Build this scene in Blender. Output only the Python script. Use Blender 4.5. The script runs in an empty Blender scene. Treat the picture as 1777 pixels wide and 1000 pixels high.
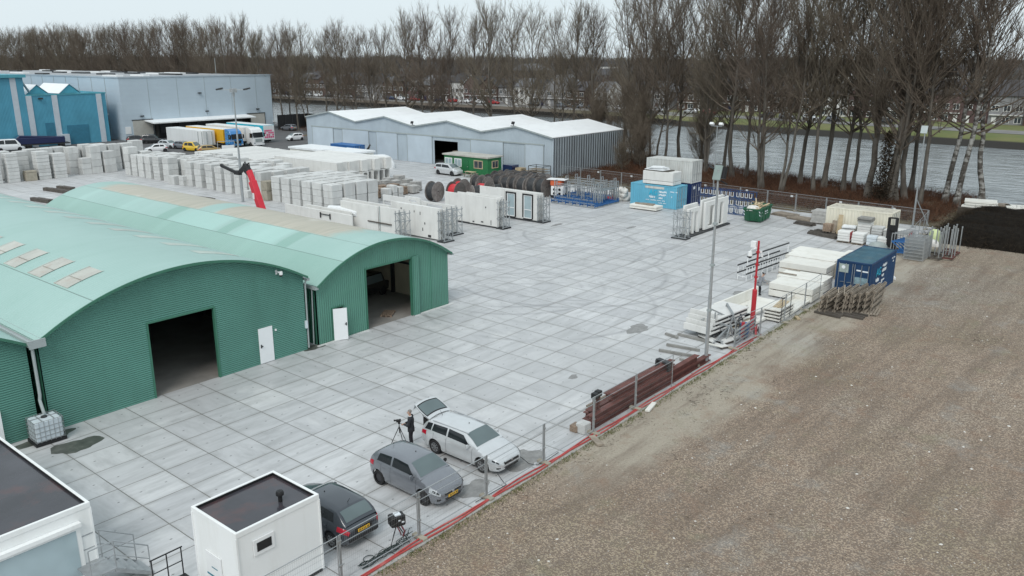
import bpy, bmesh, math, random
import numpy as np
from mathutils import Vector, Matrix
R = math.radians
SC = bpy.context.scene
COL = SC.collection
# ------------------------------------------------------------------ camera
cam_d = bpy.data.cameras.new('camera')
cam = bpy.data.objects.new('camera', cam_d)
COL.objects.link(cam)
cam.location = (0, 0, 16.641)
cam.rotation_euler = (R(90 - 15.671), 0, R(39.588 - 90))
cam_d.sensor_width = 36
cam_d.sensor_fit = 'HORIZONTAL'
cam_d.lens = 28.89
cam_d.clip_start = 0.1
cam_d.clip_end = 6000
SC.camera = cam
# ------------------------------------------------------------------ sky, sun, exposure
SUN_EL, SUN_AZ = 48, 205
wd = bpy.data.worlds.new('World')
SC.world = wd
wd.use_nodes = True
nt = wd.node_tree
for n in list(nt.nodes): nt.nodes.remove(n)
out = nt.nodes.new('ShaderNodeOutputWorld')
bg = nt.nodes.new('ShaderNodeBackground')
sky = nt.nodes.new('ShaderNodeTexSky')
sky.sky_type = 'NISHITA'
sky.sun_disc = False
sky.sun_elevation = R(SUN_EL)
sky.sun_rotation = R(90 - SUN_AZ)
sky.air_density = 1.0
sky.dust_density = 3.0
sky.ozone_density = 1.0
mx = nt.nodes.new('ShaderNodeMixRGB')
mx.inputs[0].default_value = 0.90
mx.inputs[2].default_value = (7.1, 8.05, 8.5, 1)      # even overcast cloud layer
nt.links.new(sky.outputs[0], mx.inputs[1])
nt.links.new(mx.outputs[0], bg.inputs[0])
bg.inputs[1].default_value = 0.10
nt.links.new(bg.outputs[0], out.inputs[0])
sd = bpy.data.lights.new('sun', 'SUN')
sd.energy = 1.4
sd.angle = R(25)
sd.color = (1.0, 0.97, 0.93)
sun = bpy.data.objects.new('sun', sd)
COL.objects.link(sun)
_d = Vector((math.cos(R(SUN_AZ)) * math.cos(R(SUN_EL)), math.sin(R(SUN_AZ)) * math.cos(R(SUN_EL)), math.sin(R(SUN_EL))))
sun.rotation_euler = _d.to_track_quat('Z', 'Y').to_euler()
sun.location = (0, 0, 60)
SC.view_settings.view_transform = 'Standard'
SC.view_settings.look = 'None'
SC.view_settings.exposure = 0.18
SC.view_settings.gamma = 1
SC.render.engine = 'CYCLES'
SC.cycles.max_bounces = 6
SC.cycles.transparent_max_bounces = 24
# ------------------------------------------------------------------ helpers
def lk(o, parent=None):
 COL.objects.link(o)
 if parent is not None: o.parent = parent
 return o
def tag(o, label=None, cat=None, group=None, kind=None):
 if label: o['label'] = label
 if cat: o['category'] = cat
 if group: o['group'] = group
 if kind: o['kind'] = kind
 return o
def thing(name, label, cat, loc=(0, 0, 0), rz=0.0, group=None):
 o = bpy.data.objects.new(name, None)
 o.empty_display_size = 0.3
 lk(o)
 o.location = loc
 o.rotation_euler = (0, 0, rz)
 return tag(o, label, cat, group)
def dup(root, loc, rz=None, label=None, group=None, scale=None):
 def cp(o, par):
  c = o.copy()
  lk(c, par)
  for ch in o.children: cp(ch, c)
  return c
 r = cp(root, None)
 r.location = loc
 if rz is not None: r.rotation_euler = (0, 0, rz)
 if scale: r.scale = scale
 if label: r['label'] = label
 if group: r['group'] = group
 return r
class MB:
 """collects boxes, bars, tubes ... and builds ONE mesh object"""
 def __init__(s):
  s.v = []; s.f = []; s.m = []; s.mi = 0
 def mat(s, i):
  s.mi = i
  return s
 def add(s, vs, fs):
  b = len(s.v)
  s.v.extend([tuple(map(float, p)) for p in vs])
  for f in fs:
   s.f.append([b + i for i in f]); s.m.append(s.mi)
  return s
 def bx(s, x0, y0, z0, x1, y1, z1):
  if x0 > x1: x0, x1 = x1, x0
  if y0 > y1: y0, y1 = y1, y0
  if z0 > z1: z0, z1 = z1, z0
  return s.add([(x0, y0, z0), (x1, y0, z0), (x1, y1, z0), (x0, y1, z0), (x0, y0, z1), (x1, y0, z1), (x1, y1, z1), (x0, y1, z1)],
                     [(0, 3, 2, 1), (4, 5, 6, 7), (0, 1, 5, 4), (1, 2, 6, 5), (2, 3, 7, 6), (3, 0, 4, 7)])
 def box(s, c, d, rz=0.0, rx=0.0, ry=0.0):
  M = Matrix.Rotation(rz, 3, 'Z') @ Matrix.Rotation(ry, 3, 'Y') @ Matrix.Rotation(rx, 3, 'X')
  c = Vector(c); h = Vector(d) / 2
  P = [c + M @ Vector((a * h.x, b * h.y, e * h.z)) for e in (-1, 1) for a, b in ((-1, -1), (1, -1), (1, 1), (-1, 1))]
  return s.add(P, [(0, 3, 2, 1), (4, 5, 6, 7), (0, 1, 5, 4), (1, 2, 6, 5), (2, 3, 7, 6), (3, 0, 4, 7)])
 def bar(s, p, q, w, h=None):
  h = h or w
  p = Vector(p); q = Vector(q); d = (q - p).normalized()
  up = Vector((0, 0, 1)) if abs(d.z) < 0.95 else Vector((1, 0, 0))
  a = d.cross(up).normalized() * (w / 2); b = a.cross(d).normalized() * (h / 2)
  P = [p - a - b, p + a - b, p + a + b, p - a + b, q - a - b, q + a - b, q + a + b, q - a + b]
  return s.add(P, [(0, 1, 2, 3), (7, 6, 5, 4), (0, 4, 5, 1), (1, 5, 6, 2), (2, 6, 7, 3), (3, 7, 4, 0)])
 def tube(s, pts, r, n=8, cap=True):
  pts = [Vector(p) for p in pts]
  rs = r if isinstance(r, (list, tuple)) else [r] * len(pts)
  rings = []
  ref = None
  for i, p in enumerate(pts):
   d = (pts[min(i + 1, len(pts) - 1)] - pts[max(i - 1, 0)]).normalized()
   if ref is None:
    ref = Vector((0, 0, 1)) if abs(d.z) < 0.9 else Vector((1, 0, 0))
   a = d.cross(ref)
   if a.length < 1e-4: a = d.cross(Vector((0, 1, 0)))
   a.normalize(); b = d.cross(a).normalized(); ref = a.cross(d)
   rings.append([p + (a * math.cos(2 * math.pi * k / n) + b * math.sin(2 * math.pi * k / n)) * rs[i] for k in range(n)])
  V = [q for g in rings for q in g]; F = []
  for i in range(len(rings) - 1):
   for k in range(n):
    F.append((i * n + k, i * n + (k + 1) % n, (i + 1) * n + (k + 1) % n, (i + 1) * n + k))
  if cap:
   F.append(tuple(range(n))[::-1]); F.append(tuple((len(rings) - 1) * n + k for k in range(n)))
  return s.add(V, F)
 def prism(s, poly, a, b, axis='y'):
  """poly: 2d outline; extruded from a to b along axis. axis y: (x,z); axis x: (y,z); axis z: (x,y)"""
  def P(u, v, t):
   return {'y': (u, t, v), 'x': (t, u, v), 'z': (u, v, t)}[axis]
  n = len(poly)
  V = [P(u, v, a) for u, v in poly] + [P(u, v, b) for u, v in poly]
  F = [tuple(range(n)), tuple(range(2 * n - 1, n - 1, -1))]
  for i in range(n):
   j = (i + 1) % n
   F.append((i, i + n, j + n, j))
  return s.add(V, F)
 def lathe(s, prof, n=24, c=(0, 0, 0), axis='z', close=False):
  c = Vector(c); V = []; F = []
  for r, h in prof:
   for k in range(n):
    a = 2 * math.pi * k / n
    u, w = r * math.cos(a), r * math.sin(a)
    V.append(c + Vector({'z': (u, w, h), 'y': (u, h, w), 'x': (h, u, w)}[axis]))
  m = len(prof)
  for i in range(m if close else m - 1):
   i2 = (i + 1) % m
   for k in range(n):
    F.append((i * n + k, i * n + (k + 1) % n, i2 * n + (k + 1) % n, i2 * n + k))
  return s.add(V, F)
 def disc(s, c, r, n=20, axis='z'):
  c = Vector(c); V = []
  for k in range(n):
   a = 2 * math.pi * k / n; u, w = r * math.cos(a), r * math.sin(a)
   V.append(c + Vector({'z': (u, w, 0), 'y': (u, 0, w), 'x': (0, u, w)}[axis]))
  return s.add(V, [tuple(range(n))])
 def grid(s, fn, nu, nv):
  V = [fn(i / nu, j / nv) for i in range(nu + 1) for j in range(nv + 1)]
  F = [(i * (nv + 1) + j, (i + 1) * (nv + 1) + j, (i + 1) * (nv + 1) + j + 1, i * (nv + 1) + j + 1) for i in range(nu) for j in range(nv)]
  return s.add(V, F)
 def mesh(s, name, mats, smooth=False, fix=True, sharp=35):
  me = bpy.data.meshes.new(name)
  me.from_pydata(s.v, [], s.f)
  for m in (mats if isinstance(mats, (list, tuple)) else [mats]): me.materials.append(m)
  me.polygons.foreach_set('material_index', s.m)
  if fix:
   bm = bmesh.new(); bm.from_mesh(me)
   bmesh.ops.recalc_face_normals(bm, faces=bm.faces)
   bm.to_mesh(me); bm.free()
  if smooth:
   me.polygons.foreach_set('use_smooth', [True] * len(me.polygons))
   me.set_sharp_from_angle(angle=R(sharp))
  me.update()
  return me
 def build(s, name, mats, parent=None, smooth=False, loc=None, rz=None, bevel=0, fix=True, sharp=35):
  o = bpy.data.objects.new(name, s.mesh(name, mats, smooth, fix, sharp))
  lk(o, parent)
  if loc is not None: o.location = loc
  if rz is not None: o.rotation_euler = (0, 0, rz)
  if bevel:
   md = o.modifiers.new('bevel', 'BEVEL'); md.width = bevel; md.segments = 1; md.limit_method = 'ANGLE'
  return o
def structure(name, mb, mats, **k):
 return tag(mb.build(name, mats, **k), kind='structure')
ORD = ['first', 'second', 'third', 'fourth', 'fifth', 'sixth', 'seventh', 'eighth', 'ninth', 'tenth', 'eleventh', 'twelfth', 'thirteenth',
       'fourteenth', 'fifteenth', 'sixteenth', 'seventeenth', 'eighteenth', 'nineteenth', 'twentieth']
def ordn(i):
 if i < 20: return ORD[i]
 t, u = divmod(i + 1, 10)
 tens = {2: 'twenty', 3: 'thirty', 4: 'forty', 5: 'fifty', 6: 'sixty', 7: 'seventy', 8: 'eighty', 9: 'ninety'}[t]
 return (tens[:-1] + 'ieth') if u == 0 else tens + '-' + ORD[u - 1]
# ------------------------------------------------------------------ materials
class NT:
 def __init__(s, name):
  s.m = bpy.data.materials.new(name); s.m.use_nodes = True
  s.t = s.m.node_tree
  s.b = s.t.nodes['Principled BSDF']
 def n(s, typ, ins=None, **props):
  nd = s.t.nodes.new('ShaderNode' + typ)
  for k, v in props.items(): setattr(nd, k, v)
  if ins:
   for k, v in ins.items():
    sock = nd.inputs[k]
    if isinstance(v, bpy.types.NodeSocket): s.t.links.new(v, sock)
    else: sock.default_value = v
  return nd
 def ln(s, a, b): s.t.links.new(a, b)
 def math(s, op, a, b=0.0, clamp=False):
  nd = s.n('Math', {0: a, 1: b}, operation=op); nd.use_clamp = clamp
  return nd.outputs[0]
 def mix(s, fac, a, b, mode='MIX'):
  nd = s.n('MixRGB', {0: fac, 1: a, 2: b}, blend_type=mode)
  return nd.outputs[0]
 def noise(s, scale, detail=3.0, vec=None, rough=0.55):
  i = {'Scale': scale, 'Detail': detail, 'Roughness': rough}
  if vec is not None: i['Vector'] = vec
  return s.n('TexNoise', i).outputs['Fac']
 def ramp(s, fac, p0, p1, c0=(0, 0, 0, 1), c1=(1, 1, 1, 1)):
  nd = s.n('ValToRGB', {0: fac}); e = nd.color_ramp.elements
  e[0].position = p0; e[1].position = p1; e[0].color = c0; e[1].color = c1
  return nd.outputs[0]
 def bump(s, h, strength=0.3, dist=0.02):
  nd = s.n('Bump', {'Height': h, 'Strength': strength, 'Distance': dist})
  s.ln(nd.outputs[0], s.b.inputs['Normal'])
 def pos(s): return s.n('NewGeometry').outputs['Position']
 def obj(s): return s.n('TexCoord').outputs['Object']
 def mapv(s, vec, scale=(1, 1, 1), loc=(0, 0, 0), rot=(0, 0, 0)):
  return s.n('Mapping', {'Vector': vec, 'Scale': scale, 'Location': loc, 'Rotation': rot}).outputs[0]
def c4(c): return (c[0], c[1], c[2], 1)
def mul(c, k): return tuple(min(1, x * k) for x in c[:3])
def mat(name, col, rough=0.6, metal=0.0, var=0.12, scale=1.5, rnd=0.0, dirt=None, dirt_amt=0.5, dirt_scale=2.0, streak=False,
  bump=0.0, bscale=20, coords='obj', spec=0.4, dirt_lo=0.5, dirt_hi=0.75):
 """painted / cast surface: soft tone noise, optional stains (streak: stretched downwards), optional tint per object"""
 T = NT(name)
 v = T.obj() if coords == 'obj' else T.pos()
 n1 = T.noise(scale, 4, v)
 base = T.mix(T.ramp(n1, 0.3, 0.7), c4(mul(col, 1 - var)), c4(mul(col, 1 + var)))
 if rnd:
  r = T.n('ObjectInfo').outputs['Random']
  f = T.math('ADD', T.math('MULTIPLY', r, 2 * rnd), 1 - rnd)
  base = T.mix(1.0, base, T.n('CombineColor', {0: f, 1: f, 2: f}).outputs[0], 'MULTIPLY')
  off = T.n('VectorMath', {0: v, 1: T.n('CombineXYZ', {0: T.math('MULTIPLY', r, 57.0), 1: T.math('MULTIPLY', r, 31.0), 2: 0.0}).outputs[0]}, operation='ADD').outputs[0]
 else:
  off = v
 if dirt:
  sv = T.mapv(off, (1, 1, 0.15)) if streak else off
  d = T.ramp(T.noise(dirt_scale, 6, sv, 0.65), dirt_lo, dirt_hi)
  base = T.mix(T.math('MULTIPLY', d, dirt_amt), base, c4(dirt))
 T.ln(base, T.b.inputs['Base Color'])
 T.b.inputs['Roughness'].default_value = rough
 T.b.inputs['Metallic'].default_value = metal
 T.b.inputs['Specular IOR Level'].default_value = spec
 if bump: T.bump(T.noise(bscale, 3, v), bump, 0.02)
 return T.m
def ribbed(name, col, pitch, axis, rough=0.45, depth=0.6, var=0.08, dirt=None, dirt_amt=0.3, shade=0.0, spec=0.4, seam=0):
 """profiled sheet: ribs as a bump along one world axis"""
 T = NT(name)
 v = T.pos()
 x = T.n('SeparateXYZ', {0: v}).outputs['XYZ'.index(axis)]
 w = T.math('SINE', T.math('MULTIPLY', x, 2 * math.pi / pitch))
 n1 = T.noise(0.35, 4, v)
 base = T.mix(T.ramp(n1, 0.3, 0.7), c4(mul(col, 1 - var)), c4(mul(col, 1 + var)))
 if dirt:
  d = T.ramp(T.noise(0.8, 6, T.mapv(v, (1, 1, 0.12)), 0.65), 0.5, 0.8)
  base = T.mix(T.math('MULTIPLY', d, dirt_amt), base, c4(dirt))
 if seam:
  fr = T.math('FRACT', T.math('DIVIDE', x, seam))
  base = T.mix(T.math('MULTIPLY', T.math('LESS_THAN', fr, 0.035), 0.35), base, c4(mul(col, 0.45)))
 T.ln(base, T.b.inputs['Base Color'])
 T.b.inputs['Roughness'].default_value = rough
 T.b.inputs['Specular IOR Level'].default_value = spec
 T.bump(w, depth, pitch * 0.22)
 return T.m
M = {}
# concrete, stone
M['block'] = mat('precast_concrete', (0.56, 0.565, 0.555), 0.85, var=0.07, scale=1.2, rnd=0.09, dirt=(0.30, 0.29, 0.26), dirt_amt=0.35, streak=True, bump=0.15, bscale=8)
M['block_old'] = mat('weathered_concrete', (0.34, 0.31, 0.25), 0.9, var=0.15, scale=2, rnd=0.1, dirt=(0.16, 0.15, 0.12), dirt_amt=0.5, bump=0.2)
M['panel'] = mat('white_concrete', (0.70, 0.70, 0.68), 0.8, var=0.05, scale=0.8, rnd=0.05, dirt=(0.42, 0.41, 0.38), dirt_amt=0.3, streak=True, bump=0.08)
M['white_slab'] = mat('white_slab', (0.74, 0.73, 0.68), 0.75, var=0.05, scale=0.6, rnd=0.05, dirt=(0.5, 0.46, 0.36), dirt_amt=0.35, dirt_scale=1.0)
M['brick_grey'] = mat('grey_kerbstone', (0.42, 0.415, 0.40), 0.9, var=0.15, scale=4, rnd=0.12, dirt=(0.2, 0.19, 0.17), dirt_amt=0.4, bump=0.3)
M['brick_brown'] = mat('brown_clinker', (0.26, 0.19, 0.14), 0.9, var=0.3, scale=7, rnd=0.1, dirt=(0.4, 0.37, 0.33), dirt_amt=0.4, dirt_scale=5, bump=0.3)
# metals
M['galv'] = mat('galvanised_steel', (0.40, 0.42, 0.43), 0.45, 0.55, var=0.12, scale=5, rnd=0.08)
M['dark_steel'] = mat('dark_steel', (0.05, 0.052, 0.055), 0.5, 0.3, var=0.2, scale=4)
M['black'] = mat('black_paint', (0.014, 0.014, 0.015), 0.5, var=0.1)
M['rust'] = mat('rust_primer', (0.13, 0.050, 0.042), 0.65, 0.1, var=0.25, scale=2, rnd=0.15, dirt=(0.07, 0.03, 0.025), dirt_amt=0.7, dirt_scale=1.2)
M['red'] = mat('red_paint', (0.47, 0.03, 0.04), 0.4, var=0.1, scale=2, dirt=(0.2, 0.03, 0.03), dirt_amt=0.3)
M['crane_red'] = mat('crane_red', (0.62, 0.03, 0.05), 0.35, var=0.06)
M['red_hose'] = mat('red_hose', (0.40, 0.06, 0.055), 0.55, var=0.15, scale=0.8, dirt=(0.45, 0.33, 0.3), dirt_amt=0.5, dirt_scale=0.8)
M['blue_steel'] = mat('blue_steel', (0.03, 0.13, 0.34), 0.45, 0.1, var=0.12, rnd=0.1)
M['white_paint'] = mat('white_paint', (0.78, 0.79, 0.79), 0.4, var=0.03)
M['white_door'] = mat('white_door', (0.80, 0.82, 0.83), 0.35, var=0.02)
M['grey_trim'] = mat('grey_trim', (0.34, 0.38, 0.38), 0.5, var=0.06)
M['green_trim'] = mat('green_trim', (0.05, 0.17, 0.115), 0.45, var=0.08)
M['plastic_white'] = mat('white_plastic', (0.62, 0.68, 0.72), 0.35, var=0.05, scale=3)
M['tarp_white'] = mat('white_tarp', (0.76, 0.78, 0.79), 0.6, var=0.05, bump=0.5, bscale=3)
M['bag'] = mat('woven_white_bag', (0.66, 0.65, 0.62), 0.8, var=0.1, scale=3, rnd=0.1, dirt=(0.35, 0.33, 0.3), dirt_amt=0.4, bump=0.5, bscale=6)
M['bag_lime'] = mat('pale_lime_bag', (0.55, 0.62, 0.33), 0.8, var=0.1, scale=3, bump=0.5, bscale=6)
M['wood'] = mat('weathered_wood', (0.27, 0.23, 0.185), 0.85, var=0.25, scale=3, rnd=0.2, dirt=(0.12, 0.1, 0.085), dirt_amt=0.5, bump=0.3)
M['wood_pale'] = mat('pale_wood', (0.50, 0.40, 0.26), 0.8, var=0.15, scale=3, rnd=0.12, dirt=(0.3, 0.24, 0.16), dirt_amt=0.4)
M['wood_dark'] = mat('dark_timber', (0.085, 0.075, 0.065), 0.85, var=0.25, scale=3, rnd=0.2)
M['grey_plank'] = mat('grey_plank', (0.26, 0.255, 0.24), 0.85, var=0.2, scale=3, rnd=0.12)
M['rubber'] = mat('tyre_rubber', (0.018, 0.018, 0.019), 0.8, var=0.15)
M['rim'] = mat('alloy_rim', (0.45, 0.46, 0.47), 0.3, 0.7, var=0.05)
M['rim_dark'] = mat('dark_rim', (0.045, 0.045, 0.05), 0.45, 0.3, var=0.1)
M['cable'] = mat('black_cable', (0.035, 0.037, 0.04), 0.55, var=0.2, scale=3, rnd=0.15)
M['cable_red'] = mat('red_cable', (0.52, 0.035, 0.045), 0.5, var=0.12, scale=3)
M['drum_grey'] = mat('grey_drum_wood', (0.185, 0.168, 0.158), 0.85, var=0.3, scale=3, rnd=0.4, dirt=(0.12, 0.08, 0.07), dirt_amt=0.5, bump=0.2)
M['orange'] = mat('orange_plastic', (0.62, 0.13, 0.05), 0.5, var=0.1)
M['yellow_plate'] = mat('plate_yellow', (0.75, 0.44, 0.03), 0.4, var=0.04)
M['plate_ink'] = mat('plate_ink', (0.03, 0.03, 0.03), 0.5)
M['asphalt'] = mat('asphalt', (0.105, 0.105, 0.108), 0.9, var=0.15, scale=0.25, coords='pos', dirt=(0.17, 0.165, 0.16), dirt_amt=0.5, dirt_scale=0.15, bump=0.2)
M['patch'] = mat('grey_fill', (0.255, 0.255, 0.25), 0.9, var=0.2, scale=3, coords='pos', dirt=(0.36, 0.36, 0.35), dirt_amt=0.5, dirt_scale=4)
M['patch_wet'] = mat('wet_dark_patch', (0.085, 0.092, 0.08), 0.45, var=0.25, scale=2, coords='pos', dirt=(0.19, 0.19, 0.17), dirt_amt=0.6, dirt_scale=2)
M['roof_felt'] = mat('wet_roof_felt', (0.045, 0.044, 0.052), 0.16, var=0.3, scale=0.6, dirt=(0.12, 0.05, 0.045), dirt_amt=0.8, dirt_scale=0.55, spec=0.5)
M['cabin_white'] = mat('cabin_white', (0.81, 0.825, 0.82), 0.5, var=0.015, scale=0.5, dirt=(0.62, 0.62, 0.58), dirt_amt=0.4, streak=True, dirt_scale=1.2)
M['green_cabin'] = mat('green_cabin', (0.02, 0.155, 0.055), 0.5, var=0.1, scale=0.8, dirt=(0.05, 0.12, 0.05), dirt_amt=0.4, streak=True)
M['skip_green'] = mat('skip_green', (0.02, 0.115, 0.06), 0.5, var=0.15, scale=1, dirt=(0.07, 0.08, 0.05), dirt_amt=0.5, dirt_scale=2)
M['cont_blue'] = mat('container_blue', (0.009, 0.043, 0.118), 0.5, var=0.15, scale=0.8, dirt=(0.05, 0.10, 0.16), dirt_amt=0.5, streak=True)
M['cont_roof'] = mat('container_roof', (0.04, 0.105, 0.145), 0.5, var=0.25, scale=0.9, dirt=(0.15, 0.2, 0.21), dirt_amt=0.4, dirt_scale=1.2)
M['cont_light'] = mat('container_light_blue', (0.13, 0.41, 0.56), 0.5, var=0.08, scale=0.8, dirt=(0.2, 0.4, 0.48), dirt_amt=0.5, streak=True)
M['cont_navy'] = mat('container_navy', (0.012, 0.03, 0.11), 0.5, var=0.1)
M['cont_white'] = mat('container_white', (0.56, 0.57, 0.55), 0.55, var=0.08, scale=0.8, dirt=(0.25, 0.2, 0.16), dirt_amt=0.6, streak=True, dirt_scale=3, dirt_lo=0.53)
M['cont_cream'] = mat('container_cream', (0.72, 0.69, 0.58), 0.55, var=0.05, scale=0.8, dirt=(0.45, 0.38, 0.28), dirt_amt=0.5, streak=True)
M['cont_cream_roof'] = mat('container_cream_roof', (0.56, 0.53, 0.45), 0.6, var=0.15, scale=1.2, dirt=(0.2, 0.15, 0.11), dirt_amt=0.8, dirt_scale=2.2)
M['sky_blue_text'] = mat('cyan_letters', (0.02, 0.42, 0.62), 0.5)
M['white_text'] = mat('white_letters', (0.75, 0.80, 0.84), 0.5)
M['soil'] = mat('dark_soil', (0.06, 0.05, 0.04), 0.95, var=0.3, scale=2, coords='pos', bump=0.4)
M['cloth_dark'] = mat('dark_jacket', (0.022, 0.024, 0.028), 0.8, var=0.2, scale=6)
M['trousers'] = mat('black_trousers', (0.014, 0.014, 0.018), 0.8, var=0.2, scale=6)
M['hivis_grey'] = mat('grey_work_jacket', (0.22, 0.23, 0.25), 0.8, var=0.25, scale=8)
M['skin'] = mat('skin', (0.50, 0.30, 0.22), 0.55, var=0.05)
M['hair_grey'] = mat('grey_hair', (0.20, 0.18, 0.165), 0.7, var=0.15, scale=30)
M['hair_dark'] = mat('dark_cap', (0.02, 0.02, 0.024), 0.7)
M['shirt'] = mat('white_shirt', (0.7, 0.72, 0.74), 0.8)
def glass(name, col, rough=0.06, spec=0.5):
 T = NT(name)
 T.ln(T.mix(T.ramp(T.noise(0.9, 2, T.obj()), 0.35, 0.65), c4(mul(col, 0.93)), c4(mul(col, 1.07))), T.b.inputs['Base Color'])
 T.b.inputs['Roughness'].default_value = rough
 T.b.inputs['Specular IOR Level'].default_value = spec
 return T.m
M['glass_dark'] = glass('tinted_glass', (0.018, 0.021, 0.024))
M['glass_front'] = glass('windscreen_glass', (0.115, 0.15, 0.155), 0.08)  # reflection and cabin light painted in as a paler base colour
M['glass_house'] = glass('house_glass', (0.045, 0.055, 0.065), 0.08)
M['glass_pale'] = glass('pale_glass', (0.36, 0.45, 0.48), 0.12)
M['lamp_clear'] = glass('headlamp_lens', (0.42, 0.45, 0.47), 0.12)
M['lamp_red'] = glass('tail_lamp_lens', (0.42, 0.012, 0.03), 0.15)
def paint(name, col, metal=0.0, rough=0.22):
 T = NT(name)
 n1 = T.noise(3.0, 3, T.obj())
 T.ln(T.mix(T.ramp(n1, 0.3, 0.7), c4(mul(col, 0.96)), c4(mul(col, 1.04))), T.b.inputs['Base Color'])
 T.b.inputs['Metallic'].default_value = metal
 T.b.inputs['Roughness'].default_value = rough
 T.b.inputs['Coat Weight'].default_value = 0.8
 T.b.inputs['Coat Roughness'].default_value = 0.06
 return T.m
M['p_silver'] = paint('silver_car_paint', (0.60, 0.615, 0.625), 0.35, 0.26)
M['p_grey'] = paint('grey_car_paint', (0.20, 0.212, 0.235), 0.35, 0.26)
M['p_dark'] = paint('dark_blue_grey_car_paint', (0.042, 0.05, 0.062), 0.25, 0.3)
M['p_white'] = paint('white_car_paint', (0.78, 0.79, 0.80))
M['p_yellow'] = paint('yellow_car_paint', (0.72, 0.47, 0.03))
M['p_gold'] = paint('gold_car_paint', (0.40, 0.27, 0.09), 0.2)
M['p_black'] = paint('black_car_paint', (0.016, 0.017, 0.02))
M['p_navy'] = paint('navy_car_paint', (0.012, 0.02, 0.075))
M['p_red'] = paint('red_car_paint', (0.35, 0.03, 0.03))
M['t_blue'] = paint('blue_truck_paint', (0.03, 0.20, 0.50))
M['t_white'] = mat('white_trailer', (0.74, 0.755, 0.755), 0.45, var=0.03, scale=0.4, dirt=(0.55, 0.55, 0.52), dirt_amt=0.4, streak=True)
M['t_yellow'] = mat('yellow_tarpaulin', (0.72, 0.40, 0.02), 0.5, var=0.08, scale=1)
M['t_teal'] = mat('teal_tarpaulin', (0.03, 0.42, 0.55), 0.5, var=0.15, scale=0.4)
M['t_pink'] = mat('pink_print', (0.72, 0.10, 0.25), 0.5, var=0.3, scale=2)
# ================================================================== SETTING: ground, yard, river, banks
rng = np.random.default_rng(7)
random.seed(7)
def lerp_tab(tab, y):
 return float(np.interp(y, [a for a, b in tab], [b for a, b in tab]))
WN = [(-400, 112), (0, 116.5), (35, 117.5), (59, 124), (70, 128), (120, 131), (300, 133), (700, 136), (2500, 140)]   # near waterline X at Y
WF = [(-400, 184), (27, 197), (80, 202), (116, 207), (150, 211), (190, 212.5), (236, 211), (293, 209), (700, 207), (2500, 205)]
# ---- ground sheet (near side of the canal), sloping into the water
T = NT('bank_soil')
v = T.pos()
n = T.noise(0.25, 6, v, 0.65)
base = T.mix(T.ramp(n, 0.35, 0.65), c4((0.075, 0.058, 0.042)), c4((0.135, 0.105, 0.066)))
base = T.mix(T.math('MULTIPLY', T.ramp(T.noise(1.6, 4, v), 0.45, 0.7), 0.6), base, c4((0.10, 0.10, 0.045)))
T.ln(base, T.b.inputs['Base Color']); T.b.inputs['Roughness'].default_value = 0.95
T.bump(T.noise(3, 4, v), 0.6, 0.1)
M['bank'] = T.m
g = MB()
ys = [-1500, -400, -100, -40] + [y for y in range(-20, 420, 6)] + [500, 700, 1200, 2600]
def prof(y):
 w = lerp_tab(WN, y)
 return [(-2500, -0.35), (-300, -0.35), (83.5, -0.35), (86.5, -0.03), (94, -0.1), (w - 9, -0.04), (w - 4.5, -0.15), (w - 2, -0.75), (w, -1.5), (w + 3, -3.0)]
rows = [prof(y) for y in ys]
V = []
for y, r in zip(ys, rows):
 for k, (x, z) in enumerate(r):
  j = (random.uniform(-0.12, 0.12) if 4 < k < 9 and -20 <= y < 420 else 0)
  V.append((x + j * 3, y, z + j))
nc = 10
F = [(i * nc + j, i * nc + j + 1, (i + 1) * nc + j + 1, (i + 1) * nc + j) for i in range(len(ys) - 1) for j in range(nc - 1)]
g.add(V, F)
structure('ground', g, M['bank'], smooth=True)
# ---- far bank and everything beyond the canal
T = NT('far_bank_grass')
v = T.pos()
x, y, z = (T.n('SeparateXYZ', {0: v}).outputs[i] for i in range(3))
gr = T.mix(T.ramp(T.noise(0.12, 6, v, 0.65), 0.35, 0.65), c4((0.10, 0.125, 0.035)), c4((0.155, 0.15, 0.06)))
so = T.mix(T.ramp(T.noise(0.2, 6, v, 0.65), 0.35, 0.65), c4((0.075, 0.058, 0.045)), c4((0.12, 0.095, 0.07)))
base = T.mix(T.n('MapRange', {0: y, 1: 105.0, 2: 165.0}).outputs[0], gr, so)
base = T.mix(T.n('MapRange', {0: z, 1: 0.0, 2: -0.25}).outputs[0], base, c4((0.028, 0.026, 0.023)))
T.ln(base, T.b.inputs['Base Color']); T.b.inputs['Roughness'].default_value = 0.95
T.bump(T.noise(2, 4, v), 0.5, 0.1)
M['far_bank'] = T.m
g = MB()
def proff(y):
 w = lerp_tab(WF, y)
 k = max(0.0, min(1.0, (y - 100) / 50))
 return [(w - 3, -3.2), (w + 0.4, -0.35), (w + 1.0, -0.05), (w + 6 - 2 * k, 0.6 - 0.1 * k), (w + 14 - 6 * k, 1.0 - 0.4 * k), (w + 40, 1.0 - 0.4 * k), (w + 300, 1.0), (6000, 1.0)]
rows = [proff(y) for y in ys]
V = [(x_, y_, z_) for y_, r in zip(ys, rows) for x_, z_ in r]
nc = 8
F = [(i * nc + j, i * nc + j + 1, (i + 1) * nc + j + 1, (i + 1) * nc + j) for i in range(len(ys) - 1) for j in range(nc - 1)]
g.add(V, F)
structure('far_bank', g, M['far_bank'], smooth=True)
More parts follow.
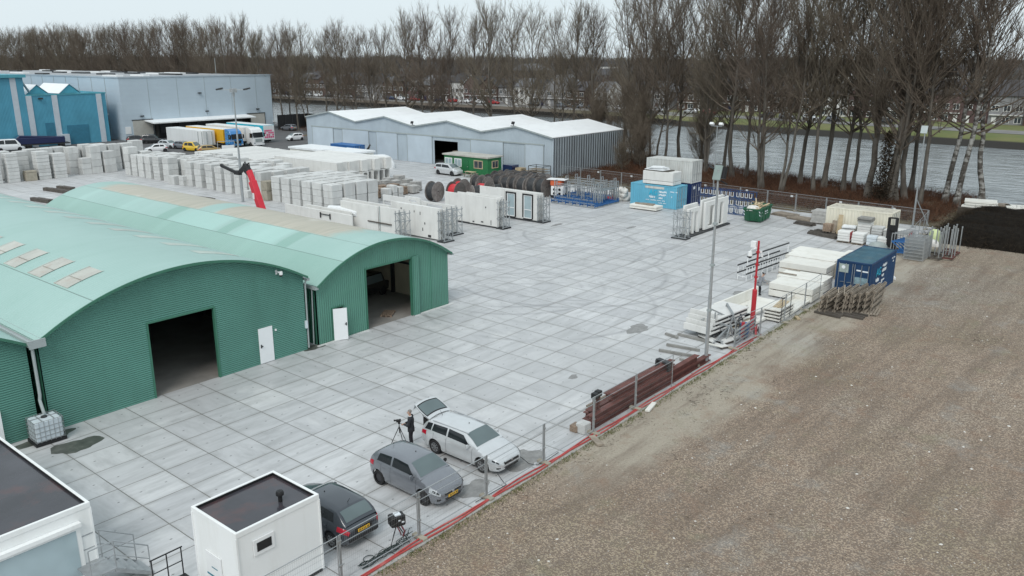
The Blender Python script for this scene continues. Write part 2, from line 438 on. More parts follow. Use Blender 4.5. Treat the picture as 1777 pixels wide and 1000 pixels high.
def strip(name, m, offs0, offs1, y0, y1, zoff, step=6):
 g = MB(); V = []; yy = list(np.arange(y0, y1 + 0.1, step))
 for y_ in yy:
  P = proff(y_); w = lerp_tab(WF, y_)
  for o_ in (offs0, offs1):
   X = w + o_; Z = float(np.interp(X, [p[0] for p in P], [p[1] for p in P]))
   V.append((X, y_, Z + zoff))
 g.add(V, [(2 * i, 2 * i + 1, 2 * i + 3, 2 * i + 2) for i in range(len(yy) - 1)])
 return structure(name, g, m)
M['road'] = mat('quay_road', (0.20, 0.195, 0.19), 0.9, var=0.15, scale=0.2, coords='pos', dirt=(0.13, 0.12, 0.11), dirt_amt=0.4, dirt_scale=0.3)
strip('quay_road', M['road'], 9.0, 15.5, -60, 560, 0.06)
M['pale_path'] = mat('pale_path', (0.34, 0.325, 0.30), 0.9, var=0.15, scale=0.3, coords='pos')
strip('quay_path', M['pale_path'], 6.5, 8.2, 110, 560, 0.07)
# timber sheet piling along the far quay
M['piling'] = mat('wet_timber_piling', (0.03, 0.026, 0.022), 0.8, var=0.4, scale=1.5, coords='pos')
g = MB()
for y_ in np.arange(112, 480, 1.1):
 w = lerp_tab(WF, y_)
 h = random.uniform(-0.05, 0.05)
 g.bx(w - 0.35, y_, -2.6, w - 0.05, y_ + 0.75, 0.15 + h)
g.bx(0, 0, 0, 0.01, 0.01, 0.01) if False else None
pil = g.build('timber_quay_wall', M['piling'])
tag(pil, 'dark timber sheet piling lining the far canal bank', 'quay wall')
# ---- canal water
T = NT('canal_water')
v = T.pos()
T.b.inputs['Base Color'].default_value = (0.15, 0.17, 0.175, 1)
T.b.inputs['Roughness'].default_value = 0.12
T.b.inputs['IOR'].default_value = 1.6
mv = T.mapv(v, (0.55, 0.13, 1), rot=(0, 0, R(-38)))
w1 = T.noise(1.0, 5, mv, 0.6)
w2 = T.noise(0.16, 3, v)
hgt = T.math('MULTIPLY', w1, T.math('ADD', T.ramp(w2, 0.3, 0.75), 0.45))
T.bump(hgt, 0.9, 0.35)
T.ln(T.mix(T.ramp(T.noise(1.4, 4, mv, 0.6), 0.42, 0.66), c4((0.30, 0.325, 0.335)), c4((0.15, 0.165, 0.17))), T.b.inputs['Base Color'])
M['water'] = T.m
g = MB(); g.add([(100, -400, -1.5), (216, -400, -1.5), (216, 2600, -1.5), (100, 2600, -1.5)], [(0, 1, 2, 3)])
structure('canal_water', g, M['water'])
# ---- concrete slab yard (2 m slabs)
T = NT('yard_slabs')
v = T.pos()
sc = T.mapv(v, (0.5, 0.5, 0.0), loc=(-0.345, -0.485, 0))
wob = T.n('TexNoise', {'Vector': v, 'Scale': 0.9, 'Detail': 2.0}).outputs['Color']
wv = T.n('VectorMath', {0: wob, 1: (0.5, 0.5, 0.5)}, operation='SUBTRACT').outputs[0]
sc2 = T.n('VectorMath', {0: T.n('VectorMath', {0: wv, 1: (0.012, 0.012, 0)}, operation='MULTIPLY').outputs[0], 1: sc}, operation='ADD').outputs[0]
cell = T.n('VectorMath', {0: sc}, operation='FLOOR').outputs[0]
fr = T.n('VectorMath', {0: sc2}, operation='FRACTION').outputs[0]
sp = T.n('SeparateXYZ', {0: fr})
def edge(s_):
 return T.math('MINIMUM', s_, T.math('SUBTRACT', 1.0, s_))
ex, ey = edge(sp.outputs[0]), edge(sp.outputs[1])
jn = T.noise(0.35, 3, v)
jw = T.math('ADD', T.math('MULTIPLY', jn, 0.014), 0.0035)
jx = T.math('LESS_THAN', ex, jw); jy = T.math('LESS_THAN', ey, jw)
joint = T.math('MAXIMUM', jx, jy)
wn = T.n('TexWhiteNoise', {'Vector': cell}, noise_dimensions='3D').outputs['Color']
wsp = T.n('SeparateXYZ', {0: wn})
tone = T.mix(wsp.outputs[0], c4((0.475, 0.48, 0.49)), c4((0.60, 0.605, 0.61)))
# brushed / run-off streaks in each slab, along X or Y at random
str1 = T.noise(1.0, 6, T.mapv(v, (0.35, 2.2, 1)), 0.65)
str2 = T.noise(1.0, 6, T.mapv(v, (1.6, 0.5, 1), loc=(17, 3, 0)), 0.65)
st = T.mix(T.math('GREATER_THAN', wsp.outputs[1], 0.35), str2, str1)
tone = T.mix(T.math('MULTIPLY', T.ramp(st, 0.42, 0.70), 0.62), tone, c4((0.30, 0.305, 0.305)))
tone = T.mix(T.math('MULTIPLY', T.ramp(T.noise(0.06, 5, v, 0.6), 0.40, 0.66), 0.5), tone, c4((0.42, 0.425, 0.425)))
tone = T.mix(T.math('MULTIPLY', T.ramp(T.noise(0.5, 7, v, 0.7), 0.56, 0.74), 0.5), tone, c4((0.27, 0.27, 0.265)))
tone = T.mix(T.math('MULTIPLY', T.ramp(T.noise(0.33, 5, T.mapv(v, (1, 1, 1), loc=(40, 9, 0)), 0.65), 0.56, 0.72), 0.55), tone, c4((0.66, 0.66, 0.65)))
# slabs by the green halls stay damp and darker
dst = T.n('SeparateXYZ', {0: v})
# faint tyre arcs
def arc(cx, cy, r, wd_):
 d = T.n('VectorMath', {0: v, 1: (cx, cy, 0)}, operation='DISTANCE').outputs['Value']
 return T.n('MapRange', {0: T.math('ABSOLUTE', T.math('SUBTRACT', d, r)), 1: wd_, 2: 0.0}).outputs[0]
arcs = None
for cx, cy, r in ((46, 38, 5.2), (46, 38, 6.9), (52, 37, 7.6), (52, 37, 9.3), (57, 46, 11), (57, 46, 12.8), (44, 34, 8.2), (66, 44, 7), (66, 44, 8.7), (40, 47, 6.5)):
 a = arc(cx, cy, r, 0.26)
 arcs = a if arcs is None else T.math('MAXIMUM', arcs, a)
arcs = T.math('MULTIPLY', arcs, T.ramp(T.noise(0.22, 3, v), 0.42, 0.6))
tone = T.mix(T.math('MULTIPLY', arcs, 0.5), tone, c4((0.20, 0.20, 0.21)))
# lifting holes: two per slab, plus stray grit
hx = T.math('ABSOLUTE', T.math('SUBTRACT', T.math('ABSOLUTE', T.math('SUBTRACT', sp.outputs[0], 0.5)), 0.26))
hy = T.math('ABSOLUTE', T.math('SUBTRACT', sp.outputs[1], T.math('ADD', 0.45, T.math('MULTIPLY', wsp.outputs[2], 0.1))))
hole = T.math('LESS_THAN', T.math('ADD', T.math('MULTIPLY', hx, 0.6), hy), 0.020)
tone = T.mix(T.math('MULTIPLY', hole, 0.75), tone, c4((0.10, 0.10, 0.10)))
vor = T.n('TexVoronoi', {'Vector': v, 'Scale': 1.1}).outputs['Distance']
tone = T.mix(T.math('MULTIPLY', T.math('LESS_THAN', vor, 0.035), 0.55), tone, c4((0.13, 0.12, 0.11)))
tone = T.mix(T.math('MULTIPLY', joint, 0.85), tone, T.mix(jn, c4((0.085, 0.08, 0.072)), c4((0.15, 0.14, 0.12))))
edge_d = T.ramp(T.math('MINIMUM', ex, ey), 0.0, 0.10, (1, 1, 1, 1), (0, 0, 0, 1))
tone = T.mix(T.math('MULTIPLY', edge_d, T.math('MULTIPLY', T.ramp(T.noise(0.6, 4, v), 0.4, 0.65), 0.42)), tone, c4((0.24, 0.235, 0.22)))
T.ln(tone, T.b.inputs['Base Color'])
T.b.inputs['Roughness'].default_value = 0.5
T.b.inputs['Specular IOR Level'].default_value = 0.6
T.bump(T.math('SUBTRACT', T.math('MULTIPLY', T.noise(6, 4, v), 0.25), joint), 0.35, 0.03)
M['yard'] = T.m
g = MB(); g.add([(-30, 19.0, 0), (90.5, 19.0, 0), (90.5, 72, 0), (100, 72, 0), (100, 128, 0), (-30, 128, 0)], [(0, 1, 2, 3, 4, 5)])
structure('concrete_yard', g, M['yard'])
g = MB(); g.add([(-200, 128, -0.006), (126, 128, -0.006), (126, 330, -0.006), (-200, 330, -0.006)], [(0, 1, 2, 3)])
structure('asphalt_forecourt', g, M['asphalt'])
# concrete kerb along the fence side of the yard
g = MB()
x_ = 2.0
while x_ < 76:
 g.bx(x_, 18.72, -0.15, x_ + 1.98, 18.995, 0.05); x_ += 2.0
structure('kerb', g, mat('kerb_concrete', (0.38, 0.375, 0.355), 0.9, var=0.15, scale=2, coords='pos', dirt=(0.2, 0.19, 0.16), dirt_amt=0.5), bevel=0.015)
# patches in the yard
def blob(name, cx, cy, rx, ry, m, z=0.004, seed=0, n=26):
 r_ = random.Random(seed); g = MB()
 ph = [r_.uniform(0, 6.28) for _ in range(4)]
 P = []
 for k in range(n):
  a = 2 * math.pi * k / n
  q = 1 + 0.16 * math.sin(2 * a + ph[0]) + 0.12 * math.sin(3 * a + ph[1]) + 0.07 * math.sin(7 * a + ph[2]) + r_.uniform(-.05, .05)
  P.append((cx + rx * q * math.cos(a), cy + ry * q * math.sin(a), z))
 g.add(P, [tuple(range(n))])
 return structure(name, g, m)
blob('repair_patch', 43.4, 25.5, 0.95, 0.65, M['patch'], seed=1)
blob('repair_patch', 34.1, 23.9, 0.35, 0.22, M['patch'], seed=2)
blob('repair_patch', 25.0, 20.05, 0.95, 0.85, M['patch'], seed=3)
blob('repair_patch', 21.75, 20.0, 0.75, 0.6, M['patch'], seed=4)
blob('repair_patch', 55.3, 23.9, 0.85, 0.55, M['patch'], seed=5)
blob('repair_patch', 59.2, 23.9, 1.1, 0.65, M['patch'], seed=6)
blob('wet_patch', 13.35, 36.2, 0.95, 0.75, M['patch_wet'], seed=7)
blob('wet_patch', 12.7, 37.95, 1.2, 0.45, M['patch_wet'], seed=8)
blob('wet_patch', 28.0, 38.6, 0.75, 0.45, M['patch_wet'], seed=9)
blob('repair_patch', 35.2, 20.6, 0.6, 0.3, M['patch'], seed=10)
blob('repair_patch', 74.5, 38.6, 1.1, 0.35, M['patch'], seed=12)
blob('repair_patch', 71.0, 43.0, 0.7, 0.3, M['patch'], seed=13)
blob('repair_patch', 67.3, 49.6, 0.9, 0.35, M['patch'], seed=14)
# pale new slabs beside the blue container
g = MB()
for i in range(4): g.bx(66.5 + 2.05 * i, 19.35, 0.003, 68.45 + 2.05 * i, 22.5, 0.035)
structure('pale_slabs', g, M['white_slab'])
# ---- gravel lot
T = NT('gravel_lot')
v = T.pos()
xyz = T.n('SeparateXYZ', {0: v})
nb = T.noise(0.11, 6, v, 0.6)
base = T.mix(T.ramp(nb, 0.36, 0.64), c4((0.365, 0.280, 0.212)), c4((0.48, 0.385, 0.298)))
base = T.mix(T.math('MULTIPLY', T.ramp(T.noise(0.07, 4, T.mapv(v, (1, 1, 1), loc=(9, 31, 0)), 0.6), 0.50, 0.72), 0.55), base, c4((0.285, 0.198, 0.150)))
base = T.mix(T.math('MULTIPLY', T.ramp(T.noise(0.16, 5, T.mapv(v, (0.6, 1, 1), loc=(3, 77, 0)), 0.65), 0.52, 0.70), 0.6), base, c4((0.29, 0.258, 0.165)))
# sandy strip along the kerb and grey dust near the blue container
sandy = T.math('MULTIPLY', T.n('MapRange', {0: T.math('ADD', xyz.outputs[1], T.math('MULTIPLY', T.noise(0.25, 4, v), 5.0)), 1: 17.4, 2: 18.5}).outputs[0], T.math('MULTIPLY', T.n('MapRange', {0: T.math('ADD', xyz.outputs[0], T.math('MULTIPLY', T.noise(0.4, 3, v), 4.0)), 1: 25.0, 2: 29.5}).outputs[0], 0.9))
pale = T.ramp(T.noise(0.085, 5, T.mapv(v, (1, 0.5, 1), loc=(60, 2, 0), rot=(0, 0, R(-20))), 0.65), 0.53, 0.68)
base = T.mix(T.math('MULTIPLY', pale, 0.55), base, c4((0.50, 0.44, 0.36)))
base = T.mix(T.math('MULTIPLY', T.n('MapRange', {0: T.math('ADD', xyz.outputs[0], T.math('MULTIPLY', T.noise(0.15, 4, v), 16.0)), 1: 58.0, 2: 76.0}).outputs[0], 0.4), base, c4((0.40, 0.375, 0.30)))
for yo in (0.0, 1.9, 5.2, 7.0):
 d_ = T.math('SUBTRACT', T.math('ADD', xyz.outputs[1], T.math('MULTIPLY', T.math('SINE', T.math('MULTIPLY', xyz.outputs[0], 0.06)), 1.6)), T.math('SUBTRACT', 22.3 - yo, T.math('MULTIPLY', xyz.outputs[0], 0.19)))
 tm = T.n('MapRange', {0: T.math('ABSOLUTE', T.math('ADD', d_, T.math('MULTIPLY', T.math('SUBTRACT', T.noise(0.8, 4, v), 0.5), 0.8))), 1: 0.42, 2: 0.08}).outputs[0]
 base = T.mix(T.math('MULTIPLY', tm, T.math('MULTIPLY', T.ramp(T.noise(0.13, 3, v), 0.4, 0.6), 0.55)), base, c4((0.15, 0.118, 0.092) if yo in (0.0, 5.2) else (0.40, 0.345, 0.28)))
base = T.mix(sandy, base, c4((0.43, 0.385, 0.315)))
dx_ = T.n('VectorMath', {0: T.mapv(v, (0.55, 1, 1)), 1: (66 * 0.55, 13.5, 0)}, operation='DISTANCE').outputs['Value']
dust = T.math('MULTIPLY', T.n('MapRange', {0: T.math('ADD', dx_, T.math('MULTIPLY', T.noise(0.3, 5, v), 6.0)), 1: 9.0, 2: 4.5}).outputs[0], 0.65)
base = T.mix(dust, base, c4((0.43, 0.405, 0.355)))
dx2 = T.n('VectorMath', {0: v, 1: (47.5, 16.6, 0)}, operation='DISTANCE').outputs['Value']
base = T.mix(T.math('MULTIPLY', T.n('MapRange', {0: T.math('ADD', dx2, T.math('MULTIPLY', T.noise(0.6, 4, v), 3.0)), 1: 4.2, 2: 2.2}).outputs[0], 0.6), base, c4((0.45, 0.43, 0.385)))
trk = T.noise(1.0, 5, T.mapv(v, (0.12, 1.1, 1), rot=(0, 0, R(-14))), 0.6)
base = T.mix(T.math('MULTIPLY', T.ramp(trk, 0.48, 0.68), 0.6), base, c4((0.19, 0.150, 0.118)))
vo = T.n('TexVoronoi', {'Vector': v, 'Scale': 19.0})
vr = T.n('SeparateXYZ', {0: vo.outputs['Color']}).outputs[0]
base = T.mix(T.math('MULTIPLY', T.math('MULTIPLY', T.ramp(vr, 0.66, 0.95), T.math('SUBTRACT', 1.0, sandy)), 0.8), base, c4((0.50, 0.44, 0.38)))
base = T.mix(T.math('MULTIPLY', T.math('MULTIPLY', T.ramp(vr, 0.34, 0.04), T.math('SUBTRACT', 1.0, sandy)), 0.7), base, c4((0.16, 0.122, 0.095)))
base = T.mix(T.math('MULTIPLY', T.ramp(T.noise(0.55, 6, T.mapv(v, (1, 1, 1), loc=(5, 50, 0)), 0.7), 0.54, 0.68), 0.5), base, c4((0.28, 0.185, 0.132)))
base = T.mix(T.math('MULTIPLY', T.ramp(T.noise(0.4, 6, T.mapv(v, (1, 1, 1), loc=(25, 5, 0)), 0.7), 0.56, 0.70), 0.45), base, c4((0.25, 0.24, 0.155)))
base = T.mix(T.math('MULTIPLY', T.ramp(T.noise(0.3, 6, T.mapv(v, (1, 1, 1), loc=(80, 5, 0)), 0.7), 0.56, 0.70), 0.4), base, c4((0.38, 0.39, 0.375)))
base = T.mix(T.math('MULTIPLY', T.ramp(T.noise(9, 5, v, 0.75), 0.52, 0.68), 0.5), base, c4((0.165, 0.13, 0.10)))
T.ln(base, T.b.inputs['Base Color'])
T.b.inputs['Roughness'].default_value = 0.95
T.b.inputs['Specular IOR Level'].default_value = 0.15
T.bump(T.math('ADD', T.math('MULTIPLY', vo.outputs['Distance'], 0.7), T.noise(0.8, 6, v, 0.7)), 0.8, 0.09)
M['gravel'] = T.m
g = MB()
nx, ny = 130, 70
X0, X1, Y0, Y1 = -60.0, 86.0, -70.0, 18.75
hs = rng.normal(size=(nx + 1, ny + 1))
for _ in range(6): hs = (hs + np.roll(hs, 1, 0) + np.roll(hs, -1, 0) + np.roll(hs, 1, 1) + np.roll(hs, -1, 1)) / 5
hs = hs / hs.std() * 0.035
def gz(x, y):
 i = (x - X0) / (X1 - X0) * nx; j = (y - Y0) / (Y1 - Y0) * ny
 i = min(max(i, 0), nx - 1e-6); j = min(max(j, 0), ny - 1e-6)
 a, b = int(i), int(j); u, w = i - a, j - b
 f = lambda p, q: hs[p, q] * min(1, (ny - q) / 3)
 return (f(a, b) * (1 - u) + f(a + 1, b) * u) * (1 - w) + (f(a, b + 1) * (1 - u) + f(a + 1, b + 1) * u) * w + 0.005
g.grid(lambda u, w: (X0 + (X1 - X0) * u, Y0 + (Y1 - Y0) * w, gz(X0 + (X1 - X0) * u, Y0 + (Y1 - Y0) * w)), nx, ny)
structure('gravel_lot', g, M['gravel'], smooth=True)
# loose stones on the gravel: uncountable
def pebbles(name, n, fn, rmin, rmax, m):
 P = np.array([fn() for _ in range(n)])
 r = rng.uniform(rmin, rmax, n) * rng.choice([0.7, 1, 1, 1.5], n)
 oct_ = np.array([(1, 0, 0), (0, 1, 0), (-1, 0, 0), (0, -1, 0), (0, 0, 0.8)], float)
 a = rng.uniform(0, 6.28, n); ca, sa = np.cos(a), np.sin(a)
 sx = rng.uniform(0.7, 1.5, n)
 vx = oct_[:, 0][None] * sx[:, None]; vy = np.repeat(oct_[:, 1][None], n, 0); vz = np.repeat(oct_[:, 2][None], n, 0)
 X = P[:, 0, None] + r[:, None] * (vx * ca[:, None] - vy * sa[:, None])
 Y = P[:, 1, None] + r[:, None] * (vx * sa[:, None] + vy * ca[:, None])
 Z = P[:, 2, None] + r[:, None] * vz * 0.8 - 0.01
 V = np.stack([X, Y, Z], -1).reshape(-1, 3)
 f = np.array([(0, 1, 4), (1, 2, 4), (2, 3, 4), (3, 0, 4)])
 F = (np.arange(n)[:, None, None] * 5 + f[None]).reshape(-1, 3)
 me = bpy.data.meshes.new(name); me.from_pydata(V.tolist(), [], F.tolist()); me.materials.append(m)
 o = bpy.data.objects.new(name, me); lk(o)
 return tag(o, kind='stuff')
T = NT('loose_stone')
rr = T.n('NewGeometry').outputs['Random Per Island']
T.ln(T.mix(T.ramp(rr, 0.0, 1.0), c4((0.10, 0.078, 0.06)), c4((0.58, 0.53, 0.47))), T.b.inputs['Base Color'])
T.b.inputs['Roughness'].default_value = 0.9
M['stone'] = T.m
def gp():
 # denser towards the foreground, thin on the sandy strip
 while True:
  x = 12 + 62 * random.random() ** 1.5; y = random.uniform(-14, 18.3)
  if y > 15.4 and x > 27 and random.random() < 0.9: continue
  if math.hypot(x, y) > 14: return (x, y, gz(x, y))
tag(pebbles('loose_gravel', 56000, gp, 0.014, 0.034, M['stone']), 'loose pale stones scattered over the brown gravel lot', 'gravel')
T = NT('white_stone'); T.b.inputs['Base Color'].default_value = (0.62, 0.6, 0.56, 1); T.b.inputs['Roughness'].default_value = 0.9
M['wstone'] = T.m
tag(pebbles('pale_pebbles', 420, gp, 0.035, 0.065, M['wstone']), 'few larger white pebbles on the brown gravel lot', 'pebbles')
# ------------------------------------------------------------------ fast twig meshes
def unit(a):
 return a / np.maximum(np.linalg.norm(a, axis=-1, keepdims=True), 1e-9)
def cones(P, D, L, r):
 """3-sided cones from P along D (unit), length L, base radius r"""
 n = len(P)
 ref = np.where(np.abs(D[:, 2:3]) < 0.9, np.array([[0, 0, 1.0]]), np.array([[1.0, 0, 0]]))
 a = unit(np.cross(D, ref)); b = np.cross(D, a)
 V = np.empty((n, 4, 3))
 for k in range(3):
  t = 2 * math.pi * k / 3
  V[:, k] = P + (a * math.cos(t) + b * math.sin(t)) * r[:, None]
 V[:, 3] = P + D * L[:, None]
 F = (np.arange(n)[:, None, None] * 4 + np.array([(0, 1, 3), (1, 2, 3), (2, 0, 3)])[None]).reshape(-1, 3)
 return V.reshape(-1, 3), F
def segs(P, Q, r0, r1, k=4):
 n = len(P); D = unit(Q - P)
 ref = np.where(np.abs(D[:, 2:3]) < 0.9, np.array([[0, 0, 1.0]]), np.array([[1.0, 0, 0]]))
 a = unit(np.cross(D, ref)); b = np.cross(D, a)
 V = np.empty((n, 2 * k, 3))
 for i in range(k):
  t = 2 * math.pi * i / k
  o = a * math.cos(t) + b * math.sin(t)
  V[:, i] = P + o * r0[:, None]; V[:, k + i] = Q + o * r1[:, None]
 f = np.array([(i, (i + 1) % k, k + (i + 1) % k, k + i) for i in range(k)])
 F = (np.arange(n)[:, None, None] * 2 * k + f[None]).reshape(-1, 4)
 return V.reshape(-1, 3), F
def np_mesh(name, parts, m, smooth=True):
 V = []; F = []; off = 0
 for v_, f_ in parts:
  V.append(v_); F.extend((f_ + off).tolist()); off += len(v_)
 me = bpy.data.meshes.new(name)
 me.from_pydata(np.concatenate(V).tolist(), [], F); me.materials.append(m)
 if smooth: me.polygons.foreach_set('use_smooth', [True] * len(me.polygons))
 return me
# bank scrub (brambles): ground cover
def scrub(name, pts, hmin, hmax, per, m, spread=0.5, rad=0.012):
 P = np.repeat(np.array(pts), per, 0)
 n = len(P)
 P = P + np.c_[rng.normal(0, spread, (n, 2)), np.zeros(n)]
 D = unit(np.c_[rng.normal(0, 0.75, (n, 2)), rng.uniform(0.25, 1.0, n)])
 return np_mesh(name, [cones(P, D, rng.uniform(hmin, hmax, n), rng.uniform(0.6, 1.4, n) * rad)], m, False)
def twig_mat(name, c0, c1):
 T = NT(name)
 r_ = T.n('NewGeometry').outputs['Random Per Island']
 T.ln(T.mix(r_, c4(c0), c4(c1)), T.b.inputs['Base Color']); T.b.inputs['Roughness'].default_value = 0.9; T.b.inputs['Specular IOR Level'].default_value = 0.1
 return T.m
M['scrub'] = twig_mat('bramble_twigs', (0.05, 0.03, 0.022), (0.15, 0.075, 0.045))
M['scrub_dark'] = twig_mat('dark_bramble_twigs', (0.014, 0.011, 0.009), (0.06, 0.046, 0.032))
M['dry_grass'] = twig_mat('dry_grass_blades', (0.13, 0.11, 0.055), (0.25, 0.2, 0.11))
pts = []
for _ in range(5200):
 y = random.uniform(20, 80); w = lerp_tab(WN, y)
 lo = 92.5 + (y - 20) * 0.08 if y < 72 else 116
 x = random.uniform(lo, w - 2)
 pts.append((x, y, 0.0 if x < w - 9 else -0.1))
o = lk(bpy.data.objects.new('bramble_scrub', scrub('bramble_scrub', pts, 0.5, 1.5, 9, M['scrub'], 0.5, 0.02)))
tag(o, 'red brown brambles covering the bank below the bare trees', 'brambles', kind='stuff')
pts = []
for _ in range(1600):
 y = random.uniform(80, 330); w = lerp_tab(WN, y)
 pts.append((random.uniform(w - 14, w - 2), y, -0.1))
o = lk(bpy.data.objects.new('bank_scrub', scrub('bank_scrub', pts, 0.5, 1.6, 8, M['scrub'], 0.7, 0.022)))
tag(o, 'low brown scrub on the bank behind the grey shed', 'scrub', kind='stuff')
# dark bramble thicket to the right of the gravel lot
g = MB()
nx2, ny2 = 40, 60
hh = rng.normal(size=(nx2 + 1, ny2 + 1))
for _ in range(3): hh = (hh + np.roll(hh, 1, 0) + np.roll(hh, -1, 0) + np.roll(hh, 1, 1) + np.roll(hh, -1, 1)) / 5
hh = hh / hh.std() * 0.12
def thk(x, y):
 i = int((x - 83) / 21 * nx2); j = int((y + 45) / 63.5 * ny2)
 e = min(1, (x - 83.2) / 1.6, (105 - x) / 3, (18.4 - y) / 1.2)
 return max(-0.05, (1.05 + hh[min(max(i, 0), nx2), min(max(j, 0), ny2)]) * max(0, e) ** 0.5)
g.grid(lambda u, w: (83 + 21 * u, -45 + 63.5 * w, thk(83 + 21 * u, -45 + 63.5 * w)), nx2, ny2)
th = g.build('bramble_thicket', mat('thicket_core', (0.013, 0.011, 0.009), 0.95, var=0.4, scale=2, coords='pos', bump=1.0, bscale=5, spec=0.05), smooth=True)
tag(th, 'dark brown bramble thicket walling the right side of the gravel lot', 'thicket', kind='stuff')
pts = []
for _ in range(7000):
 x = random.uniform(83.0, 104); y = random.uniform(-25, 18.3)
 pts.append((x, y, max(0, thk(x, y) - 0.25)))
o = lk(bpy.data.objects.new('thicket_twigs', scrub('thicket_twigs', pts, 0.3, 0.75, 10, M['scrub_dark'], 0.4, 0.014)))
tag(o, 'fine dark twigs sticking out of the bramble thicket', 'twigs', kind='stuff')
# debris twigs and tufts on the lot
pts = [(random.uniform(20, 80), random.uniform(2, 18.4), 0.01) for _ in range(200)] + [(random.uniform(15, 56), random.uniform(17.9, 18.7), 0.01) for _ in range(90)] \
 + [(random.gauss(55, 1.2), random.gauss(8.2, 0.7), 0.02) for _ in range(40)] + [(random.gauss(36.5, 1.5), random.gauss(17.2, 0.6), 0.02) for _ in range(40)]
P = np.array(pts); P = np.repeat(P, 4, 0); n_ = len(P); P[:, :2] += rng.normal(0, 0.25, (n_, 2))
D = unit(np.c_[rng.normal(0, 1, (n_, 2)), rng.uniform(0.02, 0.25, n_)])
o = lk(bpy.data.objects.new('ground_litter', np_mesh('ground_litter', [cones(P, D, rng.uniform(0.08, 0.28, n_), rng.uniform(0.005, 0.011, n_))], M['scrub_dark'], False)))
tag(o, 'twigs and plant litter lying on the gravel lot', 'litter', kind='stuff')
pts = np.array([(random.uniform(14, 58), random.uniform(18.45, 18.8), 0.0) for _ in range(900)])
P = np.repeat(pts, 5, 0); n_ = len(P); P[:, :2] += rng.normal(0, 0.08, (n_, 2))
D = unit(np.c_[rng.normal(0, 0.4, (n_, 2)), rng.uniform(0.4, 1, n_)])
M['weed'] = twig_mat('green_weeds', (0.07, 0.10, 0.03), (0.19, 0.19, 0.07))
o = lk(bpy.data.objects.new('kerb_weeds', np_mesh('kerb_weeds', [cones(P, D, rng.uniform(0.05, 0.18, n_), rng.uniform(0.005, 0.014, n_))], M['weed'], False)))
tag(o, 'sparse green weeds growing along the kerb', 'weeds', kind='stuff')
# ================================================================== TREES
def bark(name, dark, light, patches=0.0, pcol=(0.42, 0.42, 0.40)):
 T = NT(name)
 v = T.obj()
 base = T.mix(T.ramp(T.noise(2.2, 5, T.mapv(v, (1, 1, 0.25)), 0.65), 0.35, 0.7), c4(dark), c4(light))
 if patches:
  base = T.mix(T.math('MULTIPLY', T.ramp(T.noise(1.6, 4, T.mapv(v, (1, 1, 1.6)), 0.6), 0.48, 0.60), patches), base, c4(pcol))
 T.ln(base, T.b.inputs['Base Color']); T.b.inputs['Roughness'].default_value = 0.9
 T.b.inputs['Specular IOR Level'].default_value = 0.2
 return T.m
M['bark'] = bark('grey_brown_bark', (0.075, 0.066, 0.056), (0.17, 0.155, 0.135))
M['bark_pale'] = bark('pale_patched_bark', (0.06, 0.052, 0.045), (0.15, 0.14, 0.125), 0.8)
T = NT('twig_bark')
r_ = T.n('ObjectInfo').outputs['Random']
i_ = T.n('NewGeometry').outputs['Random Per Island']
a_ = T.mix(r_, c4((0.150, 0.118, 0.094)), c4((0.200, 0.172, 0.130)))
T.ln(T.mix(T.math('MULTIPLY', i_, 0.6), a_, c4((0.085, 0.068, 0.056))), T.b.inputs['Base Color'])
T.b.inputs['Roughness'].default_value = 0.9; T.b.inputs['Specular IOR Level'].default_value = 0.2
M['twig'] = T.m
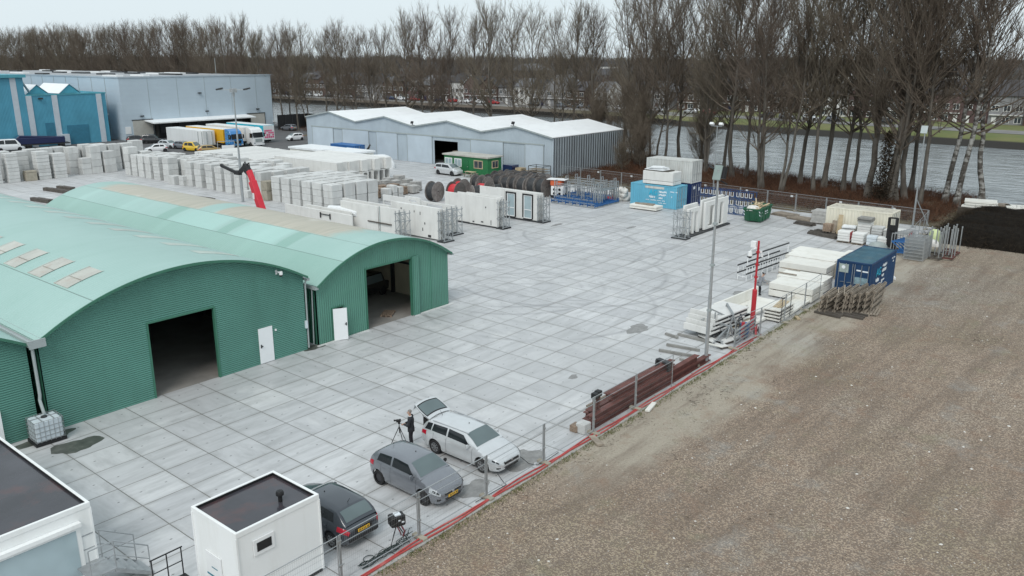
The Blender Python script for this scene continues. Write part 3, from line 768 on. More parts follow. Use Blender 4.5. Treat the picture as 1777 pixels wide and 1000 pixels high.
def grow(seed, H, r0, stems=1, cb=0.25, n1=52, n2=14, n3=9, spread=0.44, twig=0.0064, lean=0.0, up=0.5, tl=1.0):
 """returns (trunk parts, crown parts): trunk stems, limbs, branches and twigs of a bare tree standing at the origin"""
 g = np.random.default_rng(seed)
 trunk = []; crown = []
 for s in range(stems):
  az0 = g.uniform(0, 6.28); ln = lean if stems == 1 else g.uniform(0.08, 0.2)
  h = H * (1 if s == 0 else g.uniform(0.75, 0.98)); rr = r0 * (1 if stems == 1 else g.uniform(0.6, 0.85))
  base = np.array([math.cos(az0), math.sin(az0), 0]) * (0 if stems == 1 else g.uniform(0.15, 0.6))
  N = 14; t = np.linspace(0, 1, N)
  w = np.cumsum(g.normal(0, 0.012, (N, 2)), 0) * h * 0.45
  P = np.zeros((N, 3)); P[:, 2] = t * h - 0.15 * (t == 0)
  P[:, 0] = base[0] + w[:, 0] + math.cos(az0) * ln * h * (t - 0.5 * t * t) + 0
  P[:, 1] = base[1] + w[:, 1] + math.sin(az0) * ln * h * (t - 0.5 * t * t)
  rad = rr * 0.8 * (1 - t) ** 0.8 + 0.02; rad[0] *= 1.5
  trunk.append(segs(P[:-1], P[1:], rad[:-1], rad[1:], 8))
  k1 = int(n1 / stems ** 0.6)
  tt = cb + (0.98 - cb) * g.random(k1) ** 0.85
  az = np.arange(k1) * 2.39996 + g.uniform(0, 6.28) + g.normal(0, 0.4, k1)
  B = np.stack([np.interp(tt, t, P[:, i]) for i in range(3)], -1)
  q = (tt - cb) / (1 - cb)
  L = h * spread * (0.62 + 0.9 * q - 1.15 * q * q) * g.uniform(0.75, 1.25, k1) + 0.6
  inc = np.radians(58 - 36 * q + g.normal(0, 9, k1))       # angle from the vertical
  D = np.stack([np.cos(az) * np.sin(inc), np.sin(az) * np.sin(inc), np.cos(inc)], -1)
  rb = np.maximum(0.034, np.interp(tt, t, rad) * 0.46)
  pts = [B]; d = D.copy()
  for k in range(4):
   pts.append(pts[-1] + d * (L / 4)[:, None])
   d = unit(d + np.array([0, 0, up * 0.42]) + g.normal(0, 0.09, d.shape))
  rk = [rb * f for f in (1, 0.75, 0.52, 0.32, 0.12)]
  for k in range(4): crown.append(segs(pts[k], pts[k + 1], rk[k], rk[k + 1], 5))
  pa = np.stack(pts, 1)                                    # k1,5,3
  # second order
  m = k1 * n2
  i1 = np.repeat(np.arange(k1), n2); u = g.uniform(0.15, 1.0, m)
  fk = np.minimum((u * 4).astype(int), 3); fu = u * 4 - fk
  b2 = pa[i1, fk] * (1 - fu)[:, None] + pa[i1, fk + 1] * fu[:, None]
  dd = unit(pa[i1, fk + 1] - pa[i1, fk])
  d2 = unit(dd * 0.95 + g.normal(0, 0.52, (m, 3)) + np.array([0, 0, 0.5]))
  L2 = (0.36 * L[i1] * (1.15 - 0.7 * u) + 0.45) * g.uniform(0.6, 1.3, m)
  mid = b2 + d2 * (L2 * 0.5)[:, None]
  d2b = unit(d2 + np.array([0, 0, 0.22 * up]) + g.normal(0, 0.14, (m, 3)))
  end = mid + d2b * (L2 * 0.5)[:, None]
  r2 = np.clip(0.010 * L2 + 0.006, 0.009, 0.032)
  crown.append(segs(b2, mid, r2, r2 * 0.7, 3)); crown.append(segs(mid, end, r2 * 0.7, r2 * 0.3, 3))
  # twigs
  n = m * n3
  i2 = np.repeat(np.arange(m), n3); u2 = g.uniform(0.1, 1.0, n)[:, None]
  b3 = np.where(u2 < 0.5, b2[i2] + (mid - b2)[i2] * (u2 * 2), mid[i2] + (end - mid)[i2] * (u2 * 2 - 1))
  d3 = unit(d2b[i2] * 0.95 + g.normal(0, 0.42, (n, 3)) + np.array([0, 0, 0.4]))
  crown.append(cones(b3, d3, g.uniform(0.45, 1.5, n) * tl, g.uniform(0.6, 1.25, n) * twig))
 return trunk, crown
PROTO = {}
def tree_proto(key, barkm='bark', ivy=False, **k):
 tr, cr = grow(**k)
 PROTO[key] = (np_mesh('trunk', tr, M[barkm]), np_mesh('crown', cr, M['twig']), barkm)
tree_proto('a', seed=11, H=24, r0=0.30)
tree_proto('b', seed=23, H=24, r0=0.34, spread=0.40, up=0.6)
tree_proto('c', seed=35, H=24, r0=0.26, spread=0.42, cb=0.26, up=0.5)
tree_proto('d', seed=47, H=24, r0=0.30, stems=2, spread=0.35, n1=52, cb=0.27)
tree_proto('e', seed=59, H=23, r0=0.34, stems=3, spread=0.34, n1=56, cb=0.24)
tree_proto('f', seed=61, H=24, r0=0.42, spread=0.44, cb=0.22, n1=54)
tree_proto('w', barkm='bark_pale', seed=73, H=23, r0=0.36, spread=0.46, cb=0.27, n1=46, up=0.35, lean=0.12)
tree_proto('v', barkm='bark_pale', seed=79, H=24, r0=0.33, spread=0.42, cb=0.3, n1=46, lean=0.1)
tree_proto('s', seed=83, H=9, r0=0.09, n1=22, n2=10, n3=7, spread=0.3, cb=0.3, twig=0.013, tl=0.6)          # young street tree
tree_proto('bush', seed=97, H=11, r0=0.13, stems=5, n1=60, n2=13, n3=9, spread=0.55, cb=0.08, twig=0.006, up=0.2, tl=0.9)
TREES = []
def tree(key, x, y, z=0.0, s=1.0, rz=0.0, sz=None, label=None, group=None, name='bare_tree'):
 o = thing(name, label or '', 'tree', (x, y, z), rz, group)
 o.scale = (s, s, sz or s)
 tm, cm, bk = PROTO[key]
 lk(bpy.data.objects.new('trunk', tm), o); lk(bpy.data.objects.new('crown', cm), o)
 TREES.append(o)
 return o
rt = random.Random(5)
# right-hand trees in front of the open water, by their trunks (x, y, kind, scale, note)
near = [(121.1, 75.6, 'a', .98), (119.9, 70.7, 'b', 1.0), (117.5, 67.6, 'd', 1.0), (115.6, 64.2, 'c', .95), (122.3, 65.4, 'b', 1.0), (123.3, 62.0, 'a', 1.02),
  (113.4, 56.4, 'e', 1.0), (116.4, 54.7, 'a', 1.0), (110.3, 50.5, 'b', .98), (112.5, 49.7, 'c', 1.02), (103.0, 42.8, 'e', .98), (101.9, 40.3, 'd', 1.0),
  (110.0, 40.6, 'a', 1.02), (105.8, 37.0, 'c', 1.0), (109.0, 37.0, 'b', 1.06), (108.5, 34.5, 'a', 1.0), (108.2, 32.7, 'c', .96),
  (104.6, 30.1, 'f', 1.06), (102.7, 27.9, 'e', 1.18), (104.2, 27.0, 'f', 1.1), (106.6, 26.4, 'b', 1.05), (114.0, 27.3, 'a', 1.0),
  (103.5, 24.0, 'c', 1.0), (107.5, 22.0, 'v', 1.0), (105.8, 20.4, 'v', 1.04), (109.2, 18.6, 'w', 1.0), (113, 10, 'f', 1.02), (108, 4, 'a', 1.05), (112, -4, 'c', 1.0)]
for i, (x, y, k, s) in enumerate(near):
 if k in 'vw': nm = {107.5: 'white patched tall tree, left of the three pale trunks at right', 105.8: 'white patched tree, middle of the three pale trunks at right',
      109.2: 'strongly leaning pale barked tree, rightmost of the three pale trunks'}[x]
 elif y < 15: nm = 'bare tree filling the top right corner, ' + ordn([113, 108, 112].index(int(x))) + ' beyond the leaning tree'
 else: nm = ('multi stemmed' if k in 'de' else 'single trunked') + ' bare tree before open water, ' + ordn(i) + ' rightwards from the grey shed'
 tree(k, x, y, -0.05, s * (1.0 if x > 112 and y > 53 else 1.1), {'w': R(-62), 'v': R(-80)}.get(k, rt.uniform(0, 6.28)), label=nm, group='bare trees on the near canal bank')
# ivy on the big dark tree
g_ = np.random.default_rng(3)
n_ = 2600
t_ = g_.uniform(0, 1, n_) ** 1.5
P = np.stack([g_.normal(0, 0.5, n_) * (1.15 - 0.8 * t_), g_.normal(0, 0.5, n_) * (1.15 - 0.8 * t_), t_ * 6.5], -1)
D = unit(g_.normal(0, 1, (n_, 3)))
ivy = lk(bpy.data.objects.new('ivy', np_mesh('ivy', [cones(P, D, g_.uniform(0.12, 0.3, n_), g_.uniform(0.025, 0.06, n_))], twig_mat('ivy_leaf', (0.022, 0.018, 0.013), (0.06, 0.045, 0.03)), False)))
big = [o for o in TREES if abs(o.location.x - 102.7) < .1][0]
ivy.parent = big
big['label'] = 'big dark tree with an ivy wrapped base behind the cream container'
# the row behind the grey shed and on to the left, far along the canal
ys_ = [164.5, 159.6, 155, 151.5, 147, 142.5, 138, 133.5, 128, 124.5, 119, 113.5, 109.3, 104.2, 100.2, 95.2, 89.6, 86, 83]
for i, y in enumerate(ys_):
 tree('abcdf'[(i * 3) % 5], 120.5 + rt.uniform(-1.8, 2.2), y, -0.05, (0.88 + rt.uniform(-0.03, 0.035)) * (1.02 if y < 130 else 0.93), rt.uniform(0, 6.28),
         label='bare tree behind the grey shed, ' + ordn(i) + ' from its left end', group='bare tree row behind the grey shed')
i = 0
y = 172.0
while y < 470:
 tree('bafcd'[i % 5], 123 + (2.8 if i % 2 else -2.8) + rt.uniform(-1, 1), y, -0.05, (0.86 + rt.uniform(-0.025, 0.03)) * (0.95 if y < 190 else 1.06), rt.uniform(0, 6.28),
         label='bare crown above the grey warehouse, ' + ordn(i) + ' leftwards from its right corner', group='bare trees beyond the warehouse')
 i += 1; y += rt.uniform(2.6, 3.8) if y < 330 else 5
# bushy growth by the end of the shed
for i, (x, y, s) in enumerate([(117.5, 72.5, 1.05), (114.6, 69.5, .8), (118.3, 79.0, .9), (111.5, 66.0, .55), (106, 66, .38), (119.5, 60, .7)]):
 tree('bush', x, y, -0.05, s, i * 1.1, label='dense many stemmed bush by the shed end, ' + ordn(i) + ' in its clump', group='bare bushes by the shed', name='bare_bush')
# far bank: young street trees along the quay, bigger ones behind the houses
k = 0
for y in np.arange(44, 330, 7.3):
 w = lerp_tab(WF, y)
 tree('s', w + 5.2 + rt.uniform(-.6, .6), y + rt.uniform(-2, 2), 0.4, rt.uniform(0.75, 1.1), rt.uniform(0, 6.28), label='young thin tree on the far quay, ' + ordn(k) + ' from the right', group='young trees along the far quay', name='young_tree')
 k += 1
k = 0
for y in np.arange(20, 520, 15):
 x = 252 + rt.uniform(0, 22)
 tree('cfab'[k % 4], x, y + rt.uniform(-5, 5), 0.8, rt.uniform(0.5, 0.72), rt.uniform(0, 6.28), label='bare tree behind the canal houses, ' + ordn(k) + ' from the right', group='bare trees behind the canal houses')
 k += 1
# far-off wood on the horizon: reads as one mass
g_ = np.random.default_rng(12)
VV = []; parts = []
n_ = 5200
X = g_.uniform(300, 1100, n_); Y = X * np.tan(g_.uniform(R(2), R(79), n_))
ok = (Y < 2200); X = X[ok]; Y = Y[ok]
dist = np.hypot(X, Y)
hh_ = (14 + 3.0 * np.sin(X * .021 + Y * .006) + 2.0 * np.sin(Y * .037 - X * .013)) * g_.uniform(.85, 1.2, len(X)) * np.clip(0.75 + dist / 2600, 0.8, 1.35)
per = 26
P = np.repeat(np.c_[X, Y, np.full(len(X), 1.0)], per, 0); n_ = len(P); H_ = np.repeat(hh_, per)
sc_ = np.repeat(np.clip(dist / 500, 0.8, 3), per)
P[:, 0] += g_.normal(0, 2.2, n_); P[:, 1] += g_.normal(0, 2.2, n_); P[:, 2] += H_ * g_.uniform(0, 0.55, n_)
D = unit(np.c_[g_.normal(0, 0.38, (n_, 2)), np.ones(n_)])
parts.append(cones(P, D, H_ * g_.uniform(0.25, 0.48, n_), 0.32 * sc_ * g_.uniform(0.5, 1.3, n_)))
wood = lk(bpy.data.objects.new('distant_wood', np_mesh('distant_wood', parts, twig_mat('distant_bark', (0.085, 0.080, 0.076), (0.16, 0.148, 0.138)), False)))
tag(wood, 'distant bare woodland along the horizon', 'wood', kind='stuff')
# ================================================================== BUILDINGS
GF = (0.058, 0.205, 0.130)
M['hall1_wall'] = ribbed('green_sheet_horizontal', (0.098, 0.262, 0.212), 0.11, 'Z', 0.45, 0.9, dirt=(0.03, 0.10, 0.07), dirt_amt=0.25)
M['hall2_wall'] = ribbed('green_sheet_vertical', (0.105, 0.270, 0.208), 0.16, 'X', 0.45, 0.75, dirt=(0.035, 0.11, 0.07), dirt_amt=0.25)
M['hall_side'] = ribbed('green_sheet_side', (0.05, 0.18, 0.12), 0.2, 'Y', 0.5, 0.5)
M['hall_inside'] = mat('hall_lining', (0.55, 0.50, 0.37), 0.85, var=0.15, scale=0.4, coords='pos')
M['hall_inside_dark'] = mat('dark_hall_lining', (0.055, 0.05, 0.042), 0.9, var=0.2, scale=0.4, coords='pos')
M['hall_floor'] = mat('hall_floor', (0.26, 0.245, 0.225), 0.85, var=0.2, scale=0.6, coords='pos')
def roof_mat(name, lichen):
 T = NT(name)
 v = T.pos(); s = T.n('SeparateXYZ', {0: v}); x, y = s.outputs[0], s.outputs[1]
 base = T.mix(T.ramp(T.noise(0.16, 5, v), 0.32, 0.68), c4((0.30, 0.465, 0.42)), c4((0.35, 0.515, 0.475)))
 base = T.mix(T.math('MULTIPLY', T.ramp(T.noise(1.0, 5, T.mapv(v, (0.15, 1.2, 0.15)), 0.6), 0.45, 0.75), 0.22), base, c4((0.22, 0.385, 0.33)))
 if lichen:
  f = T.math('ADD', T.math('MULTIPLY', x, 0.0), T.math('MULTIPLY', T.noise(0.5, 6, T.mapv(v, (1, 0.35, 1)), 0.65), 5.0))
  m1 = T.n('MapRange', {0: T.math('ADD', x, T.math('MULTIPLY', T.noise(0.9, 4, v), 0.3)), 1: 32.58, 2: 32.80}).outputs[0]
  m2 = T.n('MapRange', {0: T.math('ADD', y, f), 1: 43.6, 2: 45.0}).outputs[0]
  m3 = T.n('MapRange', {0: T.math('ADD', y, T.math('MULTIPLY', f, 0.6)), 1: 76.6, 2: 75.2}).outputs[0]
  gap = T.n('MapRange', {0: T.math('ABSOLUTE', T.math('SUBTRACT', y, T.math('ADD', 57.0, T.math('MULTIPLY', T.math('SUBTRACT', x, 33.0), 0.2)))), 1: 0.9, 2: 1.35}).outputs[0]
  li = T.math('MULTIPLY', T.math('MULTIPLY', m1, m2), T.math('MULTIPLY', m3, gap))
  strk = T.noise(1.0, 6, T.mapv(v, (0.3, 3.0, 0.3)), 0.65)
  lc = T.mix(T.ramp(strk, 0.35, 0.7), c4((0.40, 0.355, 0.275)), c4((0.50, 0.465, 0.385)))
  lc = T.mix(T.math('MULTIPLY', T.ramp(T.noise(0.42, 3, T.mapv(v, (0.5, 1, 1), loc=(4, 4, 0))), 0.60, 0.72), 0.8), lc, c4((0.66, 0.63, 0.57)))
  base = T.mix(T.math('MULTIPLY', li, T.math('ADD', 0.74, T.math('MULTIPLY', strk, 0.4)), clamp=True), base, lc)
  # weathered bands between the two lap seams
  inb = T.math('MULTIPLY', T.math('GREATER_THAN', x, 30.42), T.math('LESS_THAN', x, 32.5))
  for yc, wdt in ((44.6, 0.75), (51.5, 0.75), (59.7, 0.95)):
   bnd = T.n('MapRange', {0: T.math('ABSOLUTE', T.math('SUBTRACT', y, yc)), 1: wdt, 2: wdt - 0.25}).outputs[0]
   base = T.mix(T.math('MULTIPLY', T.math('MULTIPLY', bnd, inb), 0.75), base, c4((0.215, 0.385, 0.325)))
  for yc, wdt in ((48.0, 2.6), (55.4, 2.9)):
   bnd = T.n('MapRange', {0: T.math('ABSOLUTE', T.math('SUBTRACT', y, yc)), 1: wdt, 2: wdt - 0.5}).outputs[0]
   base = T.mix(T.math('MULTIPLY', T.math('MULTIPLY', bnd, inb), 0.5), base, c4((0.38, 0.60, 0.545)))
  for yc in (66.2, 58.5, 47.5, 73.5):
   bnd = T.n('MapRange', {0: T.math('ABSOLUTE', T.math('SUBTRACT', y, yc)), 1: 0.7, 2: 0.3}).outputs[0]
   base = T.mix(T.math('MULTIPLY', T.math('MULTIPLY', bnd, T.math('LESS_THAN', x, 32.5)), 0.35), base, c4((0.40, 0.60, 0.55)))
  low = T.math('LESS_THAN', x, 30.4)
  base = T.mix(T.math('MULTIPLY', low, 0.45), base, c4((0.205, 0.37, 0.305)))
  lines = ((30.41, 0.022), (32.5, 0.022))
 else:
  lines = ((15.77, 0.025),)
 for xl, wl in lines:
  l_ = T.math('LESS_THAN', T.math('ABSOLUTE', T.math('SUBTRACT', x, xl)), wl)
  base = T.mix(T.math('MULTIPLY', l_, 0.75), base, c4((0.09, 0.14, 0.12)))
 T.ln(base, T.b.inputs['Base Color'])
 T.b.inputs['Roughness'].default_value = 0.42
 T.bump(T.math('SINE', T.math('MULTIPLY', y, 2 * math.pi / 0.25)), 0.16, 0.03)
 return T.m
M['roof1'] = roof_mat('hall_roof_plain', False)
M['roof2'] = roof_mat('hall_roof_lichen', True)
M['skylight'] = mat('faded_rooflight', (0.44, 0.44, 0.39), 0.3, var=0.12, scale=0.8, dirt=(0.40, 0.33, 0.27), dirt_amt=0.8, dirt_scale=1.3, rnd=0.12)
M['skylight2'] = mat('pale_rooflight', (0.44, 0.52, 0.46), 0.3, var=0.10, scale=0.8, dirt=(0.55, 0.50, 0.45), dirt_amt=0.8, dirt_scale=1.0, rnd=0.12)
def hall(name, label, x0, x1, y0, y1, eave, ridge, wallm, roofm, openings, insidem, over=0.35, back=0):
 root = thing(name, label, 'hall', ((x0 + x1) / 2, y0, 0))
 O = Vector(root.location)
 xc, hf, rise = (x0 + x1) / 2, (x1 - x0) / 2, ridge - eave
 RR = (hf * hf + rise * rise) / (2 * rise)
 def arc(x): return ridge - (RR - math.sqrt(max(0, RR * RR - (x - xc) ** 2)))
 def part(mb, nm, m, par=root, **k):
  o = mb.build(nm, m, par, **k)
  if par is root: o.location = -O
  return o
 xs = sorted(set([round(x0 + (x1 - x0) * i / 40, 3) for i in range(41)] + [v_ for o in openings for v_ in o[:2]]))
 w = MB()
 for yy in (y0, y0 + 0.14):
  for a, b in zip(xs[:-1], xs[1:]):
   mid = (a + b) / 2; zb = 0.0
   for o in openings:
    if o[0] <= mid <= o[1]: zb = o[2]
   w.add([(a, yy, zb), (b, yy, zb), (b, yy, arc(b) - 0.02), (a, yy, arc(a) - 0.02)], [(0, 1, 2, 3)])
 part(w, 'front_wall', wallm)
 t = MB()
 for o in openings:
  a, b, h = o[:3]
  t.bx(a - 0.07, y0 - 0.035, 0, a + 0.02, y0 + 0.16, h + 0.07); t.bx(b - 0.02, y0 - 0.035, 0, b + 0.07, y0 + 0.16, h + 0.07)
  t.bx(a + 0.02, y0 - 0.03, h - 0.02, b - 0.02, y0 + 0.155, h + 0.07)
 if openings: part(t, 'door_frame', M['green_trim'])
 s = MB()
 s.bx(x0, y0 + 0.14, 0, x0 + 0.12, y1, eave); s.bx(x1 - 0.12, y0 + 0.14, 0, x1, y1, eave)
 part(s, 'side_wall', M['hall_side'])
 s = MB()
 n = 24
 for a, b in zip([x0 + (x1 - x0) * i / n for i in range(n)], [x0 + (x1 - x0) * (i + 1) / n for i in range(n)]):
  zb = 4.4 if back and abs((a + b) / 2 - xc) < back else 0  # unseen rear opening, added to let daylight into the hall
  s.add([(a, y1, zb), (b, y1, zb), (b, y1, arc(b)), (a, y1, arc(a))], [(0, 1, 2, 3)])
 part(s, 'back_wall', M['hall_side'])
 # lining inside
 s = MB()
 s.add([(x0 + .2, y0 + .2, 0), (x0 + .2, y1 - .1, 0), (x0 + .2, y1 - .1, eave), (x0 + .2, y0 + .2, eave)], [(0, 1, 2, 3)])
 s.add([(x1 - .2, y0 + .2, 0), (x1 - .2, y1 - .1, 0), (x1 - .2, y1 - .1, eave), (x1 - .2, y0 + .2, eave)], [(0, 1, 2, 3)])
 if not back: s.add([(x0 + .2, y1 - .1, 0), (x1 - .2, y1 - .1, 0), (x1 - .2, y1 - .1, eave), (x0 + .2, y1 - .1, eave)], [(0, 1, 2, 3)])
 part(s, 'lining', insidem)
 s = MB(); s.add([(x0 + .15, y0 + .13, 0.006), (x1 - .15, y0 + .13, 0.006), (x1 - .15, y1 - .1, 0.006), (x0 + .15, y1 - .1, 0.006)], [(0, 1, 2, 3)])
 part(s, 'floor', M['hall_floor'])
 # vault
 r = MB(); n = 40
 X = [x0 - 0.12 + (x1 - x0 + 0.24) * i / n for i in range(n + 1)]
 def za(x): return arc(min(max(x, x0), x1)) - (0.05 if x < x0 or x > x1 else 0)
 NY = 12
 for dz in (0.05, -0.03):
  r.grid(lambda u, q: (X[int(round(u * n))], y0 - over + (y1 - y0 + over + 0.2) * q, za(X[int(round(u * n))]) + dz), n, NY)
 part(r, 'roof', roofm, smooth=True, sharp=60)
 r = MB()                                                             # verge flashing along the front arc
 for i in range(n):
  a, b = X[i], X[i + 1]
  r.add([(a, y0 - over - .012, za(a) - .07), (b, y0 - over - .012, za(b) - .07), (b, y0 - over - .012, za(b) + .065), (a, y0 - over - .012, za(a) + .065),
               (a, y0 - over + .05, za(a) - .07), (b, y0 - over + .05, za(b) - .07), (b, y0 - over + .05, za(b) + .065), (a, y0 - over + .05, za(a) + .065)],
              [(0, 1, 2, 3), (4, 7, 6, 5), (3, 2, 6, 7), (0, 4, 5, 1)])
 part(r, 'verge_trim', M['green_trim'])
 # steel frames inside
 s = MB()
 for yy in np.arange(y0 + 5.2, y1, 5.5):
  s.bx(x0 + .22, yy, 0, x0 + .45, yy + .2, eave); s.bx(x1 - .45, yy, 0, x1 - .22, yy + .2, eave)
 s.bx(x1 - .32, y0 + .3, eave * .62, x1 - .24, y1 - .3, eave * .62 + .15)
 part(s, 'steel_frame', M['dark_steel'])
 return root, part, arc
# ---- hall with horizontal profile, the biggest of the three
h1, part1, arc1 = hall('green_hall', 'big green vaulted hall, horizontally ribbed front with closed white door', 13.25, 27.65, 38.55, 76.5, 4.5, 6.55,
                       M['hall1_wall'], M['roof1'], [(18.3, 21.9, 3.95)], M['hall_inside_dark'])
for k in range(11):
 y_ = 41.25 + 3.2 * k
 s = MB(); s.grid(lambda u, q: (15.95 + 1.72 * u, y_ + 1.45 * q, arc1(15.95 + 1.72 * u) + 0.062), 6, 2)
 s.bx(15.87, y_ - .05, arc1(15.9) + .03, 15.95, y_ + 1.5, arc1(15.9) + .085)
 for q in (-.06, 1.45):
  s.grid(lambda u, w: (15.9 + 1.82 * u, y_ + q + .06 * w, arc1(15.9 + 1.82 * u) + 0.085), 6, 1)
 s.grid(lambda u, w: (16.6 + .06 * u, y_ + 1.45 * w, arc1(16.63) + 0.085), 1, 2)
 part1(s, 'skylight', M['skylight'])
for k in range(11):
 y_ = 40.6 + 3.2 * k
 s = MB(); s.grid(lambda u, q: (22.6 + 2.4 * u, y_ + 1.1 * q, arc1(22.6 + 2.4 * u) + 0.058), 8, 2)
 part1(s, 'skylight', M['skylight2'])
s = MB(); s.bx(24.42, 38.50, 0.03, 25.32, 38.545, 2.08)
d1 = part1(s, 'door', M['white_door'])
s = MB(); s.bx(24.50, 38.44, 1.02, 24.62, 38.50, 1.07); s.bx(24.50, 38.47, 0.95, 24.56, 38.5, 1.15)
ho = s.build('handle', M['dark_steel'], d1)
s = MB(); s.bx(25.5, 38.47, 1.72, 25.58, 38.545, 1.82)
part1(s, 'door_lamp', M['white_paint'])
s = MB()
s.tube([(12.95, 38.40, 4.45), (12.95, 38.40, 1.95), (12.9, 38.36, 1.72), (12.85, 38.1, 1.52), (12.85, 37.95, 1.2)], 0.07, 10)
part1(s, 'downpipe', M['grey_trim'], smooth=True)
s = MB(); s.bx(12.75, 38.0, 4.30, 13.35, 76, 4.42); s.bx(12.72, 38.0, 4.42, 12.78, 76, 4.62); s.bx(13.3, 38.0, 4.42, 13.36, 76, 4.6); s.bx(12.7, 37.95, 4.28, 13.4, 38.02, 4.66)
part1(s, 'valley_gutter', M['grey_trim'])
s = MB(); s.bx(27.72, 38.25, 4.22, 27.90, 76, 4.36); s.tube([(27.8, 38.5, 4.25), (27.75, 38.52, 3.9), (27.72, 38.52, 0.1)], 0.05, 8)
part1(s, 'gutter', M['grey_trim'])
s = MB(); s.bx(27.55, 38.42, 1.35, 27.68, 38.54, 1.8)
part1(s, 'socket_box', M['plastic_white'])
# ---- hall with vertical profile and lichen on the roof
h2, part2, arc2 = hall('green_hall', 'smaller green vaulted hall with tan lichen on its roof and an open gateway', 28.5, 39.65, 38.55, 77.0, 3.75, 5.55,
                       M['hall2_wall'], M['roof2'], [(29.6, 30.42, 2.05), (32.32, 36.2, 3.95)], M['hall_inside'], back=3.4)  # back adds the rear opening that brightens the inside
s = MB(); s.box((0.42, 0, 1.03), (0.84, 0.045, 2.0))
d2 = s.build('door', M['white_door'], h2); d2.location = Vector((29.6, 38.5, 0)) - Vector(h2.location); d2.rotation_euler = (0, 0, R(-28))
s = MB(); s.bx(0.68, -0.07, 1.0, 0.79, -0.02, 1.05); s.bx(0.73, -0.05, .93, .79, -.02, 1.12); s.build('handle', M['dark_steel'], d2)
s = MB(); s.bx(36.3, 38.36, 0, 36.75, 38.5, 4.05); s.bx(36.2, 38.38, 0, 36.3, 38.48, 4.05)
part2(s, 'sliding_gate', M['hall2_wall'])
s = MB(); s.bx(37.96, 38.52, 0, 37.99, 38.548, 4.9)
part2(s, 'sheet_seam', M['green_trim'])
s = MB(); s.bx(28.2, 38.2, 3.56, 28.45, 77, 3.68); s.bx(28.2, 38.2, 3.68, 28.23, 77, 3.78); s.bx(39.72, 38.2, 3.56, 39.9, 77, 3.68); s.tube([(28.32, 38.7, 3.6), (28.25, 38.75, 0.1)], 0.04, 8)
part2(s, 'gutter', M['grey_trim'])
s = MB(); s.bx(28.3, 38.35, -.05, 32.3, 38.52, .05); s.bx(36.2, 38.35, -.05, 40.0, 38.52, .05)
part2(s, 'plinth', M['block'])
s = MB()
for z_ in (1.1, 1.5): s.bx(39.66, 38.9, z_, 39.76, 39.05, z_ + .16)
part2(s, 'meter_box', M['black'])
# ---- third hall, mostly out of frame to the left
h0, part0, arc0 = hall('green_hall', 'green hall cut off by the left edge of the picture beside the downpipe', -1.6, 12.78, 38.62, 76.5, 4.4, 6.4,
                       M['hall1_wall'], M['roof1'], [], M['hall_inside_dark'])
s = MB(); s.bx(11.05, 38.45, 0.0, 11.3, 38.6, 1.75)
part0(s, 'white_post', M['white_paint'])
# security cameras
def cctv(loc, label, rz=0.0):
 t = thing('security_camera', label, 'camera', loc, rz)
 s = MB(); s.bx(-.16, -.02, -.1, -.06, .12, .16); s.bx(-.12, -.16, .04, -.06, 0, .10)
 s.build('bracket', M['white_paint'], t)
 s = MB(); s.lathe([(0.0, .12), (.09, .10), (.11, 0), (.10, -.1)], 14, (0.04, -.2, -.02)); s.bx(-.1, -.2, .0, .05, -.12, .07)
 s.build('housing', M['white_paint'], t, smooth=True)
 s = MB(); s.lathe([(.095, 0), (.085, -.06), (.05, -.11), (0, -.12)], 14, (0.04, -.2, -.12))
 s.build('dome', M['black'], t, smooth=True)
 return t
cctv((26.0, 38.52, 5.05), 'white dome security camera high on the big green hall front')
# ---- things seen through the open gateway
t = thing('utility_vehicle', 'dark covered vehicle parked inside the smaller green hall', 'vehicle', (37.0, 44.6, 0), R(8))
s = MB(); s.prism([(-1.9, .35), (1.9, .35), (1.95, .95), (1.5, 1.05), (1.15, 1.75), (-.9, 1.8), (-1.6, 1.1), (-1.95, 1.0)], -.95, .95, 'y'); s.build('body', M['p_black'], t, bevel=.06)
s = MB(); s.prism([(1.2, 1.1), (1.02, 1.68), (-.8, 1.72), (-1.35, 1.14)], -.965, -.94, 'y'); s.build('window', M['glass_front'], t)
for x_ in (-1.25, 1.25):
 for y_ in (-.86, .86):
  s = MB(); s.lathe([(0.05, -.12), (.3, -.12), (.36, -.06), (.36, .06), (.3, .12), (.05, .12)], 16, (x_, y_, .36), 'y'); s.build('wheel', M['rubber'], t, smooth=True)
t = thing('lumber_stack', 'stack of olive boards on white blocks inside the smaller green hall', 'boards', (34.1, 43.6, 0), R(-20))
s = MB()
for k in range(5): s.box((0, .02 * k, .55 + .07 * k), (2.2, 1.1, .06))
s.build('board', mat('olive_board', (0.30, 0.26, 0.12), 0.8, var=0.2), t)
s = MB(); s.box((-.7, 0, .26), (.5, 1.1, .5)); s.box((.7, 0, .26), (.5, 1.1, .5)); s.build('bearer', M['tarp_white'], t)
def pallet_parts(root, L=1.2, W=0.8, m='wood', z=0.0, nslat=6):
 s = MB()
 for k in range(nslat):
  y_ = -W / 2 + W * (k + .5) / nslat
  s.box((0, y_, z + .132), (L, W / nslat * .68, .022))
 s.build('deck_board', M[m], root)
 s = MB()
 for x_ in (-L / 2 + .06, 0, L / 2 - .06):
  s.box((x_, 0, z + .11), (.1, W, .02))
  for y_ in (-W / 2 + .07, 0, W / 2 - .07): s.box((x_, y_, z + .06), (.1, .12, .08))
  s.box((x_, 0, z + .01), (.1, W, .02))
 s.build('runner', M[m], root)
t = thing('pallet', 'brown wooden pallet lying on the floor just inside the gateway', 'pallet', (35.3, 40.0, 0.006), R(35)); pallet_parts(t, m='brick_brown')
s = MB()
for k in range(5): s.bar((31.5 + .5 * k, 52, .3 + .22 * k), (36, 56 + .2 * k, .35 + .2 * k), .25)
tag(s.build('timber_heap', M['wood']), 'heap of timber in the depth of the smaller green hall', 'timber')
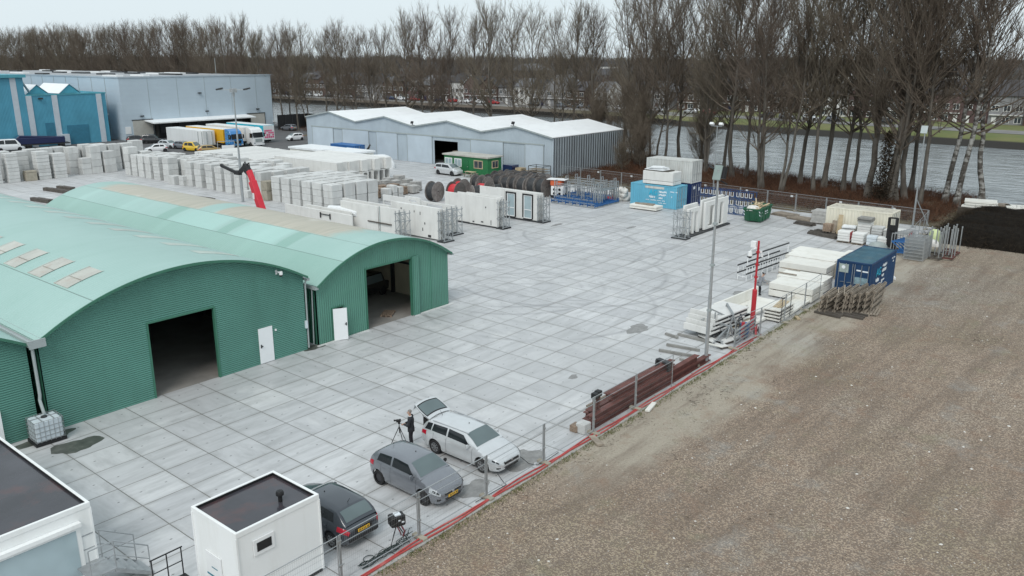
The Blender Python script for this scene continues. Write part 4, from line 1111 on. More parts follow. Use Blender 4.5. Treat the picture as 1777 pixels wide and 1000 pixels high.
t = thing('bench_junk', 'white plastic crate on the hall floor beside the olive boards', 'crate', (33.2, 42.1, 0), R(15))
t.name = 'plastic_crate'
s = MB(); s.bx(-.5, -.35, 0, .5, -.3, .42); s.bx(-.5, .3, 0, .5, .35, .42); s.bx(-.5, -.3, 0, -.45, .3, .42); s.bx(.45, -.3, 0, .5, .3, .42); s.build('side', M['plastic_white'], t)
s = MB(); s.bx(-.45, -.3, 0, .45, .3, .05); s.build('bottom', M['plastic_white'], t)
# ---- grey four-gable shed
M['shed_front'] = ribbed('grey_sheet_front', (0.41, 0.475, 0.525), 0.32, 'Y', 0.5, 0.35, dirt=(0.30, 0.35, 0.39), dirt_amt=0.3)
M['shed_gate'] = ribbed('grey_sheet_gate', (0.47, 0.54, 0.60), 0.25, 'Y', 0.5, 0.3)
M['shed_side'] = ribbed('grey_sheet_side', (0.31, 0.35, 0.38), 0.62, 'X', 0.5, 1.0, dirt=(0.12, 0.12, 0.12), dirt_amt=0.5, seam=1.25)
M['shed_roof'] = ribbed('white_sheet_roof', (0.82, 0.835, 0.84), 0.33, 'X', 0.5, 0.25, var=0.03, dirt=(0.55, 0.56, 0.56), dirt_amt=0.3)
t = thing('storage_shed', 'long grey shed with four white gabled roofs by the canal', 'shed', (95, 99.4, 0)); O = Vector((95, 99.4, 0))
def sp(mb, nm, m, **k):
 o = mb.build(nm, m, t, **k); o.location = -O; return o
gy = [70.85, 77.75, 84.45, 91.7, 99.4, 106.3, 113.8, 121.05, 127.9]; gzz = [5.55, 6.85, 5.75, 7.0, 5.8, 7.05, 5.85, 7.25, 6.1]
XB = 113.4
dy0, dy1, dz = 89.6, 94.75, 3.85
s = MB()
for a, b, za_, zb_ in zip(gy[:-1], gy[1:], gzz[:-1], gzz[1:]):
 cuts = [a] + [c_ for c_ in (dy0, dy1) if a < c_ < b] + [b]
 for p, q in zip(cuts[:-1], cuts[1:]):
  zz = lambda yy: za_ + (zb_ - za_) * (yy - a) / (b - a)
  lo = dz if dy0 - .01 <= (p + q) / 2 <= dy1 + .01 else -.05
  s.add([(95, p, lo), (95, q, lo), (95, q, zz(q)), (95, p, zz(p))], [(0, 1, 2, 3)])
sp(s, 'front_wall', M['shed_front'])
s = MB(); s.add([(95, 70.85, -.05), (XB, 70.85, -.05), (XB, 70.85, 5.55), (95, 70.85, 5.55)], [(0, 1, 2, 3)])
sp(s, 'side_wall', M['shed_side'])
s = MB()
s.add([(95, 127.9, -.05), (XB, 127.9, -.05), (XB, 127.9, 6.1), (95, 127.9, 6.1)], [(0, 1, 2, 3)])
sp(s, 'side_wall', M['shed_side'])
s = MB()
for a, b, za_, zb_ in zip(gy[:-1], gy[1:], gzz[:-1], gzz[1:]):
 s.add([(XB, a, -.05), (XB, b, -.05), (XB, b, zb_), (XB, a, za_)], [(0, 1, 2, 3)])
sp(s, 'back_wall', M['shed_side'])
for i in range(4):
 s = MB(); k = 2 * i
 for j in (k, k + 1):
  a, b, za_, zb_ = gy[j], gy[j + 1], gzz[j] + .03, gzz[j + 1] + .03
  s.add([(94.75, a, za_), (XB + .2, a, za_), (XB + .2, b, zb_), (94.75, b, zb_), (94.75, a, za_ + .1), (XB + .2, a, za_ + .1), (XB + .2, b, zb_ + .1), (94.75, b, zb_ + .1)],
              [(0, 3, 2, 1), (4, 5, 6, 7), (0, 1, 5, 4), (1, 2, 6, 5), (2, 3, 7, 6), (3, 0, 4, 7)])
 sp(s, 'roof', M['shed_roof'])
s = MB()
for j in range(8):
 a, b, za_, zb_ = gy[j], gy[j + 1], gzz[j], gzz[j + 1]
 s.bar((94.72, a, za_ + .02), (94.72, b, zb_ + .02), .06, .2)
sp(s, 'verge_trim', M['grey_trim'])
s = MB(); s.bx(94.86, 72.5, 4.42, 94.99, 126.5, 4.6)
sp(s, 'gate_rail', M['grey_trim'])
for a, b in ((120.2, 126.2), (110.6, 117.6), (103.4, 108.6), (95.2, 101.0), (80.2, 86.8), (72.6, 76.0)):
 s = MB(); s.bx(94.90, a, 0.02, 94.97, b, 4.4); g_ = sp(s, 'sliding_gate', M['shed_gate'])
 for q in (a, b - .02):
  s = MB(); s.bx(94.86, q - .03, 0.02, 94.90, q + .05, 4.4); s.build('gate_edge', M['grey_trim'], g_)
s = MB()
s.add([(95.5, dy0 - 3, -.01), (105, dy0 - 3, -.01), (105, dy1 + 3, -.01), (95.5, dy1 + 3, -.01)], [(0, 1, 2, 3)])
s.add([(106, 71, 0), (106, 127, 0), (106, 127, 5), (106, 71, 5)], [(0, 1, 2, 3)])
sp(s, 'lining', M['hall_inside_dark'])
for (yy, zz) in ((99.6, 6.0), (78.2, 6.95)):
 f = thing('floodlight', 'small black floodlight on the grey shed roof, ' + ('over its second valley' if yy > 90 else 'over its right gable'), 'floodlight', (94.9, yy, zz))
 s = MB(); s.box((-.1, 0, .42), (.16, .5, .4), 0, 0, R(25)); s.build('lamp_housing', M['black'], f)
 s = MB(); s.bar((0, 0, 0), (0, 0, .3), .08); s.bx(-.1, -.5, -.05, .1, .5, .02); s.build('bracket', M['dark_steel'], f)
t2 = thing('pallet_crate', 'stack of wooden crates just inside the dark shed gateway', 'crates', (95.9, 90.6, 0))
s = MB()
for k in range(3): s.box((0, 0, .5 + .75 * k), (1.1, 1.1, .7))
s.build('crate_body', M['wood'], t2, bevel=.02)
# ---- big grey warehouse
M['wh_front'] = ribbed('grey_panel_front', (0.47, 0.555, 0.62), 1.0, 'Z', 0.55, 0.015, var=0.03, dirt=(0.42, 0.49, 0.55), dirt_amt=0.25)
M['wh_side'] = ribbed('grey_panel_side', (0.47, 0.555, 0.62), 1.0, 'Z', 0.55, 0.015, var=0.03)
M['wh_roof'] = mat('grey_felt_roof', (0.33, 0.345, 0.36), 0.7, var=0.15, scale=0.2, coords='pos')
t = thing('grey_warehouse', 'huge flat roofed grey warehouse with loading dock behind the trucks', 'warehouse', (100, 172, 0)); O = Vector((100, 172, 0))
s = MB(); s.bx(82, 172, -.5, 118.2, 290, 12.65); sp_ = s.build('wall', M['wh_front'], t); sp_.location = -O
s = MB(); s.bx(82.2, 172.2, 12.65, 118, 289.8, 12.72); o = s.build('roof', M['wh_roof'], t); o.location = -O
s = MB(); s.bx(81.9, 171.9, 12.55, 118.3, 172.15, 12.85); s.bx(81.9, 172.15, 12.55, 82.15, 290, 12.85); o = s.build('parapet', M['shed_front'], t); o.location = -O
s = MB()
for q in range(7): s.bx(81.93, 178 + 6.2 * q, 1, 82.0, 178.12 + 6.2 * q, 12.5)
for q in range(5): s.bx(88 + 6.5 * q, 171.96, 4.2, 88.05 + 6.5 * q, 172.0, 12.5)
o = s.build('panel_joint', M['grey_trim'], t); o.location = -O
rq = random.Random(2)
for k in range(26):
 x_ = rq.uniform(84, 112); y_ = rq.uniform(176, 285); L_ = rq.uniform(4, 9)
 s = MB(); s.bx(x_, y_, 12.72, x_ + 1.5, y_ + L_, 13.05); o = s.build('roof_light', M['white_paint'] if rq.random() < .6 else M['dark_steel'], t); o.location = -O
s = MB(); s.bx(88.5, 170.5, 0, 88.8, 172, 3.4); s.bx(110.8, 170.5, 0, 111.1, 172, 3.4); s.bx(88.8, 171.85, 0, 110.8, 171.99, 3.4); o = s.build('dock_recess_shade', M['black'], t); o.location = -O  # flat black panels paint the shade of the dock recess
s = MB(); s.add([(86.4, 168, 3.35), (110.8, 168, 3.35), (110.8, 172, 3.75), (86.4, 172, 3.75), (86.4, 168, 3.6), (110.8, 168, 3.6), (110.8, 172, 3.95), (86.4, 172, 3.95)],
    [(0, 3, 2, 1), (4, 5, 6, 7), (0, 1, 5, 4), (1, 2, 6, 5), (2, 3, 7, 6), (3, 0, 4, 7)]); o = s.build('canopy', M['shed_roof'], t); o.location = -O
for k in range(5):
 s = MB(); s.bx(89.6 + 4.3 * k, 171.7, 1.0, 92.4 + 4.3 * k, 171.84, 3.3); o = s.build('dock_shelter', M['dark_steel'], t); o.location = -O
for a, b in ((83.9, 88.2), (111.3, 115.8)):
 s = MB(); s.bx(a, 171.9, 0, b, 171.99, 3.95); o = s.build('roller_gate', mat('cream_gate', (0.47, 0.46, 0.42), 0.6, var=.05), t); o.location = -O
 s = MB(); s.bx(a - .15, 171.85, 3.95, b + .15, 171.99, 4.12); s.bx(b, 171.86, 0, b + .14, 171.99, 3.95); s.build('gate_frame', M['dark_steel'], o)
s = MB(); s.bx(82.2, 171.92, 1.3, 83.4, 171.99, 2.75); o = s.build('notice_board', M['white_paint'], t); o.location = -O
for x_, z_ in ((86, 4.7), (101, 5.0), (114, 4.9), (99.6, 9.0)):
 s = MB(); s.bx(x_ - .35, 171.6, z_, x_ + .35, 171.99, z_ + .22); o = s.build('wall_lamp', M['dark_steel'], t); o.location = -O
s = MB(); s.bx(112, 185, 12.7, 112.08, 185.08, 16.5); o = s.build('mast', M['grey_trim'], t); o.location = -O
s = MB(); s.bx(117.9, 171.6, 1.8, 118.28, 171.9, 2.1); o = s.build('sign_plate', M['white_paint'], t); o.location = -O
# dark screened enclosure beside it
t = thing('screen_fence', 'black screened fence between grey warehouse and grey shed', 'fence', (118.3, 170.5, 0))
s = MB(); s.bx(0, 0, 0, 8.6, .05, 3.4); s.bx(8.6, -3.5, 0, 8.65, 0, 3.4); s.build('screen', M['black'], t)
for k in range(5):
 s = MB(); s.bar((2.1 * k, -.06, 0), (2.1 * k, -.06, 3.6), .09); s.build('post', M['dark_steel'], t)
# ---- blue building
M['blue_wall'] = ribbed('blue_sheet', (0.085, 0.315, 0.44), 0.25, 'X', 0.5, 0.3, var=0.1, dirt=(0.05, 0.22, 0.31), dirt_amt=0.35)
M['blue_dark'] = mat('blue_gate', (0.04, 0.18, 0.27), 0.5, var=0.1)
M['blue_trim'] = mat('teal_trim', (0.085, 0.33, 0.40), 0.5, var=0.08)
M['pale_stripe'] = mat('pale_grey_stripe', (0.52, 0.57, 0.62), 0.5, var=0.06)
t = thing('blue_building', 'blue industrial building with pale vertical stripes at the left edge', 'building', (66, 173, 0)); O = Vector((66, 173, 0))
def bp(mb, nm, m, par=None, **k):
 o = mb.build(nm, m, par or t, **k)
 if par is None: o.location = -O
 return o
s = MB(); s.bx(64.3, 173.0, 0, 79.4, 215, 9.6); s.bx(40, 172.9, 0, 64.3, 225, 13.0); bp(s, 'wall', M['blue_wall'])
s = MB(); s.bx(64.35, 172.9, 9.6, 79.5, 173.1, 9.85); s.bx(79.35, 173.1, 9.6, 79.5, 215, 9.85); s.bx(40, 172.4, 13.0, 64.75, 226, 13.55); bp(s, 'parapet', M['blue_trim'])
for a in (62.0, 64.35, 69.0, 77.5, 54, 46):
 s = MB(); s.bx(a, 172.84, 0, a + 1.02, 172.99 if a > 64.3 else 172.89, 9.6 if a > 64 else 12.95); bp(s, 'stripe', M['pale_stripe'])
s = MB(); s.bx(71.1, 172.9, 0, 75.3, 172.99, 3.72); bp(s, 'gate', M['blue_dark'])
s = MB(); s.bx(67.2, 172.92, .2, 68.8, 172.99, 4.4); bp(s, 'gate', M['blue_dark'])
for xc in (74.67, 68.5):
 s = MB(); s.prism([(xc - 2, 9.7), (xc + 2, 9.7), (xc, 11.35)], 178, 190, 'y'); g_ = bp(s, 'roof_monitor', M['blue_trim'])
 s = MB()
 s.add([(xc - 2.2, 177.8, 9.68), (xc, 177.8, 11.5), (xc, 190, 11.5), (xc - 2.2, 190, 9.68)], [(0, 1, 2, 3)])
 s.add([(xc + 2.2, 177.8, 9.68), (xc, 177.8, 11.5), (xc, 190, 11.5), (xc + 2.2, 190, 9.68)], [(0, 1, 2, 3)])
 s.build('monitor_roof', M['shed_roof'], g_)
s = MB(); s.bx(66.5, 172.5, 8.9, 67.3, 172.85, 9.2); bp(s, 'wall_lamp', M['dark_steel'])
s = MB(); s.bar((64.5, 174, 12.2), (66.3, 176, 10.2), .3); bp(s, 'duct', M['grey_trim'])
s = MB(); s.bx(69.7, 172.0, 0, 71.0, 172.88, 2.1); bp(s, 'white_hut', M['pale_stripe'])
s = MB(); s.bx(79.42, 173.4, 5.4, 79.9, 173.55, 5.5); bp(s, 'bracket', M['white_paint'])
# ---- site cabins in the foreground
def cabin(name, label, x0, y0, x1, y1, h):
 t = thing(name, label, 'cabin', ((x0 + x1) / 2, (y0 + y1) / 2, 0)); O = Vector(t.location)
 def p(mb, nm, m, **k):
  o = mb.build(nm, m, t, **k); o.location = -O; return o
 s = MB(); s.bx(x0, y0, .12, x1, y1, h - .16); p(s, 'wall', M['cabin_white'], bevel=.02)
 s = MB(); s.bx(x0 + .08, y0 + .08, h - .159, x1 - .08, y1 - .08, h - .12); p(s, 'roof', M['roof_felt'])
 s = MB(); f = .075
 s.bx(x0 - .02, y0 - .02, h - .18, x1 + .02, y0 + f, h); s.bx(x0 - .02, y1 - f, h - .18, x1 + .02, y1 + .02, h)
 s.bx(x0 - .02, y0 + f, h - .18, x0 + f, y1 - f, h); s.bx(x1 - f, y0 + f, h - .18, x1 + .02, y1 - f, h)
 p(s, 'roof_rim', M['cabin_white'], bevel=.012)
 s = MB()
 g = .012
 s.bx(x0 + f, y0 + f, h - .12, x1 - f, y0 + f + g, h - .03); s.bx(x0 + f, y1 - f - g, h - .12, x1 - f, y1 - f, h - .03)
 s.bx(x0 + f, y0 + f + g, h - .12, x0 + f + g, y1 - f - g, h - .03); s.bx(x1 - f - g, y0 + f + g, h - .12, x1 - f, y1 - f - g, h - .03)
 p(s, 'roof_gutter', M['black'])
 s = MB(); s.bx(x0 + .02, y0 + .02, 0, x1 - .02, y1 - .02, .12); p(s, 'base_frame', M['dark_steel'])
 for cx, cy in ((x0, y0), (x1, y0), (x0, y1), (x1, y1)):
  s = MB(); s.bx(cx - .03, cy - .03, .12, cx + .03, cy + .03, h - .19); p(s, 'corner_post', M['cabin_white'])
 return t, p
t, p = cabin('site_cabin', 'small white toilet cabin with wet dark roof and a roof vent', 11.45, 20.22, 14.5, 22.7, 2.9)
s = MB(); s.lathe([(.07, 2.78), (.07, 3.0), (.13, 3.02), (.13, 3.1), (.1, 3.16), (0, 3.17)], 16, (13.55, 20.95, 0)); p(s, 'vent', M['black'], smooth=True)
s = MB(); s.bx(11.98, 20.17, 1.86, 12.72, 20.205, 2.40); w_ = p(s, 'window', M['white_paint'])
s = MB(); s.bx(12.09, 20.155, 1.98, 12.61, 20.168, 2.28); s.build('pane', M['glass_dark'], w_)
s = MB(); s.bx(11.405, 21.2, .62, 11.44, 22.05, 1.62); w_ = p(s, 'notice', M['white_paint'])
s = MB(); s.bx(11.395, 21.2, .78, 11.404, 22.05, .84); s.bx(11.396, 21.42, 1.12, 11.404, 21.75, 1.15); s.build('notice_print', mat('notice_blue', (0.05, 0.19, 0.25), 0.6), w_)
s = MB(); s.tube([(14.45, 22.75, .2), (14.45, 22.75, 2.85)], .03, 8); p(s, 'drain_pipe', M['cabin_white'])
t, p = cabin('site_cabin', 'large white office cabin cut off by the bottom left corner', -2.5, 25.5, 9.5, 34.6, 2.9)
s = MB(); s.bx(2.6, 25.44, .35, 9.1, 25.497, 2.25); w_ = p(s, 'window', M['cabin_white'])
s = MB(); s.bx(2.75, 25.425, .5, 8.95, 25.438, 2.12); s.build('pane', M['glass_pale'], w_)
s = MB(); s.bx(2.6, 25.3, 2.27, 9.1, 25.49, 2.4); p(s, 'shutter_box', M['cabin_white'])
s = MB(); s.bx(9.5, 29.0, 2.6, 9.58, 29.2, 2.75); p(s, 'bracket', M['white_paint'])
# ---- green site office by the shed
t = thing('green_site_office', 'green portable office with four windows before the shed gateway', 'cabin', (90.9, 82.8, 0)); O = Vector((90.9, 82.8, 0))
def gp2(mb, nm, m, par=None, **k):
 o = mb.build(nm, m, par or t, **k)
 if par is None: o.location = -O
 return o
s = MB(); s.bx(89.4, 78.5, .1, 92.5, 87.2, 2.6); gp2(s, 'wall', M['green_cabin'], bevel=.03)
s = MB(); s.bx(89.2, 78.3, 2.6, 92.7, 87.4, 2.8); gp2(s, 'roof', mat('dirty_flat_roof', (0.45, 0.44, 0.40), 0.8, var=.15, scale=.8, dirt=(.25, .22, .18), dirt_amt=.6))
for a, b, m_ in ((85.5, 87.0, 'glass_pale'), (83.6, 85.05, 'glass_pale'), (79.4, 81.15, 'glass_house')):
 s = MB(); s.bx(89.34, a, 1.02, 89.395, b, 2.22); w_ = gp2(s, 'window', M['white_paint'] if m_ == 'glass_pale' else M['wood_pale'])
 s = MB(); q = (b - a)
 s.bx(89.325, a + .12, 1.14, 89.337, a + q / 2 - .05, 2.1); s.bx(89.325, a + q / 2 + .05, 1.14, 89.337, b - .12, 2.1); s.build('pane', M[m_], w_)
s = MB(); s.bx(90.3, 78.44, 1.1, 91.7, 78.495, 2.2); w_ = gp2(s, 'window', M['wood_pale'])
s = MB(); s.bx(90.42, 78.425, 1.22, 90.95, 78.437, 2.1); s.bx(91.05, 78.425, 1.22, 91.58, 78.437, 2.1); s.build('pane', M['glass_house'], w_)
s = MB(); s.bx(89.35, 82.2, .12, 89.395, 83.1, 2.2); d_ = gp2(s, 'door', mat('green_door', (.018, .13, .05), .5))
s = MB(); s.bx(89.31, 82.3, 1.1, 89.348, 82.42, 1.18); s.build('handle', M['galv'], d_)
# ================================================================== HOUSES AND SCHOOL ACROSS THE CANAL
M['brick_dark'] = mat('dark_brick', (0.085, 0.058, 0.048), 0.9, var=0.2, scale=1.5, rnd=0.3)
M['brick_purple'] = mat('purple_brown_brick', (0.13, 0.085, 0.082), 0.9, var=0.2, scale=1.5, rnd=0.2)
M['render_white'] = mat('white_render', (0.66, 0.66, 0.64), 0.8, var=0.06)
M['render_grey'] = mat('grey_render', (0.24, 0.24, 0.245), 0.85, var=0.1)
M['tile_dark'] = mat('dark_roof_tile', (0.055, 0.052, 0.055), 0.7, var=0.2, rnd=0.3)
M['tile_grey'] = mat('grey_roof_tile', (0.15, 0.155, 0.165), 0.6, var=0.15)
M['frame'] = mat('white_window_frame', (0.72, 0.72, 0.70), 0.5)
rh = random.Random(17)
y = 24.0; k = 0
styles = ['brick_dark', 'brick_dark', 'brick_purple', 'brick_dark', 'render_grey', 'brick_dark', 'render_white', 'brick_purple']
while y < 345:
 wdt = rh.choice([5.6, 6.2, 7.0, 7.6, 9.0])
 w = lerp_tab(WF, y + wdt / 2)
 x = w + (33 if y < 105 else max(17.5, 33 - (y - 105) * 0.32)) + rh.uniform(-.4, .4)
 ev = rh.choice([5.6, 5.9, 6.3, 7.2]); st = styles[rh.randrange(len(styles))]
 rd = ev + rh.choice([2.6, 3.0, 3.4]); gab = rh.random() < 0.28
 dpt = 9.0
 desc = {'brick_dark': 'dark brick', 'brick_purple': 'purple brown brick', 'render_grey': 'grey rendered', 'render_white': 'white rendered'}[st]
 t = thing('canal_house', '%s %s house across the canal, %s from the right' % (desc, 'gabled' if gab else 'eaves fronted', ordn(k)), 'house', (x, y + wdt / 2, 0.6), 0, 'houses across the canal')
 h2_ = wdt / 2
 s = MB(); s.bx(0, -h2_, -.3, dpt, h2_, ev)
 if gab: s.prism([(-h2_, ev), (h2_, ev), (0, rd)], 0, dpt, 'x')
 else: s.prism([(0.0, ev), (dpt, ev), (dpt / 2, rd)], -h2_, h2_, 'y')
 s.build('wall', M[st], t)
 s = MB(); th_ = .16
 if gab:
  for sg in (-1, 1): s.add([(-.25, sg * (h2_ + .25), ev - .2), (-.25, 0, rd + .06), (dpt + .2, 0, rd + .06), (dpt + .2, sg * (h2_ + .25), ev - .2),
                                  (-.25, sg * (h2_ + .25), ev - .2 + th_), (-.25, 0, rd + .06 + th_), (dpt + .2, 0, rd + .06 + th_), (dpt + .2, sg * (h2_ + .25), ev - .2 + th_)],
                                 [(0, 1, 2, 3), (4, 7, 6, 5), (0, 4, 5, 1), (2, 6, 7, 3), (3, 7, 4, 0)])
 else:
  for a, b in ((-.3, dpt / 2), (dpt + .3, dpt / 2)): s.add([(a, -h2_ + .02, ev - .15), (a, h2_ - .02, ev - .15), (b, h2_ - .02, rd + .06), (b, -h2_ + .02, rd + .06),
                                  (a, -h2_ + .02, ev - .15 + th_), (a, h2_ - .02, ev - .15 + th_), (b, h2_ - .02, rd + .06 + th_), (b, -h2_ + .02, rd + .06 + th_)],
                                 [(0, 1, 2, 3), (4, 7, 6, 5), (0, 4, 5, 1), (2, 6, 7, 3), (3, 7, 4, 0), (1, 5, 6, 2)])
 rf = s.build('roof', M['tile_grey' if rh.random() < .25 else 'tile_dark'], t)
 s = MB(); s.bx(dpt * .45, h2_ - .9, rd - .6, dpt * .45 + .6, h2_ - .3, rd + .9); s.build('chimney', M['brick_dark'], rf)
 if not gab and rh.random() < .5:
  s = MB(); s.bx(.7, -1.3, ev + .1, 2.8, 1.3, ev + 1.75); dm = s.build('dormer', M['render_white' if rh.random() < .5 else 'tile_dark'], rf)
 nw = 2 if wdt < 6.5 else 3
 door_at = rh.randrange(nw)
 for fl in range(2 if ev < 7 else 2):
  for j in range(nw):
   yc = -h2_ + wdt * (j + .5) / nw
   z0 = .75 + fl * 2.75; ww = wdt / nw * .62; hh_ = 1.45
   if fl == 0 and j == door_at:
    s = MB(); s.bx(-.07, yc - .5, -.1, -.01, yc + .5, 2.15); s.build('door', M[rh.choice(['frame', 'p_navy', 'brick_purple', 'frame'])], t); continue
   s = MB(); f_ = .11
   s.bx(-.08, yc - ww / 2, z0, -.01, yc - ww / 2 + f_, z0 + hh_); s.bx(-.08, yc + ww / 2 - f_, z0, -.01, yc + ww / 2, z0 + hh_)
   s.bx(-.08, yc - ww / 2 + f_, z0, -.01, yc + ww / 2 - f_, z0 + f_); s.bx(-.08, yc - ww / 2 + f_, z0 + hh_ - f_, -.01, yc + ww / 2 - f_, z0 + hh_)
   s.bx(-.075, yc - .05, z0 + f_, -.012, yc + .05, z0 + hh_ - f_)
   wi = s.build('window', M['frame'], t)
   s = MB(); s.bx(-.05, yc - ww / 2 + f_, z0 + f_, -.012, yc + ww / 2 - f_, z0 + hh_ - f_); s.build('pane', M['glass_house'], wi)
 if rh.random() < .5:
  s = MB(); s.bx(-.55, -h2_ + .2, 2.55, -.01, h2_ - .2, 2.75); s.build('canopy', M['frame'], t)
 y += wdt + (0.05 if rh.random() < .72 else rh.uniform(1.5, 4)); k += 1
# white school-like block with a round glazed stair tower
t = thing('white_block', 'white flat roofed block with a round pale green tower behind the canal houses', 'building', (262, 80, 0.8)); O = Vector(t.location)
s = MB(); s.bx(0, -9, 0, 14, 9, 10.6); s.bx(2, -16, 0, 14, -9, 6.5); s.build('wall', M['render_white'], t)
for z_ in (7.6, 4.4):
 s = MB()
 for q in range(8): s.bx(-.06, -8.5 + 2.15 * q, z_, -.01, -6.9 + 2.15 * q, z_ + 1.5)
 s.build('window', M['glass_house'], t)
s = MB(); s.lathe([(2.4, 0), (2.4, 12.2), (2.1, 12.5), (1.2, 12.9), (0, 13.0)], 20, (-1, -5.5, 0)); s.build('tower', mat('pale_green_cladding', (0.33, 0.45, 0.44), 0.4, var=.1), t, smooth=True)
s = MB(); s.bx(-.1, -9.1, 10.6, 14.1, 9.1, 10.9); s.build('parapet', M['frame'], t)
# low roofs further back, each its own block
rb = random.Random(4)
for k in range(26):
 x = rb.uniform(300, 560); y = x * math.tan(R(rb.uniform(8, 72)))
 L_, W_, H_ = rb.uniform(18, 50), rb.uniform(9, 13), rb.uniform(6, 10)
 t = thing('distant_house_row', 'distant row of houses beyond the canal, ' + ordn(k) + ' among the scattered rows', 'houses', (x, y, 0.9), R(rb.choice([0, 90, 12, -15])), 'distant rows of houses')
 s = MB(); s.bx(-L_ / 2, -W_ / 2, 0, L_ / 2, W_ / 2, H_); s.build('wall', M[rb.choice(['brick_dark', 'brick_purple', 'brick_dark', 'render_grey', 'render_white'])], t)
 s = MB(); s.prism([(-W_ / 2 - .3, H_ - .1), (W_ / 2 + .3, H_ - .1), (0, H_ + 3.2)], -L_ / 2 - .2, L_ / 2 + .2, 'x'); s.build('roof', M['tile_dark' if rb.random() < .8 else 'tile_grey'], t)
# ================================================================== VEHICLES
def itab(tab, u):
 return float(np.interp(u, [a for a, b in tab], [b for a, b in tab]))
def make_car(name, label, cat='car', L=4.2, W=1.78, H=1.5, wb=2.6, r=0.31, front=0.85, pm='p_grey', rimm='rim', hood=0.92, belt=0.98,
             uA=0.25, uB=0.43, uC=0.86, uD=0.975, tail=0.98, nose=0.66, plate_front=True, plate_rear=True, hatch_open=False, detail=2, loc=(0, 0, 0), rz=0.0, group=None, rooffall=0.07, two_box=False, grille='dark'):
 """x forward, origin on the ground under the middle of the car; u runs 0 (nose) .. 1 (tail)"""
 t = thing(name, label, cat, loc, rz, group)
 hw = W / 2
 X = lambda u: L / 2 - u * L
 xf, xr = L / 2 - front, L / 2 - front - wb
 ZT = [(0, nose - .14), (.010, nose - .04), (.04, nose + .06), (.09, nose + .13), (.14, nose + .19), (uA * .8, hood - .02), (uA + .01, hood + .03), (.5, belt), (.8, belt + .03), (.93, tail), (.97, tail - .05), (1, tail - .22)]
 ZB = [(0, .33), (.03, .24), (.1, .20), (.9, .22), (.97, .30), (1, .36)]
 WD = [(0, .56), (.006, .66), (.018, .76), (.045, .86), (.085, .93), (.15, .98), (.25, 1), (.8, 1), (.88, .98), (.94, .935), (.975, .87), (.992, .80), (1, .72)]
 Ra = r + .065
 us = {0, .003, .006, .012, .02, .03, .045, .06, .08, .1, .14, .18, .22, uA, .3, .36, .43, .5, .57, .64, .7, .76, .82, .86, .9, .93, .96, .98, .992, 1}
 for xc in (xf, xr):
  for q in (-1.02, -1, -.93, -.8, -.6, -.3, 0, .3, .6, .8, .93, 1, 1.02): us.add(round((L / 2 - (xc + q * Ra)) / L, 4))
 us = sorted(u for u in us if 0 <= u <= 1)
 def arch(x):
  z = 0
  for xc in (xf, xr):
   d = abs(x - xc)
   if d <= Ra: z = max(z, r + math.sqrt(max(0, Ra * Ra - d * d)))
  return z
 def section(u):
  w = hw * itab(WD, u); zt = itab(ZT, u); zb = itab(ZB, u); za = arch(X(u))
  h = zt - zb
  P = [(w * .90, zb), (w * .965, zb + .10), (w * .985, zb + .30 * h), (w, zb + .50 * h), (w * .992, zb + .68 * h), (w * .972, zb + .84 * h), (w * .93, zt - .035), (w * .84, zt - .004), (w * .45, zt + .022), (0, zt + .03)]
  return [(y, max(z, za + .004 * i) if i < 7 else z) for i, (y, z) in enumerate(P)]
 def B(u, vv, side=1, off=0.0):
  """point on the body side, vv: section coordinate 0..9"""
  S = section(u); i = min(int(vv), 8); f = vv - i
  y = S[i][0] * (1 - f) + S[i + 1][0] * f; z = S[i][1] * (1 - f) + S[i + 1][1] * f
  return (X(u) + (off if u < .06 else -off if u > .95 else 0), side * (y + off), z + (off if vv > 7 else 0))
 m = MB(); n = 10
 for u in us:
  S = section(u); x = X(u)
  for y, z in S: m.v.append((x, y, z))
  for y, z in S[-2::-1]: m.v.append((x, -y, z))
 N = 19
 for i in range(len(us) - 1):
  for j in range(N - 1):
   m.f.append([i * N + j, i * N + j + 1, (i + 1) * N + j + 1, (i + 1) * N + j]); m.m.append(0)
 for e in (0, len(us) - 1):
  b = e * N
  for j in range(9): m.f.append([b + j, b + j + 1, b + N - 2 - j, b + N - 1 - j] if j < 8 else [b + 8, b + 9, b + 10]); m.m.append(0)
 # greenhouse
 ZR = [(uA, hood + .03), (uA + (uB - uA) * .5, hood + .03 + (H - .07 - hood) * .56), (uB, H - .055), ((uB + uC) / 2 - .04, H), (uC - .05, H - rooffall * .6), (uC, H - rooffall), (uC + (uD - uC) * .5, (H - rooffall + tail) * .5 + .06), (uD, tail)]
 zr = lambda u: itab(ZR, u)
 def gsec(u):
  w = hw * itab(WD, u); z0 = itab(ZT, u) - .03; z1 = zr(u); k = max(0.0, (z1 - z0)) / (H - belt)
  wt = w * (.93 - .20 * min(1, k))
  return w * .925, z0, wt, max(z1 - .06 * min(1, k), z0), z1
 gus = sorted(set([uA, uA + .03, uA + .07, uA + .11, uB - .03, uB, uB + .03] + [uB + (uC - uB) * q / 6 for q in range(1, 6)] + [uC - .01, uC, uC + (uD - uC) * .35, uC + (uD - uC) * .7, uD]))
 def grow_(u):
  wb_, z0, wt, zc, z1 = gsec(u)
  return [(wb_, z0), (wb_ * .5 + wt * .5 + .012, (z0 + zc) / 2), (wt, zc), (wt * .93, zc + (z1 - zc) * .72), (wt * .6, z1 + .004), (0, z1 + .016)]
 b0 = len(m.v); G = 11
 for u in gus:
  S = grow_(u)
  for y, z in S: m.v.append((X(u), y, z))
  for y, z in S[-2::-1]: m.v.append((X(u), -y, z))
 for i in range(len(gus) - 1):
  for j in range(G - 1):
   m.f.append([b0 + i * G + j, b0 + i * G + j + 1, b0 + (i + 1) * G + j + 1, b0 + (i + 1) * G + j]); m.m.append(0)
